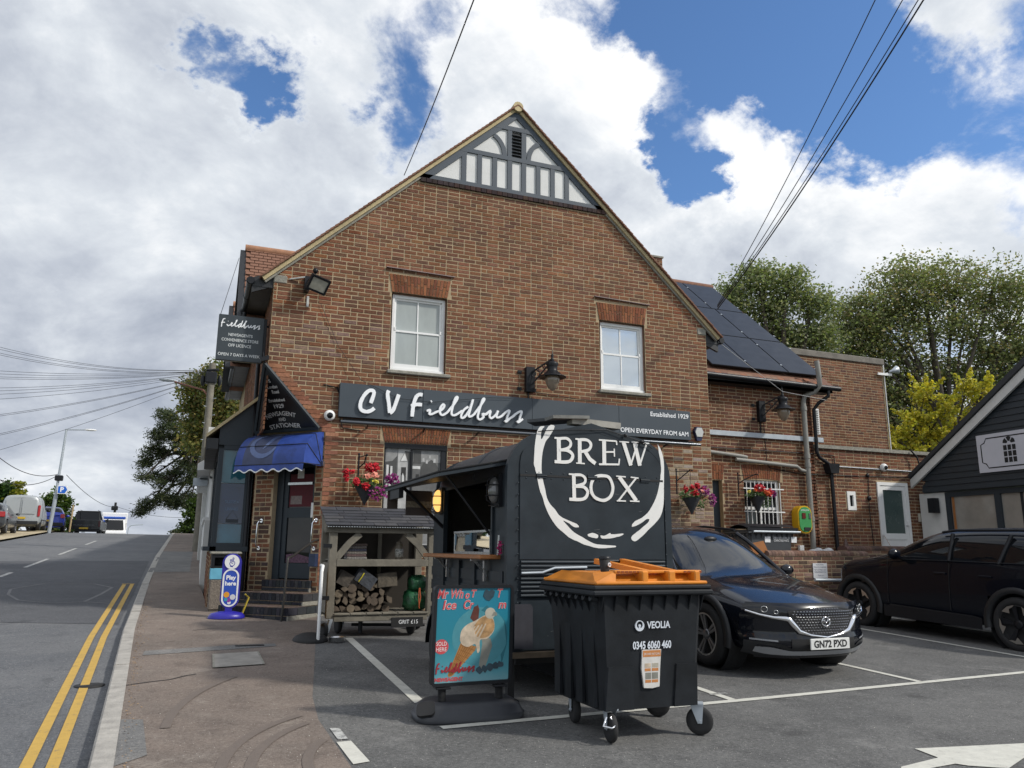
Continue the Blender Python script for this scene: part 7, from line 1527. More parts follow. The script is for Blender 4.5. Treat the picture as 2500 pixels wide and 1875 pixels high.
# ---------------------------------------------------------------- log store
ls=thing('log_store','weathered timber log store on castors with slate roof','log store',(2.32,10.9,.38))
lY=10.55; W_=K['wood']
def lbx(nm,a,b,c,d,e,f_,m_=None): m=MB(); m.bbox(a,b,c,d,e,f_,.005); return m.build(nm,m_ or W_,ls)
LX0,LX1=1.62,3.06; LB=11.35
lbx('post',LX0,LX0+.10,lY,lY+.1,.60,1.70); lbx('post',LX1-.1,LX1,lY,lY+.1,.60,1.70); lbx('post',LX0,LX0+.1,LB-.1,LB,.60,1.95); lbx('post',LX1-.1,LX1,LB-.1,LB,.60,1.95)
lbx('top_rail',LX0-.06,LX1+.02,lY-.015,lY+.03,1.69,1.77); lbx('bottom_rail',LX0+.1,LX1-.1,lY-.01,lY+.04,.56,.635)
lbx('shelf_front',LX0+.1,LX1-.1,lY-.005,lY+.04,1.255,1.345)
for k in range(6): lbx('floor_board',LX0+.1+k*.21,LX0+.1+k*.21+.2,lY-.03,LB,.64,.665)
lbx('shelf',LX0+.05,LX1-.05,lY+.04,LB,1.33,1.345)
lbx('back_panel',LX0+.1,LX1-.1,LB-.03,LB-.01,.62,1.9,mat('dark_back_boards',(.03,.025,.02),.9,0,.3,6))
lbx('back_stud',LX0+.8,LX0+.85,LB-.07,LB-.03,.65,1.7)
for s,xc in ((1,LX0+.1),(-1,LX1-.1)):
    pts=[(xc+s*.0,1.36),(xc+s*.07,1.45),(xc+s*.16,1.56),(xc+s*.30,1.68)]; m=MB(); m.ribbon(pts,.085,frame((0,lY+.03,0),(1,0,0),FN),-.02,.025); m.build('curved_brace',W_,ls)
m=MB(); m.add([(LX0-.02,lY+.1,1.77),(LX0-.02,LB,1.98),(LX0+.02,lY+.1,1.70),(LX0+.02,LB,1.70)],[(0,1,3,2)]); m.build('side_panel',W_,ls)
lbx('side_board',LX0+.02,LX0+.04,lY+.1,LB-.1,.65,1.3)
# slates
sn=Vector((0,-.26,.65)).normalized(); su=Vector((0,.65,.26)).normalized()
ra=Vector((0,lY-.07,1.775)); SM=[mat('slate_%d'%i,c,.6,0,.25,8,.2,30) for i,c in enumerate(((.045,.047,.055),(.06,.06,.065),(.035,.037,.045)))]
for i in range(6):
    x_=LX0-.07+(i%2)*-.08
    while x_<LX1+.05:
        w_=rnd.uniform(.26,.34); a=max(x_,LX0-.07+i*.0); b=min(x_+w_,LX1+.05)
        if b-a>.05:
            c=ra+su*(i*.115+.07)+sn*(.012+rnd.uniform(0,.004))+Vector(((a+b)/2,0,0)); m=MB(); m.obox(c,((b-a)/2-.004,0,0),su*.085-sn*.006,sn*.006); m.build('slate',SM[rnd.randrange(3)],ls)
        x_+=w_
m=MB(); m.prism([(LX0-.05,1.77),(LX1+.02,1.77),(LX1+.02,1.76),(LX0-.05,1.76)],frame((0,lY-.06,0),(1,0,0),FN),0,.02); m.build('drip_edge',K['blackmatt'],ls)
m=MB()
for k in range(44): x_=LX0-.05+k*.034; m.box(x_,x_+.02,lY-.085,lY-.08,1.764,1.772)
m.build('perforated_strip',K['galv'],ls)
for z in (1.52,.86): m=MB(); m.box(LX0-.08,LX0+.03,lY-.012,lY-.002,z-.025,z+.025); m.build('steel_strap',K['black'],ls)
for x_,y_ in ((1.6,10.5),(1.85,10.95),(2.78,10.7),(3.0,11.2)):
    g0=hgt(x_,y_); m=MB(); m.lathe((x_,y_,g0+.1),[(.05,-.025),(.09,-.025),(.1,0),(.09,.025),(.05,.025)],18,(1,.2,0)); w=m.build('wheel',K['rubber'],ls); m=MB(); m.obox((x_+.06,y_+.03,g0+.15),(.02,.004,0),(0,.05,0),(.02,0,.08)); m.build('caster_fork',K['galv'],w)
m=MB(); m.tube([(2.0,10.8,.5),(3.0,10.8,.47)],.02); m.tube([(2.1,10.7,.58),(2.1,10.7,.40)],.03); m.build('chassis_bar',K['black'],ls)
x=thing('price_sign','small black price board on the front of the log store','sign',(2.68,lY-.03,.47)); m=MB(); m.bbox(2.47,2.9,lY-.035,lY-.015,.475,.60,.002); m.build('board',K['blackmatt'],x); m=MB(); text(m,'GRIT £15',frame((0,lY-.0355,0),(1,0,0),FN),(2.70,.54),.07,.001,width=.26); m.build('lettering',K['letter'],x)
# logs : every log end is a thing; netted bags grouped
rr=random.Random(12); lk=0
ends=[mat('log_end_%d'%i,c,.85,0,.45,16,.3,40) for i,c in enumerate(((.115,.09,.065),(.09,.068,.05),(.15,.12,.085)))]
bark=mat('log_bark',(.05,.035,.025),.95,0,.3,12)
rows=[(1.80,.73,6),(1.78,.83,6),(1.84,.93,5),(1.9,1.02,3)]
for rw_,(z,cnt,x_s) in enumerate(((.722,8,1.765),(.812,8,1.80),(.90,7,1.785),(.985,6,1.85))):
    for i in range(cnt):
        xc=x_s+i*.093+rr.uniform(-.014,.014); zc=z+rr.uniform(-.015,.015); r_=rr.uniform(.05,.062); kind=rr.random()
        if xc>2.48: continue
        if kind<.55: a0=rr.uniform(0,6.28); pl=[(xc,zc)]+[(xc+r_*1.25*math.cos(a0+q*.28),zc+r_*1.25*math.sin(a0+q*.28)) for q in range(8)]; cx=sum(p[0] for p in pl)/9-xc; cz=sum(p[1] for p in pl)/9-zc; pl=[(p[0]-cx,p[1]-cz) for p in pl]
        else: pl=[(xc+r_*rr.uniform(.88,1.08)*math.cos(q*.57),zc+r_*rr.uniform(.88,1.08)*math.sin(q*.57)) for q in range(11)]
        y_=lY+.10+rr.uniform(-.035,.04); m=MB(); b0=len(m.f); m.prism(pl,frame((0,y_,0),(1,0,0),FN),-.32,0); 
        for q in range(len(m.m)): m.m[q]=1
        nt_=len(pl)-2
        for q in range(nt_): m.m[q]=0
        o=m.build('log',[ends[rr.randrange(3)],bark],label='split log in the '+('bottom','second','third','top')[rw_]+' row of firewood, '+('first','second','third','fourth','fifth','sixth','seventh','eighth')[i]+' from the left',cat='log',group='stacked logs in the log store'); lk+=1
for i,(c,a,lab,cl) in enumerate((((1.9,lY+.2,1.07),.5,'dark netted log bag leaning at the left on top of the firewood',(.06,.05,.04)),((2.13,lY+.16,1.09),.6,'dark netted log bag tilted in the middle on top of the firewood',(.04,.045,.055)),((2.43,lY+.2,1.08),-.1,'netted kindling bag upright at the right of the firewood',(.09,.075,.055)))):
    m=MB(); M=Matrix.Rotation(a,3,'Y'); m.obox(c,M@Vector((.13,0,0)),Vector((0,.1,0)),M@Vector((0,0,.09)))
    bm=m.build('log_bag',mat('net_bag_%d'%i,cl,.7,0,.6,12,.4,20),label=lab,cat='log bag',group='netted bags on the firewood')
m=MB(); m.tube([(2.03,lY+.05,1.06),(2.07,lY+.04,1.12),(2.1,lY+.05,1.17)],.008,5); m.build('yellow_tie',mat('yellow_cord',(.5,.42,.02),.6),label='yellow plastic tie between the netted log bags',cat='tie')
gb=mat('green_polythene',(.016,.085,.035),.3,0,.8,9,.9,16)
for i,(c,r3,lab) in enumerate((((2.84,lY+.22,.80),(.16,.15,.15),'lower green plastic sack in the log store'),((2.87,lY+.22,1.02),(.13,.13,.11),'upper green plastic sack in the log store'))):
    m=MB(); m.ell(c,r3,22,14); rr2=random.Random(i); m.v=[(c[0]+(1 if p[0]>c[0] else -1)*r3[0]*(abs(p[0]-c[0])/r3[0])**.6+rr2.uniform(-.014,.014),p[1]+rr2.uniform(-.014,.014),max(.67,c[2]+(1 if p[2]>c[2] else -1)*r3[2]*(abs(p[2]-c[2])/r3[2])**.7+rr2.uniform(-.014,.014))) for p in m.v]; m.build('green_sack',gb,label=lab,cat='sack',group='green sacks in the log store')
m=MB(); m.tube([(2.86,lY+.06,.97),(2.85,lY+.04,.85),(2.87,lY+.06,.7)],.006,5); m.tube([(2.87,lY+.06,.97),(2.88,lY+.05,.84),(2.86,lY+.06,.72)],.006,5); m.build('orange_tie',mat('orange_cord',(.55,.12,.04),.6),label='orange cord hanging over the green sacks',cat='tie')
for k in range(6):
    m=MB(); m.bbox(1.88+rr.uniform(-.008,.008),2.14+rr.uniform(-.006,.01),lY+.15,lY+.36,1.347+k*.035,1.347+k*.035+.031,.003); o=m.build('boxed_firelighter',mat('box_print_%d'%k,((.2,.19,.18),(.12,.08,.08),(.2,.18,.16),(.07,.07,.1),(.16,.14,.13),(.1,.07,.06))[k],.4,0,.8,40),label=['lowest flat box in the stack on the log store shelf','second lowest flat box in the stack on the log store shelf','third flat box from the bottom in the shelf stack','fourth flat box from the bottom in the shelf stack','second box from the top of the shelf stack','topmost flat box in the stack on the log store shelf'][k],cat='box',group='stacked boxes on the log store shelf')
x=thing('jar','tall jar with a black and white label on the log store shelf','jar',(2.6,lY+.2,1.347)); c=(2.6,lY+.2,1.347); m=MB(); m.lathe(c,[(.055,0),(.055,.16),(.04,.19),(.045,.2),(.045,.235),(0,.24)],18); m.build('body',mat('jar_brown',(.12,.1,.07),.4,0,.3,20),x); m=MB(); m.lathe(c,[(.0555,.03),(.0562,.03),(.0562,.14),(.0555,.14)],18); m.build('label',mat('jar_print',(.3,.3,.28),.6,0,1.2,40),x)
# stainless bowl
x=MB(); c=(1.72,10.2,hgt(1.72,10.2)); x.lathe(c,[(.085,0),(.10,.02),(.098,.06),(.105,.065),(.094,.062),(.09,.02),(0,.018)],26); x.build('dog_bowl',K['steel'],label='stainless steel dog bowl on the ground beside the log store',cat='bowl')
# sandwich board seen edge-on
x=thing('pavement_board','white framed pavement board seen edge-on beside the log store','pavement sign',(1.42,10.4,hgt(1.4,10.4)))
m=MB(); g0=hgt(1.42,10.3); m.tube([(1.48,10.15,g0+.02),(1.48,10.15,1.2),(1.5,10.2,1.27),(1.53,10.6,1.27),(1.56,10.7,1.2),(1.56,10.7,g0+.06)],.02,8); m.build('frame',K['white'],x); m=MB(); m.add([(1.49,10.18,1.22),(1.555,10.68,1.22),(1.555,10.68,.55),(1.49,10.18,.55)],[(0,1,2,3)]); m.obox((1.53,10.45,.85),(.006,0,0),(.03,.24,0),(0,0,.33)); m.build('panel',mat('tan_panel',(.35,.2,.06),.6,0,.3,8),x)
m=MB(); vs=[]
m.ell((1.42,10.4,g0+.0),(.22,.3,.10),20,10); m.build('rubber_base',K['blackmatt'],x)
# ---------------------------------------------------------------- litter bin and lottery sign
lb=thing('litter_bin','square concrete litter bin with exposed pebble sides and blue band','litter bin',(.42,13.72,.45))
ba,bb_,bc,bd=.24,.66,13.5,13.95; z0=.46
m=MB(); m.bbox(ba,bb_,bc,bd,z0+.06,1.0,.02); m.build('pebble_body',mat('pebble_dash',(.2,.17,.14),.95,0,.7,60,.8,70),lb)
m=MB(); m.bbox(ba+.03,bb_-.03,bc+.03,bd-.03,z0-.02,z0+.07,.01); m.build('plinth',K['concrete'],lb)
m=MB(); m.bbox(ba-.005,bb_+.005,bc-.005,bd+.005,.99,1.16,.006); m.build('blue_band',mat('pale_blue_print',(.12,.35,.48),.6,0,.15,9) if False else mat('pale_blue_band',(.12,.38,.52),.6,0,.15,9),lb)
m=MB()
for a,b in ((ba,ba+.05),(bb_-.05,bb_)): m.box(a,b,bc,bd,1.16,1.38)
m.box(ba+.05,bb_-.05,bd-.05,bd,1.16,1.38); m.box(ba+.05,bb_-.05,bc+.0,bc+.02,1.33,1.38); m.build('hood_wall',K['black'],lb)
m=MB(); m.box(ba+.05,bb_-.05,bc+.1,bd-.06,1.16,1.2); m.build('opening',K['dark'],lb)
m=MB(); m.bbox(ba-.03,bb_+.03,bc-.03,bd+.03,1.38,1.42,.012); m.build('lid',K['stone'],lb)
lo=thing('lottery_sign','blue oval lottery sign with white Play here panel beside the steps','pavement sign',(.55,12.75,.42))
lf=frame((.52,12.7,1.0),Vector((1,-.15,0)),Vector((-.15,-1,0)))
nb_=mat('royal_blue_plastic',(.022,.018,.30),.35,0,.05,5)
def stad(w,h,n=14): return [(w*math.cos(a),h-w+w*math.sin(a)) for a in [math.pi*i/n for i in range(n+1)]]+[(-w*math.cos(a),-h+w-w*math.sin(a)) for a in [math.pi*i/n for i in range(n+1)]]
m=MB(); m.prism(stad(.135,.40),lf,-.06,.0); m.build('body',nb_,lo)
m=MB(); m.prism([(x_,y_+.275) for x_,y_ in cir(0,0,.105,28)],lf,0,.012); m.build('emblem_disc',K['white'],lo)
m=MB(); hl=[[(-.02,-.055),(-.035,-.02),(-.02,.0),(-.03,.035),(-.015,.04),(.0,.0)],[(-.005,.0),(.012,.065),(.026,.06),(.012,.0)],[(.012,.0),(.035,.005),(.04,-.02),(.035,-.04),(.01,-.06),(-.02,-.055)],[(-.02,-.01),(.015,-.022)],[(-.025,-.065),(.02,-.07)]]
for l in hl: m.ribbon([(x_,y_+.275) for x_,y_ in l],.009,lf,.012,.0135)
m.build('hand_emblem',nb_,lo)
m=MB(); m.prism([(x_,y_-.10) for x_,y_ in stad(.115,.275)],lf,0,.010,0,[[(x_,y_-.10) for x_,y_ in stad(.092,.252)]]); m.build('white_border',K['white'],lo)
m=MB(); m.prism([(x_,y_-.10) for x_,y_ in stad(.092,.252)],lf,0,.006); m.build('panel',mat('bright_blue_print',(.02,.07,.42),.4),lo)
m=MB(); text(m,'Play',lf,(0,.045),.085,.009,bold=.003); text(m,'here',lf,(0,-.04),.085,.009,bold=.003); m.build('lettering',K['letter'],lo)
for x_,y_,r_,c in ((-.045,-.2,.042,(.7,.3,.02)),(.045,-.235,.04,(.6,.6,.62)),(-.01,-.28,.03,(.25,.04,.3)),(.0,-.315,.025,(.7,.7,.7)),(-.05,-.27,.025,(.03,.3,.4))): m=MB(); m.prism(cir(x_,y_,r_,18),lf,.006,.0075+abs(x_)*.01); m.build('printed_ball',mat('ball_print',c,.4),lo)
m=MB(); vs=[]
for z_,k in ((0,1),(.03,1),(.075,.85),(.1,.4),(.1,0)):
    for i in range(20): a=2*math.pi*i/20; vs.append((.50+.26*k*math.cos(a),12.72+.17*k*math.sin(a),hgt(.5,12.7)+.002+z_))
m.add(vs,[(l*20+i,l*20+(i+1)%20,(l+1)*20+(i+1)%20,(l+1)*20+i) for l in range(4) for i in range(20)],0,True); m.build('base',nb_,lo); m=MB(); m.box(.47,.57,12.70,12.74,.5,.62); m.build('stem',nb_,lo)
x=MB(); x.tube([(.72,12.82,.5),(.80,12.8,.75),(.74,12.78,.8)],.015,6); x.build('yellow_strap',mat('yellow_strap',(.4,.3,.03),.6),label='yellow strap behind the blue lottery sign',cat='strap')
# ---------------------------------------------------------------- vehicles (local axes: x across, y rearwards, z up)
def loft_body(stations,glassf,yf=None,levels=2,arches=(),archr=.4,sidex=.5,mats=None,cap=True):
    """stations: (y,bow,[(x,z)*n]) half sections bottom centre to top centre -> bmesh-evaluated smooth mesh data"""
    n=len(stations[0][2]); vs=[];fs=[];mi=[]
    xm=max(p[0] for s in stations for p in s[2])
    for i,(y,bow,pts) in enumerate(stations):
        ring=pts+[(-x,z) for x,z in pts[-2:0:-1]]
        for x,z in ring:
            yy=y+bow*(abs(x)/xm)**2
            if i==0 and yf: yy=yf(x,z)+.02
            vs.append((x,yy,z))
    m=2*n-2
    for i in range(len(stations)-1):
        for j in range(m):
            k=(j+1)%m; fs.append((i*m+j,i*m+k,(i+1)*m+k,(i+1)*m+j))
            jj=j if j<n-1 else m-1-j
            mi.append(glassf(i,jj))
    if cap:
        L=len(stations)-1
        for j in range(n-1):
            a,b=j,j+1; c,d=(m-b)%m,(m-a)%m
            q=[L*m+a,L*m+b,L*m+c,L*m+d]; q=list(dict.fromkeys(q))
            if len(q)>2: fs.append(tuple(q)); mi.append(glassf(L,j))
            if not yf:
                q=[a,d,c,b]; q=list(dict.fromkeys(q)); fs.append(tuple(q)); mi.append(glassf(-1,j))
    me=bpy.data.meshes.new('b'); me.from_pydata(vs,[],fs); me.polygons.foreach_set('material_index',mi); me.polygons.foreach_set('use_smooth',[True]*len(fs))
    for mm in mats: me.materials.append(mm)
    o=bpy.data.objects.new('b',me); COL.objects.link(o); md=o.modifiers.new('s','SUBSURF'); md.levels=levels; md.render_levels=levels
    me2=bpy.data.meshes.new_from_object(o.evaluated_get(bpy.context.evaluated_depsgraph_get())); bpy.data.objects.remove(o); bpy.data.meshes.remove(me)
    if arches:
        bm=bmesh.new(); bm.from_mesh(me2); kill=[]
        for f in bm.faces:
            c=f.calc_center_median()
            for (ay,az) in arches:
                if abs(c.x)>sidex and (c.y-ay)**2+(c.z-az)**2<archr**2: kill.append(f); break
        bmesh.ops.delete(bm,geom=kill,context='FACES'); bm.to_mesh(me2); bm.free()
    return me2
def attach(name,me,par):
    me.name=name; o=bpy.data.objects.new(name,me); COL.objects.link(o); o.parent=par; MW[o]=MW[par].copy(); return o
def lb_(mb,name,m,par): return mb.build(name,m,par,local=True)
def arch_ring(par,x,ay,az,r0,r1,m,name='wheel_arch',a0=-12,a1=192,th=.03,lip=None):
    mb=MB(); N=20; vs=[]
    s=1 if x>0 else -1
    for k in range(N+1):
        a=R_(a0+(a1-a0)*k/N); c,sn_=math.cos(a),math.sin(a)
        for rr_,dx in ((r0,-.10),(r0,.012),(r1,.006),(r1,-.03)): vs.append((x+s*dx,ay+rr_*c,az+rr_*sn_))
    mb.add(vs,[(4*k+j,4*k+j+1,4*k+5+j,4*k+4+j) for k in range(N) for j in range(3)],0,True)
    lb_(mb,name,m,par)
    mb=MB(); mb.lathe((x-s*.30,ay,az),[(0,0),(r0+.03,0),(r0+.03,.26)],26,(s,0,0),caps=False); lb_(mb,'wheel_well',K['blackmatt'],par)
def conf(par,name,up,lo,F,m,eps=.008,nx=30,nz=3,x0=None,x1=None,sm=True,depth=0):
    """patch lying on front surface y=F(x,z) between polylines lo and up (x->z)"""
    def itp(l,x):
        for (a,za),(b,zb) in zip(l,l[1:]):
            if x<=b: return za+(zb-za)*((x-a)/(b-a) if b>a else 0)
        return l[-1][1]
    x0=max(up[0][0],lo[0][0]) if x0 is None else x0; x1=min(up[-1][0],lo[-1][0]) if x1 is None else x1
    mb=MB(); vs=[]
    for i in range(nx+1):
        x=x0+(x1-x0)*i/nx; a,b=itp(lo,x),itp(up,x)
        for j in range(nz+1): z=a+(b-a)*j/nz; vs.append((x,F(x,z)-eps,z))
    mb.add(vs,[(i*(nz+1)+j,(i+1)*(nz+1)+j,(i+1)*(nz+1)+j+1,i*(nz+1)+j+1) for i in range(nx) for j in range(nz)],0,sm)
    return lb_(mb,name,m,par)
K['carblue']=mat('dark_navy_car_paint',(.002,.003,.007),.22,.0,0,1,coat=.7,spec=.2)
K['carblue2']=mat('blue_black_car_paint',(.003,.0045,.009),.25,0,0,1,coat=.2,spec=.2)
K['clad']=mat('grey_plastic_cladding',(.014,.015,.017),.55,0,.1,20)
K['silver']=mat('satin_silver_trim',(.33,.34,.36),.35,.2,0)
K['lamp']=mat('headlamp_glass',(.012,.013,.015),.05,0,0,spec=.5)
K['tail']=mat('tail_lamp_red',(.35,.008,.01),.15,0,0,spec=.7)
K['screen']=mat('windscreen_glass',(.008,.009,.011),.015,0,0,spec=.8)
# ---- black-blue crossover, front towards us
SLP=-math.atan(.036)
mz=thing('parked_car','dark blue crossover car with mesh grille parked facing out beside the trailer','car',(6.27,6.76,hgt(6.27,6.76)+.03),(-SLP*1.0,0,0))
def yf(x,z):
    b=.40*(abs(x)/.88)**2.8
    p=.0
    if z>.62: p=.30*(z-.62)+7*max(0,z-.68)**2
    if z<.30: p=.10*((.30-z)/.12)
    if .40<z<.62: p=.02
    return .02+b+p
def gl(i,j):
    if j==6 or j==5: return 1 if i in(3,) else (2 if i>=6 else 0)
    if j==4 and 3<=i<=6: return 2
    return 0
ST=[(.1,.4,[(0,.20),(.70,.20),(.79,.32),(.83,.50),(.82,.66),(.76,.735),(.45,.735),(0,.74)]),
 (.55,.22,[(0,.18),(.83,.20),(.885,.36),(.895,.58),(.875,.74),(.74,.81),(.42,.845),(0,.85)]),
 (1.0,.10,[(0,.18),(.85,.20),(.895,.38),(.90,.62),(.885,.80),(.77,.885),(.43,.915),(0,.92)]),
 (1.42,.16,[(0,.18),(.86,.20),(.895,.40),(.90,.65),(.885,.87),(.78,.945),(.44,.965),(0,.97)]),
 (2.2,.10,[(0,.18),(.86,.2),(.895,.42),(.90,.66),(.885,.95),(.60,1.44),(.36,1.50),(0,1.52)]),
 (2.9,.05,[(0,.18),(.86,.2),(.895,.42),(.90,.66),(.885,.97),(.60,1.48),(.36,1.53),(0,1.545)]),
 (3.6,.0,[(0,.18),(.86,.2),(.895,.42),(.90,.66),(.885,1.0),(.58,1.44),(.36,1.49),(0,1.50)]),
 (4.15,-.05,[(0,.2),(.84,.22),(.88,.42),(.885,.66),(.86,1.0),(.56,1.25),(.34,1.30),(0,1.31)]),
 (4.42,-.1,[(0,.3),(.78,.32),(.82,.45),(.82,.66),(.78,.92),(.55,1.0),(.34,1.02),(0,1.02)])]
attach('body',loft_body(ST,gl,yf,2,((.93,.34),(3.58,.34)),.395,.55,[K['carblue'],K['screen'],K['glassdark']]),mz)
# front fascia
mb=MB(); vs=[]; nx,nz=36,16
def hw_f(z): 
    for (za,a),(zb,b) in zip(((.18,.70),(.32,.80),(.5,.84),(.66,.83),(.745,.77)),((.32,.80),(.5,.84),(.66,.83),(.745,.77),(.80,.6))):
        if z<=zb: return a+(b-a)*(z-za)/(zb-za)
    return .6
for j in range(nz+1):
    z=.18+(.745-.18)*j/nz
    for i in range(nx+1): x=(-1+2*i/nx)*hw_f(z); vs.append((x,yf(x,z),z))
mb.add(vs,[(j*(nx+1)+i,j*(nx+1)+i+1,(j+1)*(nx+1)+i+1,(j+1)*(nx+1)+i) for j in range(nz) for i in range(nx)],0,True); lb_(mb,'front_bumper',K['carblue'],mz)
gT=[(-.44,.665),(-.2,.70),(0,.705),(.2,.70),(.44,.665)]; gB=[(-.44,.62),(-.40,.55),(-.33,.475),(-.2,.435),(0,.41),(.2,.435),(.33,.475),(.40,.55),(.44,.62)]
gr=conf(mz,'grille',gT,gB,yf,K['blackmatt'],.006)
def pin(x,z):
    def it(l):
        for (a,za),(b,zb) in zip(l,l[1:]):
            if a<=x<=b: return za+(zb-za)*(x-a)/(b-a)
    return abs(x)<.43 and it(gB)+.012<z<it(gT)-.01
mb=MB()
for r in range(11):
    for c in range(-13,14):
        x=c*.036+(r%2)*.018; z=.415+r*.0275
        if pin(x,z):
            y=yf(x,z)-.008; mb.add([(x-.0125,y,z+.002),(x,y-.007,z-.004),(x+.0125,y,z+.002),(x,y-.003,z+.0075)],[(0,1,2),(0,2,3)])
lb_(mb,'studs',mat('black_chrome',(.42,.42,.44),.2,.9,0),gr)
wing_=[(-.80,.66),(-.70,.625),(-.58,.60),(-.475,.592),(-.435,.585),(-.40,.54),(-.33,.462),(-.2,.422),(0,.398)]
pw=wing_+[(-x,z) for x,z in wing_[-2::-1]]
mb=MB(); mb.tube([(x,yf(x,z)-.012,z) for x,z in pw],[.008+.022*max(0,1-abs(abs(x)-.40)/.25)+.004 for x,z in pw],8); lb_(mb,'chrome_wing',K['chrome'],mz)
em=[( .055*math.cos(a),.557+.045*math.sin(a)) for a in [R_(k*15) for k in range(24)]]
mb=MB(); mb.tube([(x,yf(x,z)-.022,z) for x,z in em],.006,6,closed=True); mb.tube([(x,yf(x,z)-.024,z) for x,z in ((-.05,.575),(-.02,.572),(0,.545),(.02,.572),(.05,.575))],.006,6); lb_(mb,'badge',K['chrome'],mz)
for s in(-1,1):
    S=lambda l:[(s*x,z) for x,z in l][::s]
    hl_=conf(mz,'headlight',S([(.46,.665),(.60,.715),(.72,.735),(.81,.725)]),S([(.46,.61),(.58,.625),(.70,.645),(.81,.69)]),yf,K['lamp'],.010,16,2)
    for cx,cz,r_ in ((.655,.68,.03),(.56,.655,.018)):
        mb=MB(); mb.tube([(s*cx+r_*math.cos(a),yf(s*cx,cz)-.016+s*r_*math.cos(a)*.55*s*s,cz+r_*math.sin(a)) for a in [R_(k*24) for k in range(15)]],.0045,6,closed=True); lb_(mb,'lamp_ring',K['steel'],hl_)
    conf(mz,'lower_cladding',S([(.30,.275),(.42,.285),(.5,.33),(.62,.345),(.82,.36)]),S([(.30,.205),(.5,.205),(.70,.205),(.82,.23)]),yf,K['clad'],.006,14,2)
    conf(mz,'fog_slot',S([(.55,.37),(.78,.385)]),S([(.55,.355),(.78,.368)]),yf,K['silver'],.008,8,1)
conf(mz,'lower_intake',[(-.42,.385),(.42,.385)],[(-.5,.27),(-.4,.255),(.4,.255),(.5,.27)],yf,K['blackmatt'],.007,x0=-.42,x1=.42)
conf(mz,'skid_trim',[(-.74,.30),(-.62,.30),(-.42,.26),(.42,.26),(.62,.30),(.74,.30)],[(-.74,.245),(-.62,.222),(-.42,.212),(.42,.212),(.62,.222),(.74,.245)],yf,K['silver'],.012)
pl=MB(); pl.bbox(-.26,.26,-.035,-.018,.285,.396,.004); lb_(pl,'number_plate',mat('plate_white',(.68,.68,.66),.4),mz)
pt=MB(); text(pt,'GN72 PXD',((0,-.0355,.34),Vector((1,0,0)),Vector((0,0,1)),Vector((0,-1,0))),(0,-.002),.098,.001,bold=.0035,width=.44); lb_(pt,'plate_lettering',K['blackmatt'],mz)
for s in (-1,1):
    for ay in (.93,3.58): arch_ring(mz,s*.893,ay,.34,.375,.445,K['clad'])
    mb=MB(); mb.add([(s*.90,1.33,.2),(s*.90,3.15,.2),(s*.905,3.15,.36),(s*.905,1.33,.36)],[(0,1,2,3)]); lb_(mb,'sill_cladding',K['clad'],mz)
    mb=MB(); mb.M=None; mb.ell((s*.97,1.72,.985),(.10,.07,.07),12,8); mb.beam((s*.82,1.75,.95),(s*.93,1.73,.96),.06,.04); lb_(mb,'door_mirror',K['carblue'],mz)
    for y_ in (1.46,2.5): mb=MB(); mb.tube([(s*.902,y_,.36),(s*.905,y_,.7),(s*.893,y_+.02,.95)],.004,4); lb_(mb,'door_seam',K['blackmatt'],mz)
    mb=MB(); mb.tube([(s*.82,1.55,.91),(s*.66,2.1,1.34),(s*.615,2.28,1.44)],.026,6); lb_(mb,'windscreen_pillar',K['carblue'],mz)
    mb=MB(); mb.tube([(s*.60,2.3,1.485),(s*.60,3.0,1.52),(s*.58,3.6,1.48)],.018,6); lb_(mb,'roof_rail',K['black'],mz)
    mb=MB(); mb.tube([(s*.70,.60,.775),(s*.60,1.05,.89),(s*.58,1.35,.94)],.010,5); mb.tube([(s*.25,.35,.755),(s*.33,.9,.885),(s*.36,1.3,.955)],.006,5); lb_(mb,'bonnet_crease',K['carblue'],mz)
mb=MB(); 
for s in(-.35,.2): mb.tube([(s,1.50,1.01),(s+.38,1.47,1.005)],.008,5)
lb_(mb,'wiper',K['blackmatt'],mz)
mb=MB(); mb.ell((.02,2.05,1.36),(.10,.04,.04)); mb.tube([(.02,2.05,1.32),(.02,2.02,1.18)],.005,4); mb.box(.0,.04,2.0,2.02,1.15,1.2); lb_(mb,'rear_view_mirror',K['black'],mz)
DI=mat('dark_alloy',(.2,.2,.21),.3,.8,0)
WM=MW[mz]
def local_wheel(par,c,R,w,axis,rim,spokes,rimr,rimmat=None,twin=True):
    # build in local space by temporarily using an identity parent matrix
    sv=MW[par]; MW[par]=Matrix.Identity(4); t=wheel(par,c,R,w,axis,rim,spokes,rimr,rimmat=rimmat,twin=twin); MW[par]=sv; return t
for s in(-1,1):
    for y_ in (.93,3.58): local_wheel(mz,(s*.80,y_,.34),.34,.21,(s,0,0),DI,5,.68,rimmat=K['steel'])
# ---- large dark SUV, nose to the wall
sv_=thing('parked_car','large blue black SUV with black and silver wheels parked nose to the wall','car',(11.55,11.45,hgt(11.6,9.3)-.0),(0,0,0)); sv_.rotation_euler=(-R_(2.05),0,math.pi); MW[sv_]=Matrix.Translation(sv_.location)@Euler(sv_.rotation_euler).to_matrix().to_4x4()
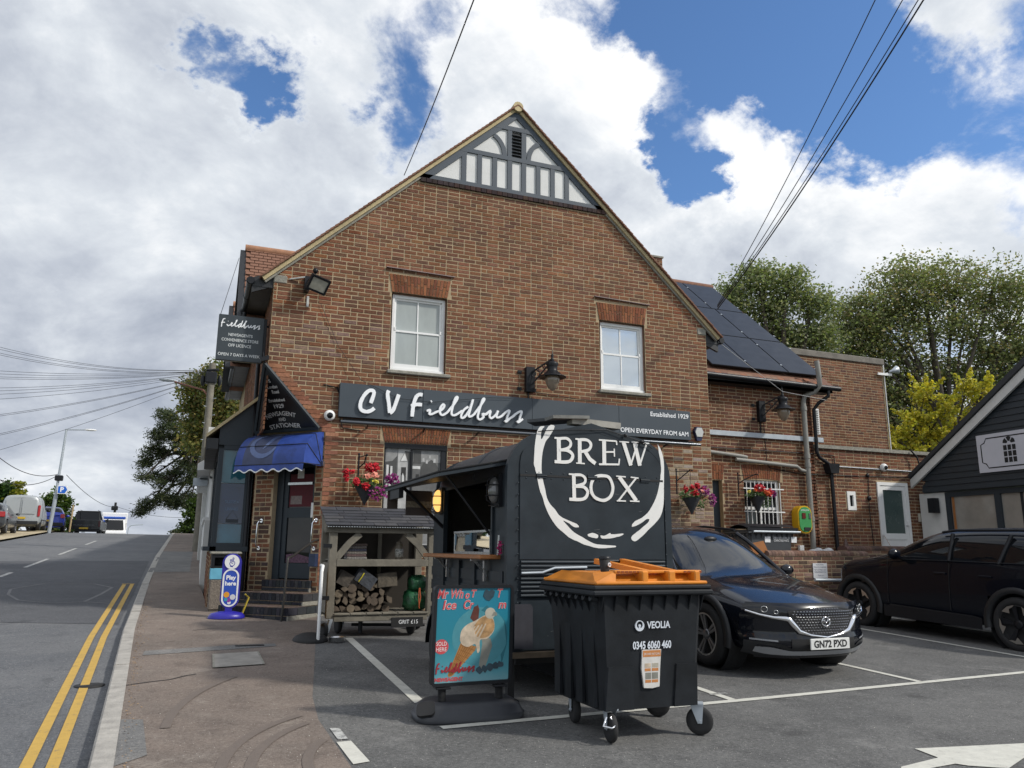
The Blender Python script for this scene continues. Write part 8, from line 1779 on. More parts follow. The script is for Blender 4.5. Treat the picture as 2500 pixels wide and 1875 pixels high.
# ground slope: rotate about x after turning: place at mid height
sv_.location.z=hgt(11.55,11.45)-.01
MW[sv_]=Matrix.Translation(sv_.location)@Euler(sv_.rotation_euler).to_matrix().to_4x4()
def gl2(i,j):
    if j in(5,6): return 2 if i in(2,) or i>=6 else 0
    if j==4 and 2<=i<=6: return 2
    return 0
SS=[(.0,.25,[(0,.28),(.70,.28),(.84,.45),(.88,.65),(.88,.85),(.84,.97),(.45,1.0),(0,1.0)]),
 (.35,.12,[(0,.24),(.86,.25),(.93,.42),(.945,.65),(.945,.92),(.86,1.08),(.46,1.12),(0,1.13)]),
 (1.15,.15,[(0,.24),(.88,.25),(.94,.42),(.95,.66),(.95,.98),(.87,1.16),(.46,1.2),(0,1.21)]),
 (1.95,.12,[(0,.24),(.88,.25),(.94,.42),(.95,.68),(.95,1.16),(.74,1.56),(.42,1.62),(0,1.635)]),
 (2.6,.05,[(0,.24),(.88,.25),(.94,.42),(.95,.68),(.95,1.18),(.74,1.62),(.42,1.68),(0,1.69)]),
 (3.4,.0,[(0,.24),(.88,.25),(.94,.42),(.95,.68),(.95,1.2),(.73,1.64),(.42,1.69),(0,1.70)]),
 (4.15,.0,[(0,.24),(.88,.25),(.94,.42),(.95,.68),(.95,1.2),(.72,1.62),(.42,1.67),(0,1.68)]),
 (4.55,-.05,[(0,.3),(.86,.3),(.92,.45),(.93,.7),(.92,1.15),(.70,1.5),(.42,1.56),(0,1.57)]),
 (4.7,-.05,[(0,.35),(.8,.36),(.88,.5),(.89,.7),(.88,1.0),(.66,1.2),(.42,1.22),(0,1.22)])]
attach('body',loft_body(SS,gl2,None,2,((.80,.37),(3.62,.37)),.44,.55,[K['carblue2'],K['screen'],K['glassdark']]),sv_)
BS=mat('machined_silver',(.5,.48,.45),.3,.9,0)
for s in(-1,1):
    for ay in (.80,3.62): arch_ring(sv_,s*.945,ay,.37,.415,.50,K['clad'])
    for y_ in (.80,3.62):
        t=local_wheel(sv_,(s*.84,y_,.37),.37,.22,(s,0,0),K['black'],5,.72,rimmat=K['blackmatt'],twin=False)
        mb=MB(); c=Vector((s*.955,y_,.37)); u=Vector((0,0,1)); v=Vector((s,0,0)).cross(u)
        for k in range(5):
            a=2*math.pi*k/5+.5
            P=lambda r_,b:c+u*r_*math.cos(b)+v*r_*math.sin(b)
            mb.add([P(.262,a-.42),P(.262,a),P(.262,a+.42),P(.215,a+.30),P(.17,a+.08),P(.225,a-.05),P(.235,a-.3)],[(0,1,6),(1,5,6),(1,2,3),(1,3,5),(5,3,4)])
        lb_(mb,'rim_facet',BS,t)
    mb=MB(); mb.add([(s*.952,1.35,.24),(s*.952,3.1,.24),(s*.957,3.1,.40),(s*.957,1.35,.42)],[(0,1,2,3)]); lb_(mb,'sill_cladding',K['black'],sv_)
    mb=MB(); mb.add([(s*.958,1.5,.44),(s*.958,2.95,.42),(s*.955,3.1,.40),(s*.955,1.4,.40)],[(0,1,2,3)]); lb_(mb,'sill_trim',K['silver'] if False else mat('dim_trim',(.012,.013,.016),.5,0,0),sv_)
    mb=MB(); mb.ell((s*1.06,1.72,1.24),(.12,.07,.085),12,8); mb.beam((s*.92,1.72,1.17),(s*1.0,1.72,1.2),.06,.04); lb_(mb,'door_mirror',K['carblue2'],sv_)
    for y_,y2 in ((2.62,2.58),(3.42,3.52)): mb=MB(); mb.tube([(s*.945,y_,1.17),(s*.765,y2,1.58)],.03,5); lb_(mb,'window_pillar',K['black'],sv_)
    for y_ in (1.45,2.6): mb=MB(); mb.tube([(s*.953,y_,.45),(s*.953,y_,.8),(s*.95,y_+.02,1.15)],.005,4); lb_(mb,'door_seam',K['blackmatt'],sv_)
    for y_ in (2.35,3.1): mb=MB(); mb.bbox(min(s*.95,s*.965),max(s*.95,s*.965),y_,y_+.2,.97,1.0,.004); lb_(mb,'door_handle',K['carblue2'],sv_)
    mb=MB(); mb.tube([(s*.70,2.35,1.60),(s*.70,2.6,1.635),(s*.69,3.6,1.655),(s*.68,4.3,1.63)],.022,6); lb_(mb,'roof_rail',K['black'],sv_)
    mb=MB(); mb.tube([(s*.955,1.2,1.15),(s*.955,2.4,1.175),(s*.95,4.2,1.20)],.008,5); lb_(mb,'waist_trim',K['black'],sv_)
# ---- small far vehicles
def far_car(label,loc,rot,L,W,H,paint,belt=.62,hood=.28,cab0=.36,cab1=.93,kind='car',tail=True,boxy=.0,cat='car'):
    o=thing('parked_car' if kind!='van' else 'parked_van',label,cat,loc,(0,0,0)); o.rotation_euler=(0,0,rot); MW[o]=Matrix.Translation(loc)@Euler(o.rotation_euler).to_matrix().to_4x4()
    w=W/2; b=H*belt; tw=w*(.78+.14*boxy)
    S=lambda y,bow,zh,ze,xt:(y,bow,[(0,.2),(w*.92,.2),(w,.4),(w,b*.75),(w*.985,b),(xt,ze),(xt*.6,zh),(0,zh)])
    st=[S(0,.2,b*.8,b*.78,w*.8),S(L*.08,.1,b*.92,b*.9,w*.88),S(L*hood,.05,b*1.03,b*1.02,w*.9),S(L*cab0,.05,H*.97,H*.93,tw),S(L*.6,0,H,H*.96,tw),S(L*cab1,0,H*.97,H*.93,tw),S(L*.985,-.05,b*1.2 if boxy<.5 else H*.9,b*1.15 if boxy<.5 else H*.85,tw),S(L,-.05,b*.9,b*.88,w*.9)]
    attach('body',loft_body(st,lambda i,j:(1 if ((j in(5,6) and i in(2,)+((5,) if boxy<.5 else ())) or (j==4 and 2<=i<=(4 if boxy<.5 else 3))) else 0),None,1,((L*.18,.32),(L*.80,.32)),.36,.5,[paint,K['glassdark']]),o)
    for s in(-1,1):
        for y in (L*.18,L*.80): local_wheel(o,(s*(w-.1),y,.32),.32,.2,(s,0,0),K['steel'] if not boxy else K['galv'],5,.62,twin=False)
        mb=MB(); mb.bbox(min(s*w*.98,s*w*.72),max(s*w*.98,s*w*.72),L*.985-.03,L*.985+.03,b*.82 if boxy<.5 else b*.8,b*1.08 if boxy<.5 else b*1.5,.02); lb_(mb,'tail_light',K['tail'],o)
        mb=MB(); mb.ell((s*(w+.1),L*.33,b+.05),(.1,.06,.07),8,6); lb_(mb,'door_mirror',paint,o)
    mb=MB(); mb.bbox(-.26,.26,L-.0,L+.03,.55,.66,.004); lb_(mb,'number_plate',mat('plate_yellow',(.55,.36,.03),.4) if 'plate_yellow' not in bpy.data.materials else bpy.data.materials['plate_yellow'],o)
    mb=MB(); mb.bbox(-w*.92,w*.92,L-.12,L+.02,.28,.5,.03); lb_(mb,'rear_bumper',K['clad'],o)
    return o
vp=mat('silver_van_paint',(.42,.44,.45),.35,.4,.05,2); bp_=mat('bright_blue_paint',(.03,.06,.42),.25,.2,.0,coat=.6); dk=mat('dark_grey_paint',(.06,.065,.07),.3,.3,0,coat=.5); bk=mat('black_pickup_paint',(.012,.014,.014),.35,.1,0,coat=.3)
pi=math.pi
far_car('dark grey car at the far left edge behind the verge',(-9.5,47.2,hgt(-9.5,45)-.02),pi+.04,4.2,1.8,1.5,dk)
vn=thing('parked_van','silver panel van parked on the pale verge','van',(-9.2,53.4,hgt(-9.2,51)-.02)); vn.rotation_euler=(0,0,pi+.06); MW[vn]=Matrix.Translation(vn.location)@Euler(vn.rotation_euler).to_matrix().to_4x4()
VS=[(.0,.25,[(0,.25),(.78,.25),(.88,.4),(.9,.6),(.86,.8),(.8,.86),(.4,.9),(0,.9)]),(.55,.15,[(0,.22),(.85,.22),(.92,.4),(.93,.7),(.9,.95),(.82,1.05),(.45,1.1),(0,1.1)]),(1.0,.1,[(0,.22),(.87,.22),(.93,.4),(.94,.75),(.92,1.1),(.82,1.25),(.45,1.32),(0,1.33)]),(1.55,.05,[(0,.22),(.87,.22),(.93,.4),(.94,.75),(.92,1.15),(.80,1.74),(.6,1.82),(0,1.84)])]+[(y,0,[(0,.22),(.87,.22),(.93,.4),(.94,.75),(.93,1.15),(.83,1.76),(.66,1.86),(0,1.88)]) for y in (2.2,3.2,4.1)]+[(4.36,-.03,[(0,.28),(.84,.28),(.9,.42),(.92,.75),(.91,1.15),(.81,1.72),(.62,1.82),(0,1.84)]),(4.40,-.03,[(0,.34),(.78,.34),(.84,.48),(.86,.75),(.85,1.15),(.76,1.66),(.56,1.74),(0,1.76)])]
attach('body',loft_body(VS,lambda i,j:1 if (j in(5,6) and i==2) or (j==4 and 2<=i<=3) else 0,None,1,((.8,.32),(3.5,.32)),.36,.5,[vp,K['glassdark']]),vn)
for s in(-1,1):
    for y in (.8,3.5): local_wheel(vn,(s*.82,y,.32),.32,.2,(s,0,0),K['blackmatt'],5,.62,twin=False)
    mb=MB(); mb.bbox(min(s*.925,s*.80),max(s*.925,s*.80),4.30,4.40,.72,1.32,.02); lb_(mb,'tail_light',K['tail'],vn)
    mb=MB(); mb.ell((s*1.02,1.3,1.15),(.1,.06,.09),8,6); lb_(mb,'door_mirror',K['black'],vn)
    mb=MB(); mb.bbox(min(s*.93,s*.95),max(s*.93,s*.95),1.2,3.1,.55,.60,.004); lb_(mb,'side_moulding',K['clad'],vn)
    mb=MB(); mb.tube([(s*.935,2.25,.4),(s*.935,2.25,1.1),(s*.85,2.25,1.72)],.008,4); mb.tube([(s*.935,3.1,.7),(s*.935,3.1,1.1),(s*.85,3.1,1.72)],.008,4); lb_(mb,'door_seam',K['blackmatt'],vn)
mb=MB(); mb.bbox(-.86,.86,4.32,4.46,.28,.48,.03); lb_(mb,'rear_bumper',K['clad'],vn)
mb=MB(); mb.bbox(-.27,.27,4.405,4.43,.58,.69,.004); lb_(mb,'number_plate',mat('plate_yellow',(.55,.36,.03),.4) if 'plate_yellow' not in bpy.data.materials else bpy.data.materials['plate_yellow'],vn)
mb=MB(); mb.tube([(0,4.41,.5),(0,4.405,1.7)],.008,4); mb.bbox(-.7,-.06,4.40,4.412,.85,1.6,.004); mb.bbox(.06,.7,4.40,4.412,.85,1.6,.004); lb_(mb,'rear_door_panel',mat('silver_van_panel',(.4,.42,.43),.4,.3,0),vn)
bl=far_car('bright blue hatchback parked ahead of the silver van',(-8.95,58.6,hgt(-9,56)+.0),pi+.12,4.2,1.8,1.5,bp_)
# pickup seen from behind at the brow
pk=thing('pickup_truck','black pickup truck driving away over the brow of the hill','truck',(-7.25,65.4,1.98)); pk.rotation_euler=(0,0,pi+.02); MW[pk]=Matrix.Translation(pk.location)@Euler(pk.rotation_euler).to_matrix().to_4x4()
mb=MB(); mb.bbox(-.98,.98,3.2,5.35,.55,1.22,.05); mb.bbox(-.98,.98,.2,3.3,.5,1.15,.06); lb_(mb,'body',bk,pk)
mb=MB(); vs=[]
for y,z,w in ((1.3,1.15,.95),(3.35,1.2,.95),(3.1,1.84,.72),(1.9,1.86,.72)): vs+=[(-w,y,z),(w,y,z)]
mb.add(vs,[(0,1,3,2),(2,3,5,4),(4,5,7,6),(6,7,1,0),(0,2,4,6),(1,7,5,3)]); lb_(mb,'cab',K['glassdark'],pk)
mb=MB(); mb.bbox(-.72,.72,1.85,3.12,1.82,1.9,.02); mb.tube([(-.75,3.3,1.24),(-.6,3.1,1.86),(.6,3.1,1.86),(.75,3.3,1.24)],.04,6); mb.tube([(-.55,2.0,1.95),(-.55,3.0,1.95)],.02); mb.tube([(.55,2.0,1.95),(.55,3.0,1.95)],.02); lb_(mb,'roof',bk,pk)
mb=MB(); mb.bbox(-.8,.8,5.34,5.38,.72,1.2,.01); t_=lb_(mb,'tailgate',bk,pk)
mb=MB(); text(mb,'RANGER',((0,5.383,.86),Vector((-1,0,0)),Vector((0,0,1)),Vector((0,1,0))),(0,0),.13,.002,width=1.3,bold=.004); lb_(mb,'lettering',mat('dim_letter',(.07,.075,.08),.4),t_)
mb=MB(); mb.bbox(-.27,.27,5.42,5.45,.60,.71,.004); lb_(mb,'number_plate',bpy.data.materials['plate_yellow'],pk)
mb=MB(); mb.bbox(-.95,.95,5.3,5.42,.42,.56,.03); lb_(mb,'rear_bumper',K['black'],pk)
mb=MB(); mb.tube([(-.1,5.44,.4),(.1,5.44,.4)],.03); lb_(mb,'tow_bar',K['galv'],pk)
for s in(-1,1):
    for y in (1.0,4.2): local_wheel(pk,(s*.85,y,.38),.38,.25,(s,0,0),K['steel'],5,.6,twin=False)
    mb=MB(); mb.bbox(min(s*.97,s*.84),max(s*.97,s*.84),5.33,5.37,.75,1.15,.01); lb_(mb,'tail_light',mat('dim_tail',(.06,.006,.008),.2) if s<0 else bpy.data.materials['dim_tail'],pk)
    mb=MB(); mb.ell((s*1.1,1.7,1.3),(.1,.06,.09),8,6); lb_(mb,'door_mirror',bk,pk)
# white emergency van facing us beyond the brow
am=thing('box_van','white and blue box van coming up beyond the brow of the hill','van',(-6.2,69,1.35)); am.rotation_euler=(0,0,.12); MW[am]=Matrix.Translation(am.location)@Euler(am.rotation_euler).to_matrix().to_4x4()
mb=MB(); mb.bbox(-1.05,1.05,1.6,6,.5,2.75,.06); lb_(mb,'box_body',K['white'],am)
mb=MB(); vs=[]
for y,z,w in ((.0,.4,.95),(.0,1.15,.95),(.55,1.3,.95),(1.25,2.2,.85),(1.7,2.25,.85),(1.7,.4,.95)): vs+=[(-w,y,z),(w,y,z)]
mb.add(vs,[(0,1,3,2),(2,3,5,4),(4,5,7,6),(6,7,9,8),(0,2,4,6,8,10),(1,11,9,7,5,3)]); lb_(mb,'cab',K['white'],am)
mb=MB(); mb.add([(-.8,.57,1.36),(.8,.57,1.36),(.72,1.2,2.14),(-.72,1.2,2.14)],[(0,1,2,3)]); mb.v=[(p[0],p[1]-.03,p[2]+.02) for p in mb.v]; lb_(mb,'windscreen',K['glassdark'],am)
mb=MB(); mb.bbox(.955,.97,.9,1.55,1.35,1.95,.004); lb_(mb,'side_window',K['glassdark'],am)
mb=MB(); mb.bbox(1.05,1.06,1.7,5.9,.9,2.4,.004); mb.bbox(-.9,.9,1.3,1.6,2.25,2.42,.04); lb_(mb,'blue_panel',mat('emergency_blue',(.02,.08,.4),.4),am)
mb=MB(); mb.bbox(1.06,1.07,2.2,3.0,.9,2.2,.004); mb.bbox(1.06,1.07,4.2,5.0,.9,2.2,.004); lb_(mb,'red_panel',mat('emergency_red',(.35,.03,.03),.4),am)
for s in(-1,1):
    for y in (.9,4.6): local_wheel(am,(s*.9,y,.36),.36,.22,(s,0,0),K['steel'],5,.6,twin=False)
    mb=MB(); mb.bbox(min(s*.95,s*.65),max(s*.95,s*.65),-.02,.02,.85,1.05,.01); lb_(mb,'headlight',K['lamp'],am)
# ---------------------------------------------------------------- trees, hedges, poles, wires
def leaf_mesh(name,pts,nrm,sz,cols,asp=.6,seed=1,droop=0):
    """numpy leaf cards: pts Nx3"""
    rs=np.random.RandomState(seed); N=len(pts); a=rs.normal(size=(N,3)); a[:,2]*=.6; a/=np.linalg.norm(a,axis=1)[:,None]
    b=np.cross(a,rs.normal(size=(N,3))); b/=np.linalg.norm(b,axis=1)[:,None]
    s=(sz*rs.uniform(.6,1.35,N))[:,None]
    V=np.empty((N,4,3)); V[:,0]=pts-a*s; V[:,1]=pts+b*s*asp; V[:,2]=pts+a*s; V[:,3]=pts-b*s*asp
    if droop: V[:,2,2]-=droop*s[:,0]
    me=bpy.data.meshes.new(name); me.vertices.add(N*4); me.loops.add(N*4); me.polygons.add(N)
    me.vertices.foreach_set('co',V.reshape(-1)); me.loops.foreach_set('vertex_index',np.arange(N*4)); me.polygons.foreach_set('loop_start',np.arange(0,N*4,4)); me.polygons.foreach_set('loop_total',np.full(N,4))
    me.update(calc_edges=True)
    c=np.array(cols)[rs.randint(0,len(cols),N)]*rs.uniform(.7,1.3,(N,1)); c=np.concatenate([c,np.ones((N,1))],1)
    ca=me.color_attributes.new('Col','FLOAT_COLOR','CORNER'); ca.data.foreach_set('color',np.repeat(c,4,axis=0).reshape(-1))
    return me
def leafmat(name):
    m=bpy.data.materials.new(name); m.use_nodes=True; t=NT(m.node_tree); b=m.node_tree.nodes['Principled BSDF']; at=t.n('ShaderNodeVertexColor',layer_name='Col'); t.l(at.outputs[0],b.inputs['Base Color']); b.inputs['Roughness'].default_value=.5; b.inputs['Specular IOR Level'].default_value=.35
    tr=t.n('ShaderNodeBsdfTranslucent'); g=t.mix(1.0,at.outputs[0],(1.1,1.2,.6,1),'MULTIPLY'); t.l(g,tr.inputs[0]); mx=t.n('ShaderNodeMixShader'); mx.inputs[0].default_value=.42; t.l(b.outputs[0],mx.inputs[1]); t.l(tr.outputs[0],mx.inputs[2]); out=[n for n in m.node_tree.nodes if n.type=='OUTPUT_MATERIAL'][0]; t.l(mx.outputs[0],out.inputs[0]); return m
K['foliage']=leafmat('tree_foliage'); K['bark']=mat('tree_bark',(.06,.05,.04),.95,0,.3,6,.4,20)
def crown_pts(blobs,n_clump,per,cr,seed,flat=1,low=.35):
    rs=np.random.RandomState(seed); out=[]
    vol=np.array([b[1]**2 for b in blobs]); vol=vol/vol.sum()
    for (c,r),f in zip(blobs,vol):
        k=max(4,int(n_clump*f)); d=rs.normal(size=(k,3)); d/=np.linalg.norm(d,axis=1)[:,None]; rad=r*(1-rs.uniform(0,1,k)**2*(1-low)*.9)*rs.uniform(.82,1.12,k)
        cc=np.array(c)+d*rad[:,None]*np.array([1,1,flat])
        for q in cc: out.append(q+rs.normal(size=(per,3))*cr*np.array([1,1,.55]))
    return np.concatenate(out)
def spikes(cent,n,L,seed,per=90,up=.35):
    rs=np.random.RandomState(seed); out=[]
    for c in cent:
        for k in range(n):
            d=rs.normal(size=3); d[2]=abs(d[2])*.8+up; d/=np.linalg.norm(d); l=L*rs.uniform(.5,1.15); t=rs.uniform(0,1,per)**.8
            out.append(np.array(c)+d*(t*l)[:,None]+rs.normal(size=(per,3))*(.17*(1.05-t))[:,None]*np.array([1,1,.7]))
    return np.concatenate(out)
def tree(label,cat,base,trunk_top,tr,blobs,n,per,cr,leaf,cols,seed,limbs=True,asp=.6,flat=1,name='tree',low=.35,group=None,pts=None):
    T=thing(name,label,cat,base,group=group)
    m=MB(); b=Vector(base); tt=Vector(trunk_top); rr=random.Random(seed)
    m.tube([b+Vector((0,0,-.2)),b.lerp(tt,.33)+Vector((rr.uniform(-.1,.1),0,0)),b.lerp(tt,.7),tt],[tr*1.3,tr,tr*.85,tr*.6],10); m.build('trunk',K['bark'],T)
    if limbs:
        m=MB()
        for c,r in blobs:
            c=Vector(c); s=b.lerp(tt,rr.uniform(.55,1)); mid=s.lerp(c,.5)+Vector((rr.uniform(-.4,.4),rr.uniform(-.4,.4),rr.uniform(.1,.6))); m.tube([s,mid,c,c+(c-mid).normalized()*r*.6],[tr*.45,tr*.28,tr*.14,.02],6)
            for k in range(3): e=c+Vector((rr.gauss(0,1),rr.gauss(0,1),rr.gauss(.3,1))).normalized()*r*.9; m.tube([mid.lerp(c,.6),(mid.lerp(c,.6)+e)/2+Vector((0,0,.15)),e],[tr*.14,tr*.08,.012],5)
        m.build('limbs',K['bark'],T)
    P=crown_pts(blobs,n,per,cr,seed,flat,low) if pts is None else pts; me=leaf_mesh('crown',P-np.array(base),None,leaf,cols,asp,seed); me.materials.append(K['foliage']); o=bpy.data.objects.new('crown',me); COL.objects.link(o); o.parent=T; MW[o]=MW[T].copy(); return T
rr=random.Random(3)
gA=[(.2,.25,.12),(.26,.29,.15),(.16,.2,.1),(.33,.33,.19)]
gB=[(.19,.225,.105),(.24,.26,.13),(.15,.175,.09),(.33,.27,.15),(.26,.29,.13)]
bl=[((p[0],p[1],p[2]-.5),rr.uniform(.6,.9)) for p in D['treeA']]
tree('leafy green tree rising between the solar panelled roof and the big spreading tree','tree',(24.0,27.4,.4),(24.0,27.4,9.5),.35,bl,520,50,.34,.08,gA,5)
bl=[((p[0],p[1],p[2]-.8),rr.uniform(1.1,1.6)) for p in D['treeB']]
tree('large spreading dark green tree with bare limbs showing at the right','tree',(32.0,25.8,.3),(32.0,25.8,8.0),.32,bl,1250,52,.38,.08,gB,6)
bl=[(tuple(p),rr.uniform(.35,.62)) for p in D['yel']]
tree('bright yellow green tree behind the weatherboarded roof','tree',(23.6,19.4,.3),(23.6,19.4,4.6),.16,bl,420,36,.2,.065,[(.55,.46,.05),(.66,.55,.09),(.42,.40,.06),(.47,.47,.08)],7,pts=spikes([(p[0],p[1],p[2]-.45) for p in D['yel']],10,1.05,7))
# dark backing trees low behind the yellow one
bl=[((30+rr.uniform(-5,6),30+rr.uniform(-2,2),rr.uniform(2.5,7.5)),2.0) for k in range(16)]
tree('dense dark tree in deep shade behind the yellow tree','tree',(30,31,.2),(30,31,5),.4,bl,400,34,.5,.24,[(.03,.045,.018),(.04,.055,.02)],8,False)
bl=[((17.5,29,10.2),.8),((18.2,29.4,10.0),.7)]
tree('small tuft of a tree top showing above the solar panels','tree',(17.8,29.2,.3),(17.8,29.2,9.5),.2,bl,40,26,.3,.16,gA,9)
# pine and golden tree beside the road
bl=[((p[0],p[1]+rr.uniform(-1,1),p[2]),rr.uniform(.38,.62)) for p in D['pine']]
T=tree('dark pine with long sweeping branches reaching over the road','pine tree',(.9,57,1.9),(.2,57,9.5),.3,bl,430,46,.2,.12,[(.05,.07,.035),(.075,.095,.045),(.11,.12,.06),(.04,.055,.03)],10,True,.22,.7,'pine_tree')
bl=[((p[0],p[1]+rr.uniform(-1,1),p[2]),rr.uniform(.7,1.0)) for p in D['dec']]
tree('golden green broadleaf tree behind the wooden telegraph pole','tree',(1.2,50,1.9),(1.0,50,7),.25,bl,420,36,.28,.11,[(.2,.19,.05),(.14,.16,.05),(.26,.2,.07),(.1,.13,.045)],11)
def shrub(label,cat,base,blobs,n,per,cr,leaf,cols,seed,name='shrub',group=None):
    T=thing(name,label,cat,base,group=group); m=MB(); b=Vector(base)
    for c,r in blobs[:6]: m.tube([b,b.lerp(Vector(c),.6),Vector(c)],[.05,.03,.01],5)
    m.build('stem',K['bark'],T)
    P=crown_pts(blobs,n,per,cr,seed,1,.6); P[:,2]=np.maximum(P[:,2],base[2]+.02); me=leaf_mesh('foliage',P-np.array(base),None,leaf,cols,.6,seed); me.materials.append(K['foliage']); o=bpy.data.objects.new('foliage',me); COL.objects.link(o); o.parent=T
hx,hy=-13.2,58
shrub('tall clipped green hedge behind the silver van','hedge',(-12.6,hy,2.3),[((-15.2+i*.55,hy+rr.uniform(-.3,.3),2.4+.75*(1+j)),.72) for i in range(8) for j in range(3)],700,30,.2,.12,[(.04,.09,.02),(.06,.11,.025),(.035,.07,.02)],21,'hedge')
shrub('yellow green feathery conifer at the end of the hedge','shrub',(-10.6,57,2.3),[((-10.75+rr.uniform(-.15,.15),57,2.6+k*.5),.42-.04*k) for k in range(6)],120,26,.14,.1,[(.30,.28,.03),(.22,.24,.03)],22)
shrub('bushy mid green shrub by the foot of the grey lamp post','shrub',(-9.2,60,2.2),[((-9.3+rr.uniform(-.8,.9),60,2.5+rr.uniform(0,2.2)),.6) for k in range(12)],240,28,.2,.12,[(.09,.15,.03),(.06,.11,.025),(.13,.17,.04)],23)
shrub('pale cream flowering bush between the blue car and the lamp post','shrub',(-9.75,56.5,2.3),[((-9.75+rr.uniform(-.3,.3),56.5,2.9+rr.uniform(0,.9)),.32) for k in range(6)],70,22,.12,.08,[(.35,.3,.2),(.12,.12,.05),(.2,.13,.08)],24)
shrub('light green tree tops at the far left edge','shrub',(-17.5,66,2.2),[((-17.3+rr.uniform(-1.5,1.2),66,3.2+rr.uniform(0,2.6)),1.0) for k in range(10)],240,26,.3,.16,[(.10,.13,.03),(.14,.16,.05)],25)
shrub('green hedge at the top of the pavement beside the pine','shrub',(1.0,62,2.2),[((-.4+rr.uniform(-.3,1.2),62+rr.uniform(-.5,.5),2.5+rr.uniform(0,2.4)),.65) for k in range(12)],240,28,.2,.12,[(.05,.09,.02),(.08,.12,.03)],26)
shrub('low dark bush on the pavement at the brow','shrub',(-1.5,66,2.0),[((-1.7+k*.3,66,2.35+.1*(k%2)),.3) for k in range(4)],50,20,.12,.08,[(.06,.07,.03)],27)
# far wooded horizon beyond the brow
# street furniture
def post(mb,a,b,r0,r1,n=10): mb.tube([a,b],[r0,r1],n)
pole=thing('telegraph_pole','wooden telegraph pole carrying many wires above the shop front','pole',(.05,31.4,hgt(0,31.4)))
m=MB(); m.tube([(.02,31.4,1.0),(0,31.4,8.4)],[.16,.12],10); m.build('shaft',K['wood'],pole)
m=MB(); m.bbox(-.22,.2,31.2,31.6,7.6,8.05,.05); m.ell((-.3,31.4,7.7),(.08,.08,.22)); m.ell((.3,31.4,7.75),(.08,.08,.22)); m.tube([(-.2,31.3,8.1),(.25,31.3,8.15)],.05); m.build('junction_boxes',K['black'],pole)
m=MB(); m.tube([(-.05,31.4,7.1),(-.25,31.45,7.35),(-.9,31.8,7.55),(-1.3,32.0,7.68)],.04,8); m.build('lamp_arm',mat('rusty_arm',(.2,.09,.06),.7,0,.2,8),pole); m=MB(); m.ell((-1.55,32.1,7.75),(.32,.1,.07)); m.build('lamp_head',K['galv'],pole)
m=MB(); 
for k in range(12): m.tube([(.02+(.12 if k%2 else -.12),31.3,3.5+k*.32),(.02+(.2 if k%2 else -.2),31.2,3.5+k*.32)],.015,4)
m.build('step_irons',K['galv'],pole)
sl_=thing('street_lamp','tall grey street lamp with a straight arm beside the blue car','street lamp',(-7.55,49.5,hgt(-7.5,49.5)))
m=MB(); m.tube([(-7.6,49.8,2.1),(-7.45,49.6,4.2)],.10,10); m.tube([(-7.46,49.6,4.2),(-7.33,49.5,7.9)],[.075,.055],10); m.build('column',K['galv'],sl_)
m=MB(); m.tube([(-7.33,49.5,7.86),(-6.4,49.3,7.88)],.035,8); m.build('arm',K['galv'],sl_); m=MB(); m.ell((-6.1,49.25,7.88),(.33,.12,.06)); m.build('lamp_head',K['white'],sl_)
m=MB(); m.bbox(-7.6,-7.2,49.4,49.7,5.0,5.3,.04); m.build('connection_box',K['black'],sl_)
psn=thing('parking_direction_sign','blue parking direction sign with white P on the grey lamp post','sign',(-7.05,49.35,4.3)); pf=(Vector((-7.12,49.35,4.5)),Vector((.62,0,0)),Vector((0,0,.62)),Vector((0,-1,0)))
m=MB(); m.prism([(-.42,-.36),(.3,-.36),(.48,0),(.3,.36),(-.42,.36)],pf,0,.03); m.build('white_border',K['white'],psn); m=MB(); m.prism([(-.36,-.30),(.2,-.30),(.36,0),(.2,.30),(-.36,.30)],pf,.03,.04); m.build('panel',mat('sign_blue',(.01,.12,.55),.4),psn); m=MB(); text(m,'P',pf,(-.06,0),.55,.042,bold=.02); m.build('lettering',K['letter'],psn)
sl2=thing('street_lamp','grey street lamp with curved arm at the brow of the pavement','street lamp',(-.9,70,1.9))
m=MB(); m.tube([(-.95,70,1.7),(-.93,70,6.2),(-.98,70,6.55),(-1.2,70,6.72),(-1.6,70,6.75),(-2.1,70,6.78)],[.09,.06,.055,.05,.045,.04],10); m.build('column',K['galv'],sl2); m=MB(); m.ell((-2.3,70,6.78),(.28,.1,.06)); m.build('lamp_head',K['white'],sl2)
sl3=thing('street_lamp','tiny distant street lamp with a curved arm beyond the box van','street lamp',(-11.7,158,-1))
m=MB(); m.tube([(-11.7,158,-2),(-11.7,158,4.6),(-11.3,158,5.1),(-10.4,158,5.2),(-9.3,158,5.3)],.07,8); m.build('column',K['galv'],sl3)
fp=thing('telegraph_pole','dark distant telegraph pole rising behind the white box van','pole',(-9.1,101.5,.2)); m=MB(); m.tube([(-9.1,101.5,0),(-9.1,101.5,6.4)],.13,8); m.build('shaft',K['blackmatt'],fp); m=MB(); m.bbox(-9.5,-8.8,101.3,101.6,5.5,6.0,.08); m.build('junction_box',K['black'],fp)
wp=MB(); wp.tube([(-7.5,56.5,hgt(-7.5,56)),(-7.45,56.5,4.0)],.06,6); wp.build('wooden_post',mat('pale_post',(.4,.3,.16),.9,0,.2,8),label='slim pale wooden post left of the black pickup',cat='post')
rs_=MB(); rs_.lathe((-12.55,50,4.15),[(.0,0),(.32,0),(.32,.02),(0,.02)],20,(0,-1,0)); rs_.build('round_sign',mat('pink_red_sign',(.5,.12,.16),.5,0,.3,6),label='small round red and white sign above the silver van at the left edge',cat='sign')
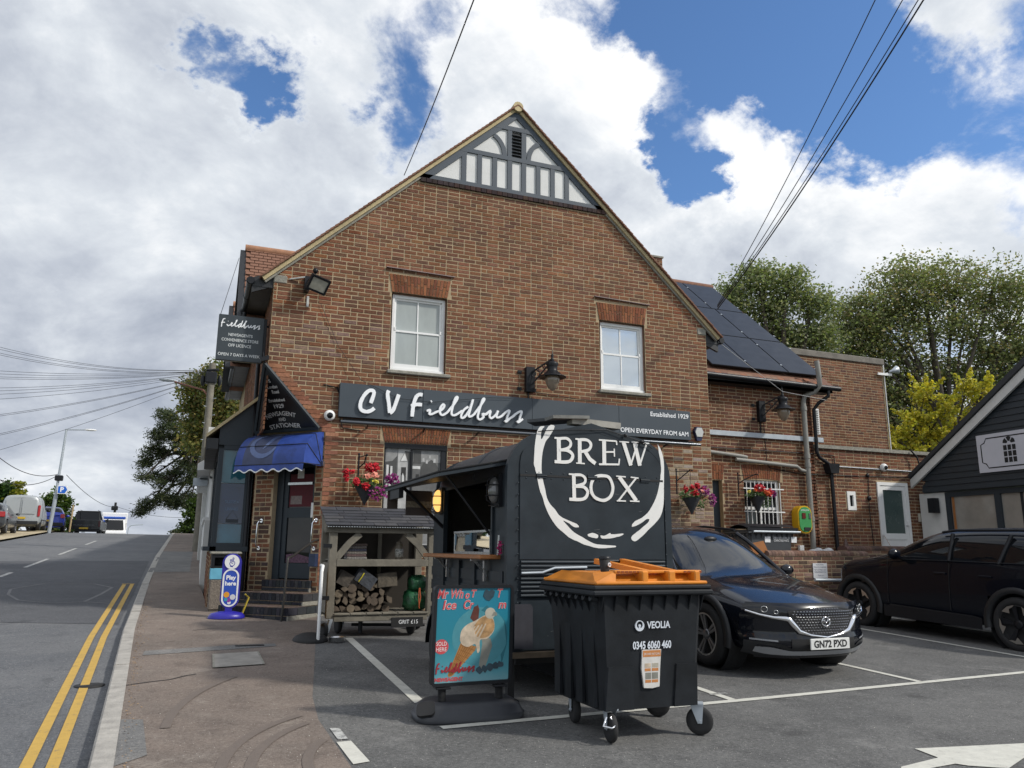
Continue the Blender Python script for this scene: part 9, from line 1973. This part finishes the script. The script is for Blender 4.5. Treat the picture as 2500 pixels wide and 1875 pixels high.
# wires
wm_=mat('wire_black',(.02,.02,.022),.6)
ORD='first second third fourth fifth sixth seventh eighth ninth tenth eleventh twelfth thirteenth fourteenth fifteenth sixteenth seventeenth'.split()
for i,l in enumerate(D['wires']): wire('overhead_wire',[tuple(p) for p in l],.011 if i==3 else .007,wm_,['leftmost of the four overhead wires climbing from the eaves to the top right','second from left of the four overhead wires at the top right','third of the four overhead wires at the top right','thickest and rightmost of the four overhead wires at the top right'][i],'wire','overhead wires to the right eaves',.12)
for l in D['wg']: wire('overhead_wire',[tuple(p) for p in l],.008,wm_,'single overhead wire running from the gable to the top of the picture','wire',None,.05)
for i,l in enumerate(D['wl']): wire('overhead_wire',[tuple(p) for p in l],.0065,wm_,'thin telephone wire fanning left from the wooden telegraph pole, '+ORD[i]+' from the top','wire','telephone wires fanning from the pole',.35 if i<4 else .15)
for i,l in enumerate(D['wf']): wire('overhead_wire',[tuple(p) for p in l],.02,wm_,['wire sagging from the grey lamp post to the distant pole','upper wire reaching the lamp post from the left edge','lower wire reaching the lamp post from the left edge','faint wire running right from the distant pole'][i],'wire',None,.5)
wire('stay_wire',[(.28,13.45,6.9) if False else (.30,15.0,6.9),(.05,13.4,5.28)],.005,wm_,'thin wire dropping from the gable bracket to the hanging sign')
wire('overhead_wire',[(9.75,13.0,5.75),(11.6,13.3,4.9),(13.0,13.5,4.85)],.006,mat('pale_cable',(.35,.35,.35),.5),'pale cable sagging across the solar panels to the grey pipe')
# a walker at the brow of the pavement
w_=thing('person','person in a pale pink top and cap walking over the brow of the pavement','person',(.1,61,hgt(.1,61)))
g0=hgt(.1,61)
me=bpy.data.meshes.new('body'); sk=[(0,0,.95),(0,0,1.2),(0,0,1.42),(0,0,1.52),(0,0,1.66),(.19,0,1.4),(.25,.03,1.13),(.23,-.05,.9),(-.19,0,1.4),(-.25,-.03,1.13),(-.23,.05,.9),(.09,0,.9),(.1,-.1,.5),(.1,-.02,.08),(.1,-.14,.04),(-.09,0,.9),(-.1,.1,.5),(-.1,.2,.1),(-.1,.1,.04)]
ed=[(0,1),(1,2),(2,3),(3,4),(2,5),(5,6),(6,7),(2,8),(8,9),(9,10),(0,11),(11,12),(12,13),(13,14),(0,15),(15,16),(16,17),(17,18)]
me.from_pydata([(x+.1,y+61,z+g0) for x,y,z in sk],ed,[]); o=bpy.data.objects.new('t',me); COL.objects.link(o); o.modifiers.new('k','SKIN'); rad=[.15,.16,.15,.06,.10,.07,.05,.04,.07,.05,.04,.09,.07,.05,.04,.09,.07,.05,.04]
for v,r_ in zip(me.skin_vertices[0].data,rad): v.radius=(r_,r_*.8)
me.skin_vertices[0].data[0].use_root=True; o.modifiers.new('s','SUBSURF').levels=1
m2=bpy.data.meshes.new_from_object(o.evaluated_get(bpy.context.evaluated_depsgraph_get())); bpy.data.objects.remove(o); m2.name='body'
m2.transform(Matrix.Translation((-.1,-61,-g0))); m2.materials.append(mat('pink_clothes',(.5,.3,.28),.8,0,.1,5)); b=bpy.data.objects.new('body',m2); COL.objects.link(b); b.parent=w_
m=MB(); m.ell((.1,60.98,g0+1.74),(.1,.11,.07)); m.build('cap',mat('pink_cap',(.6,.35,.32),.7),w_)
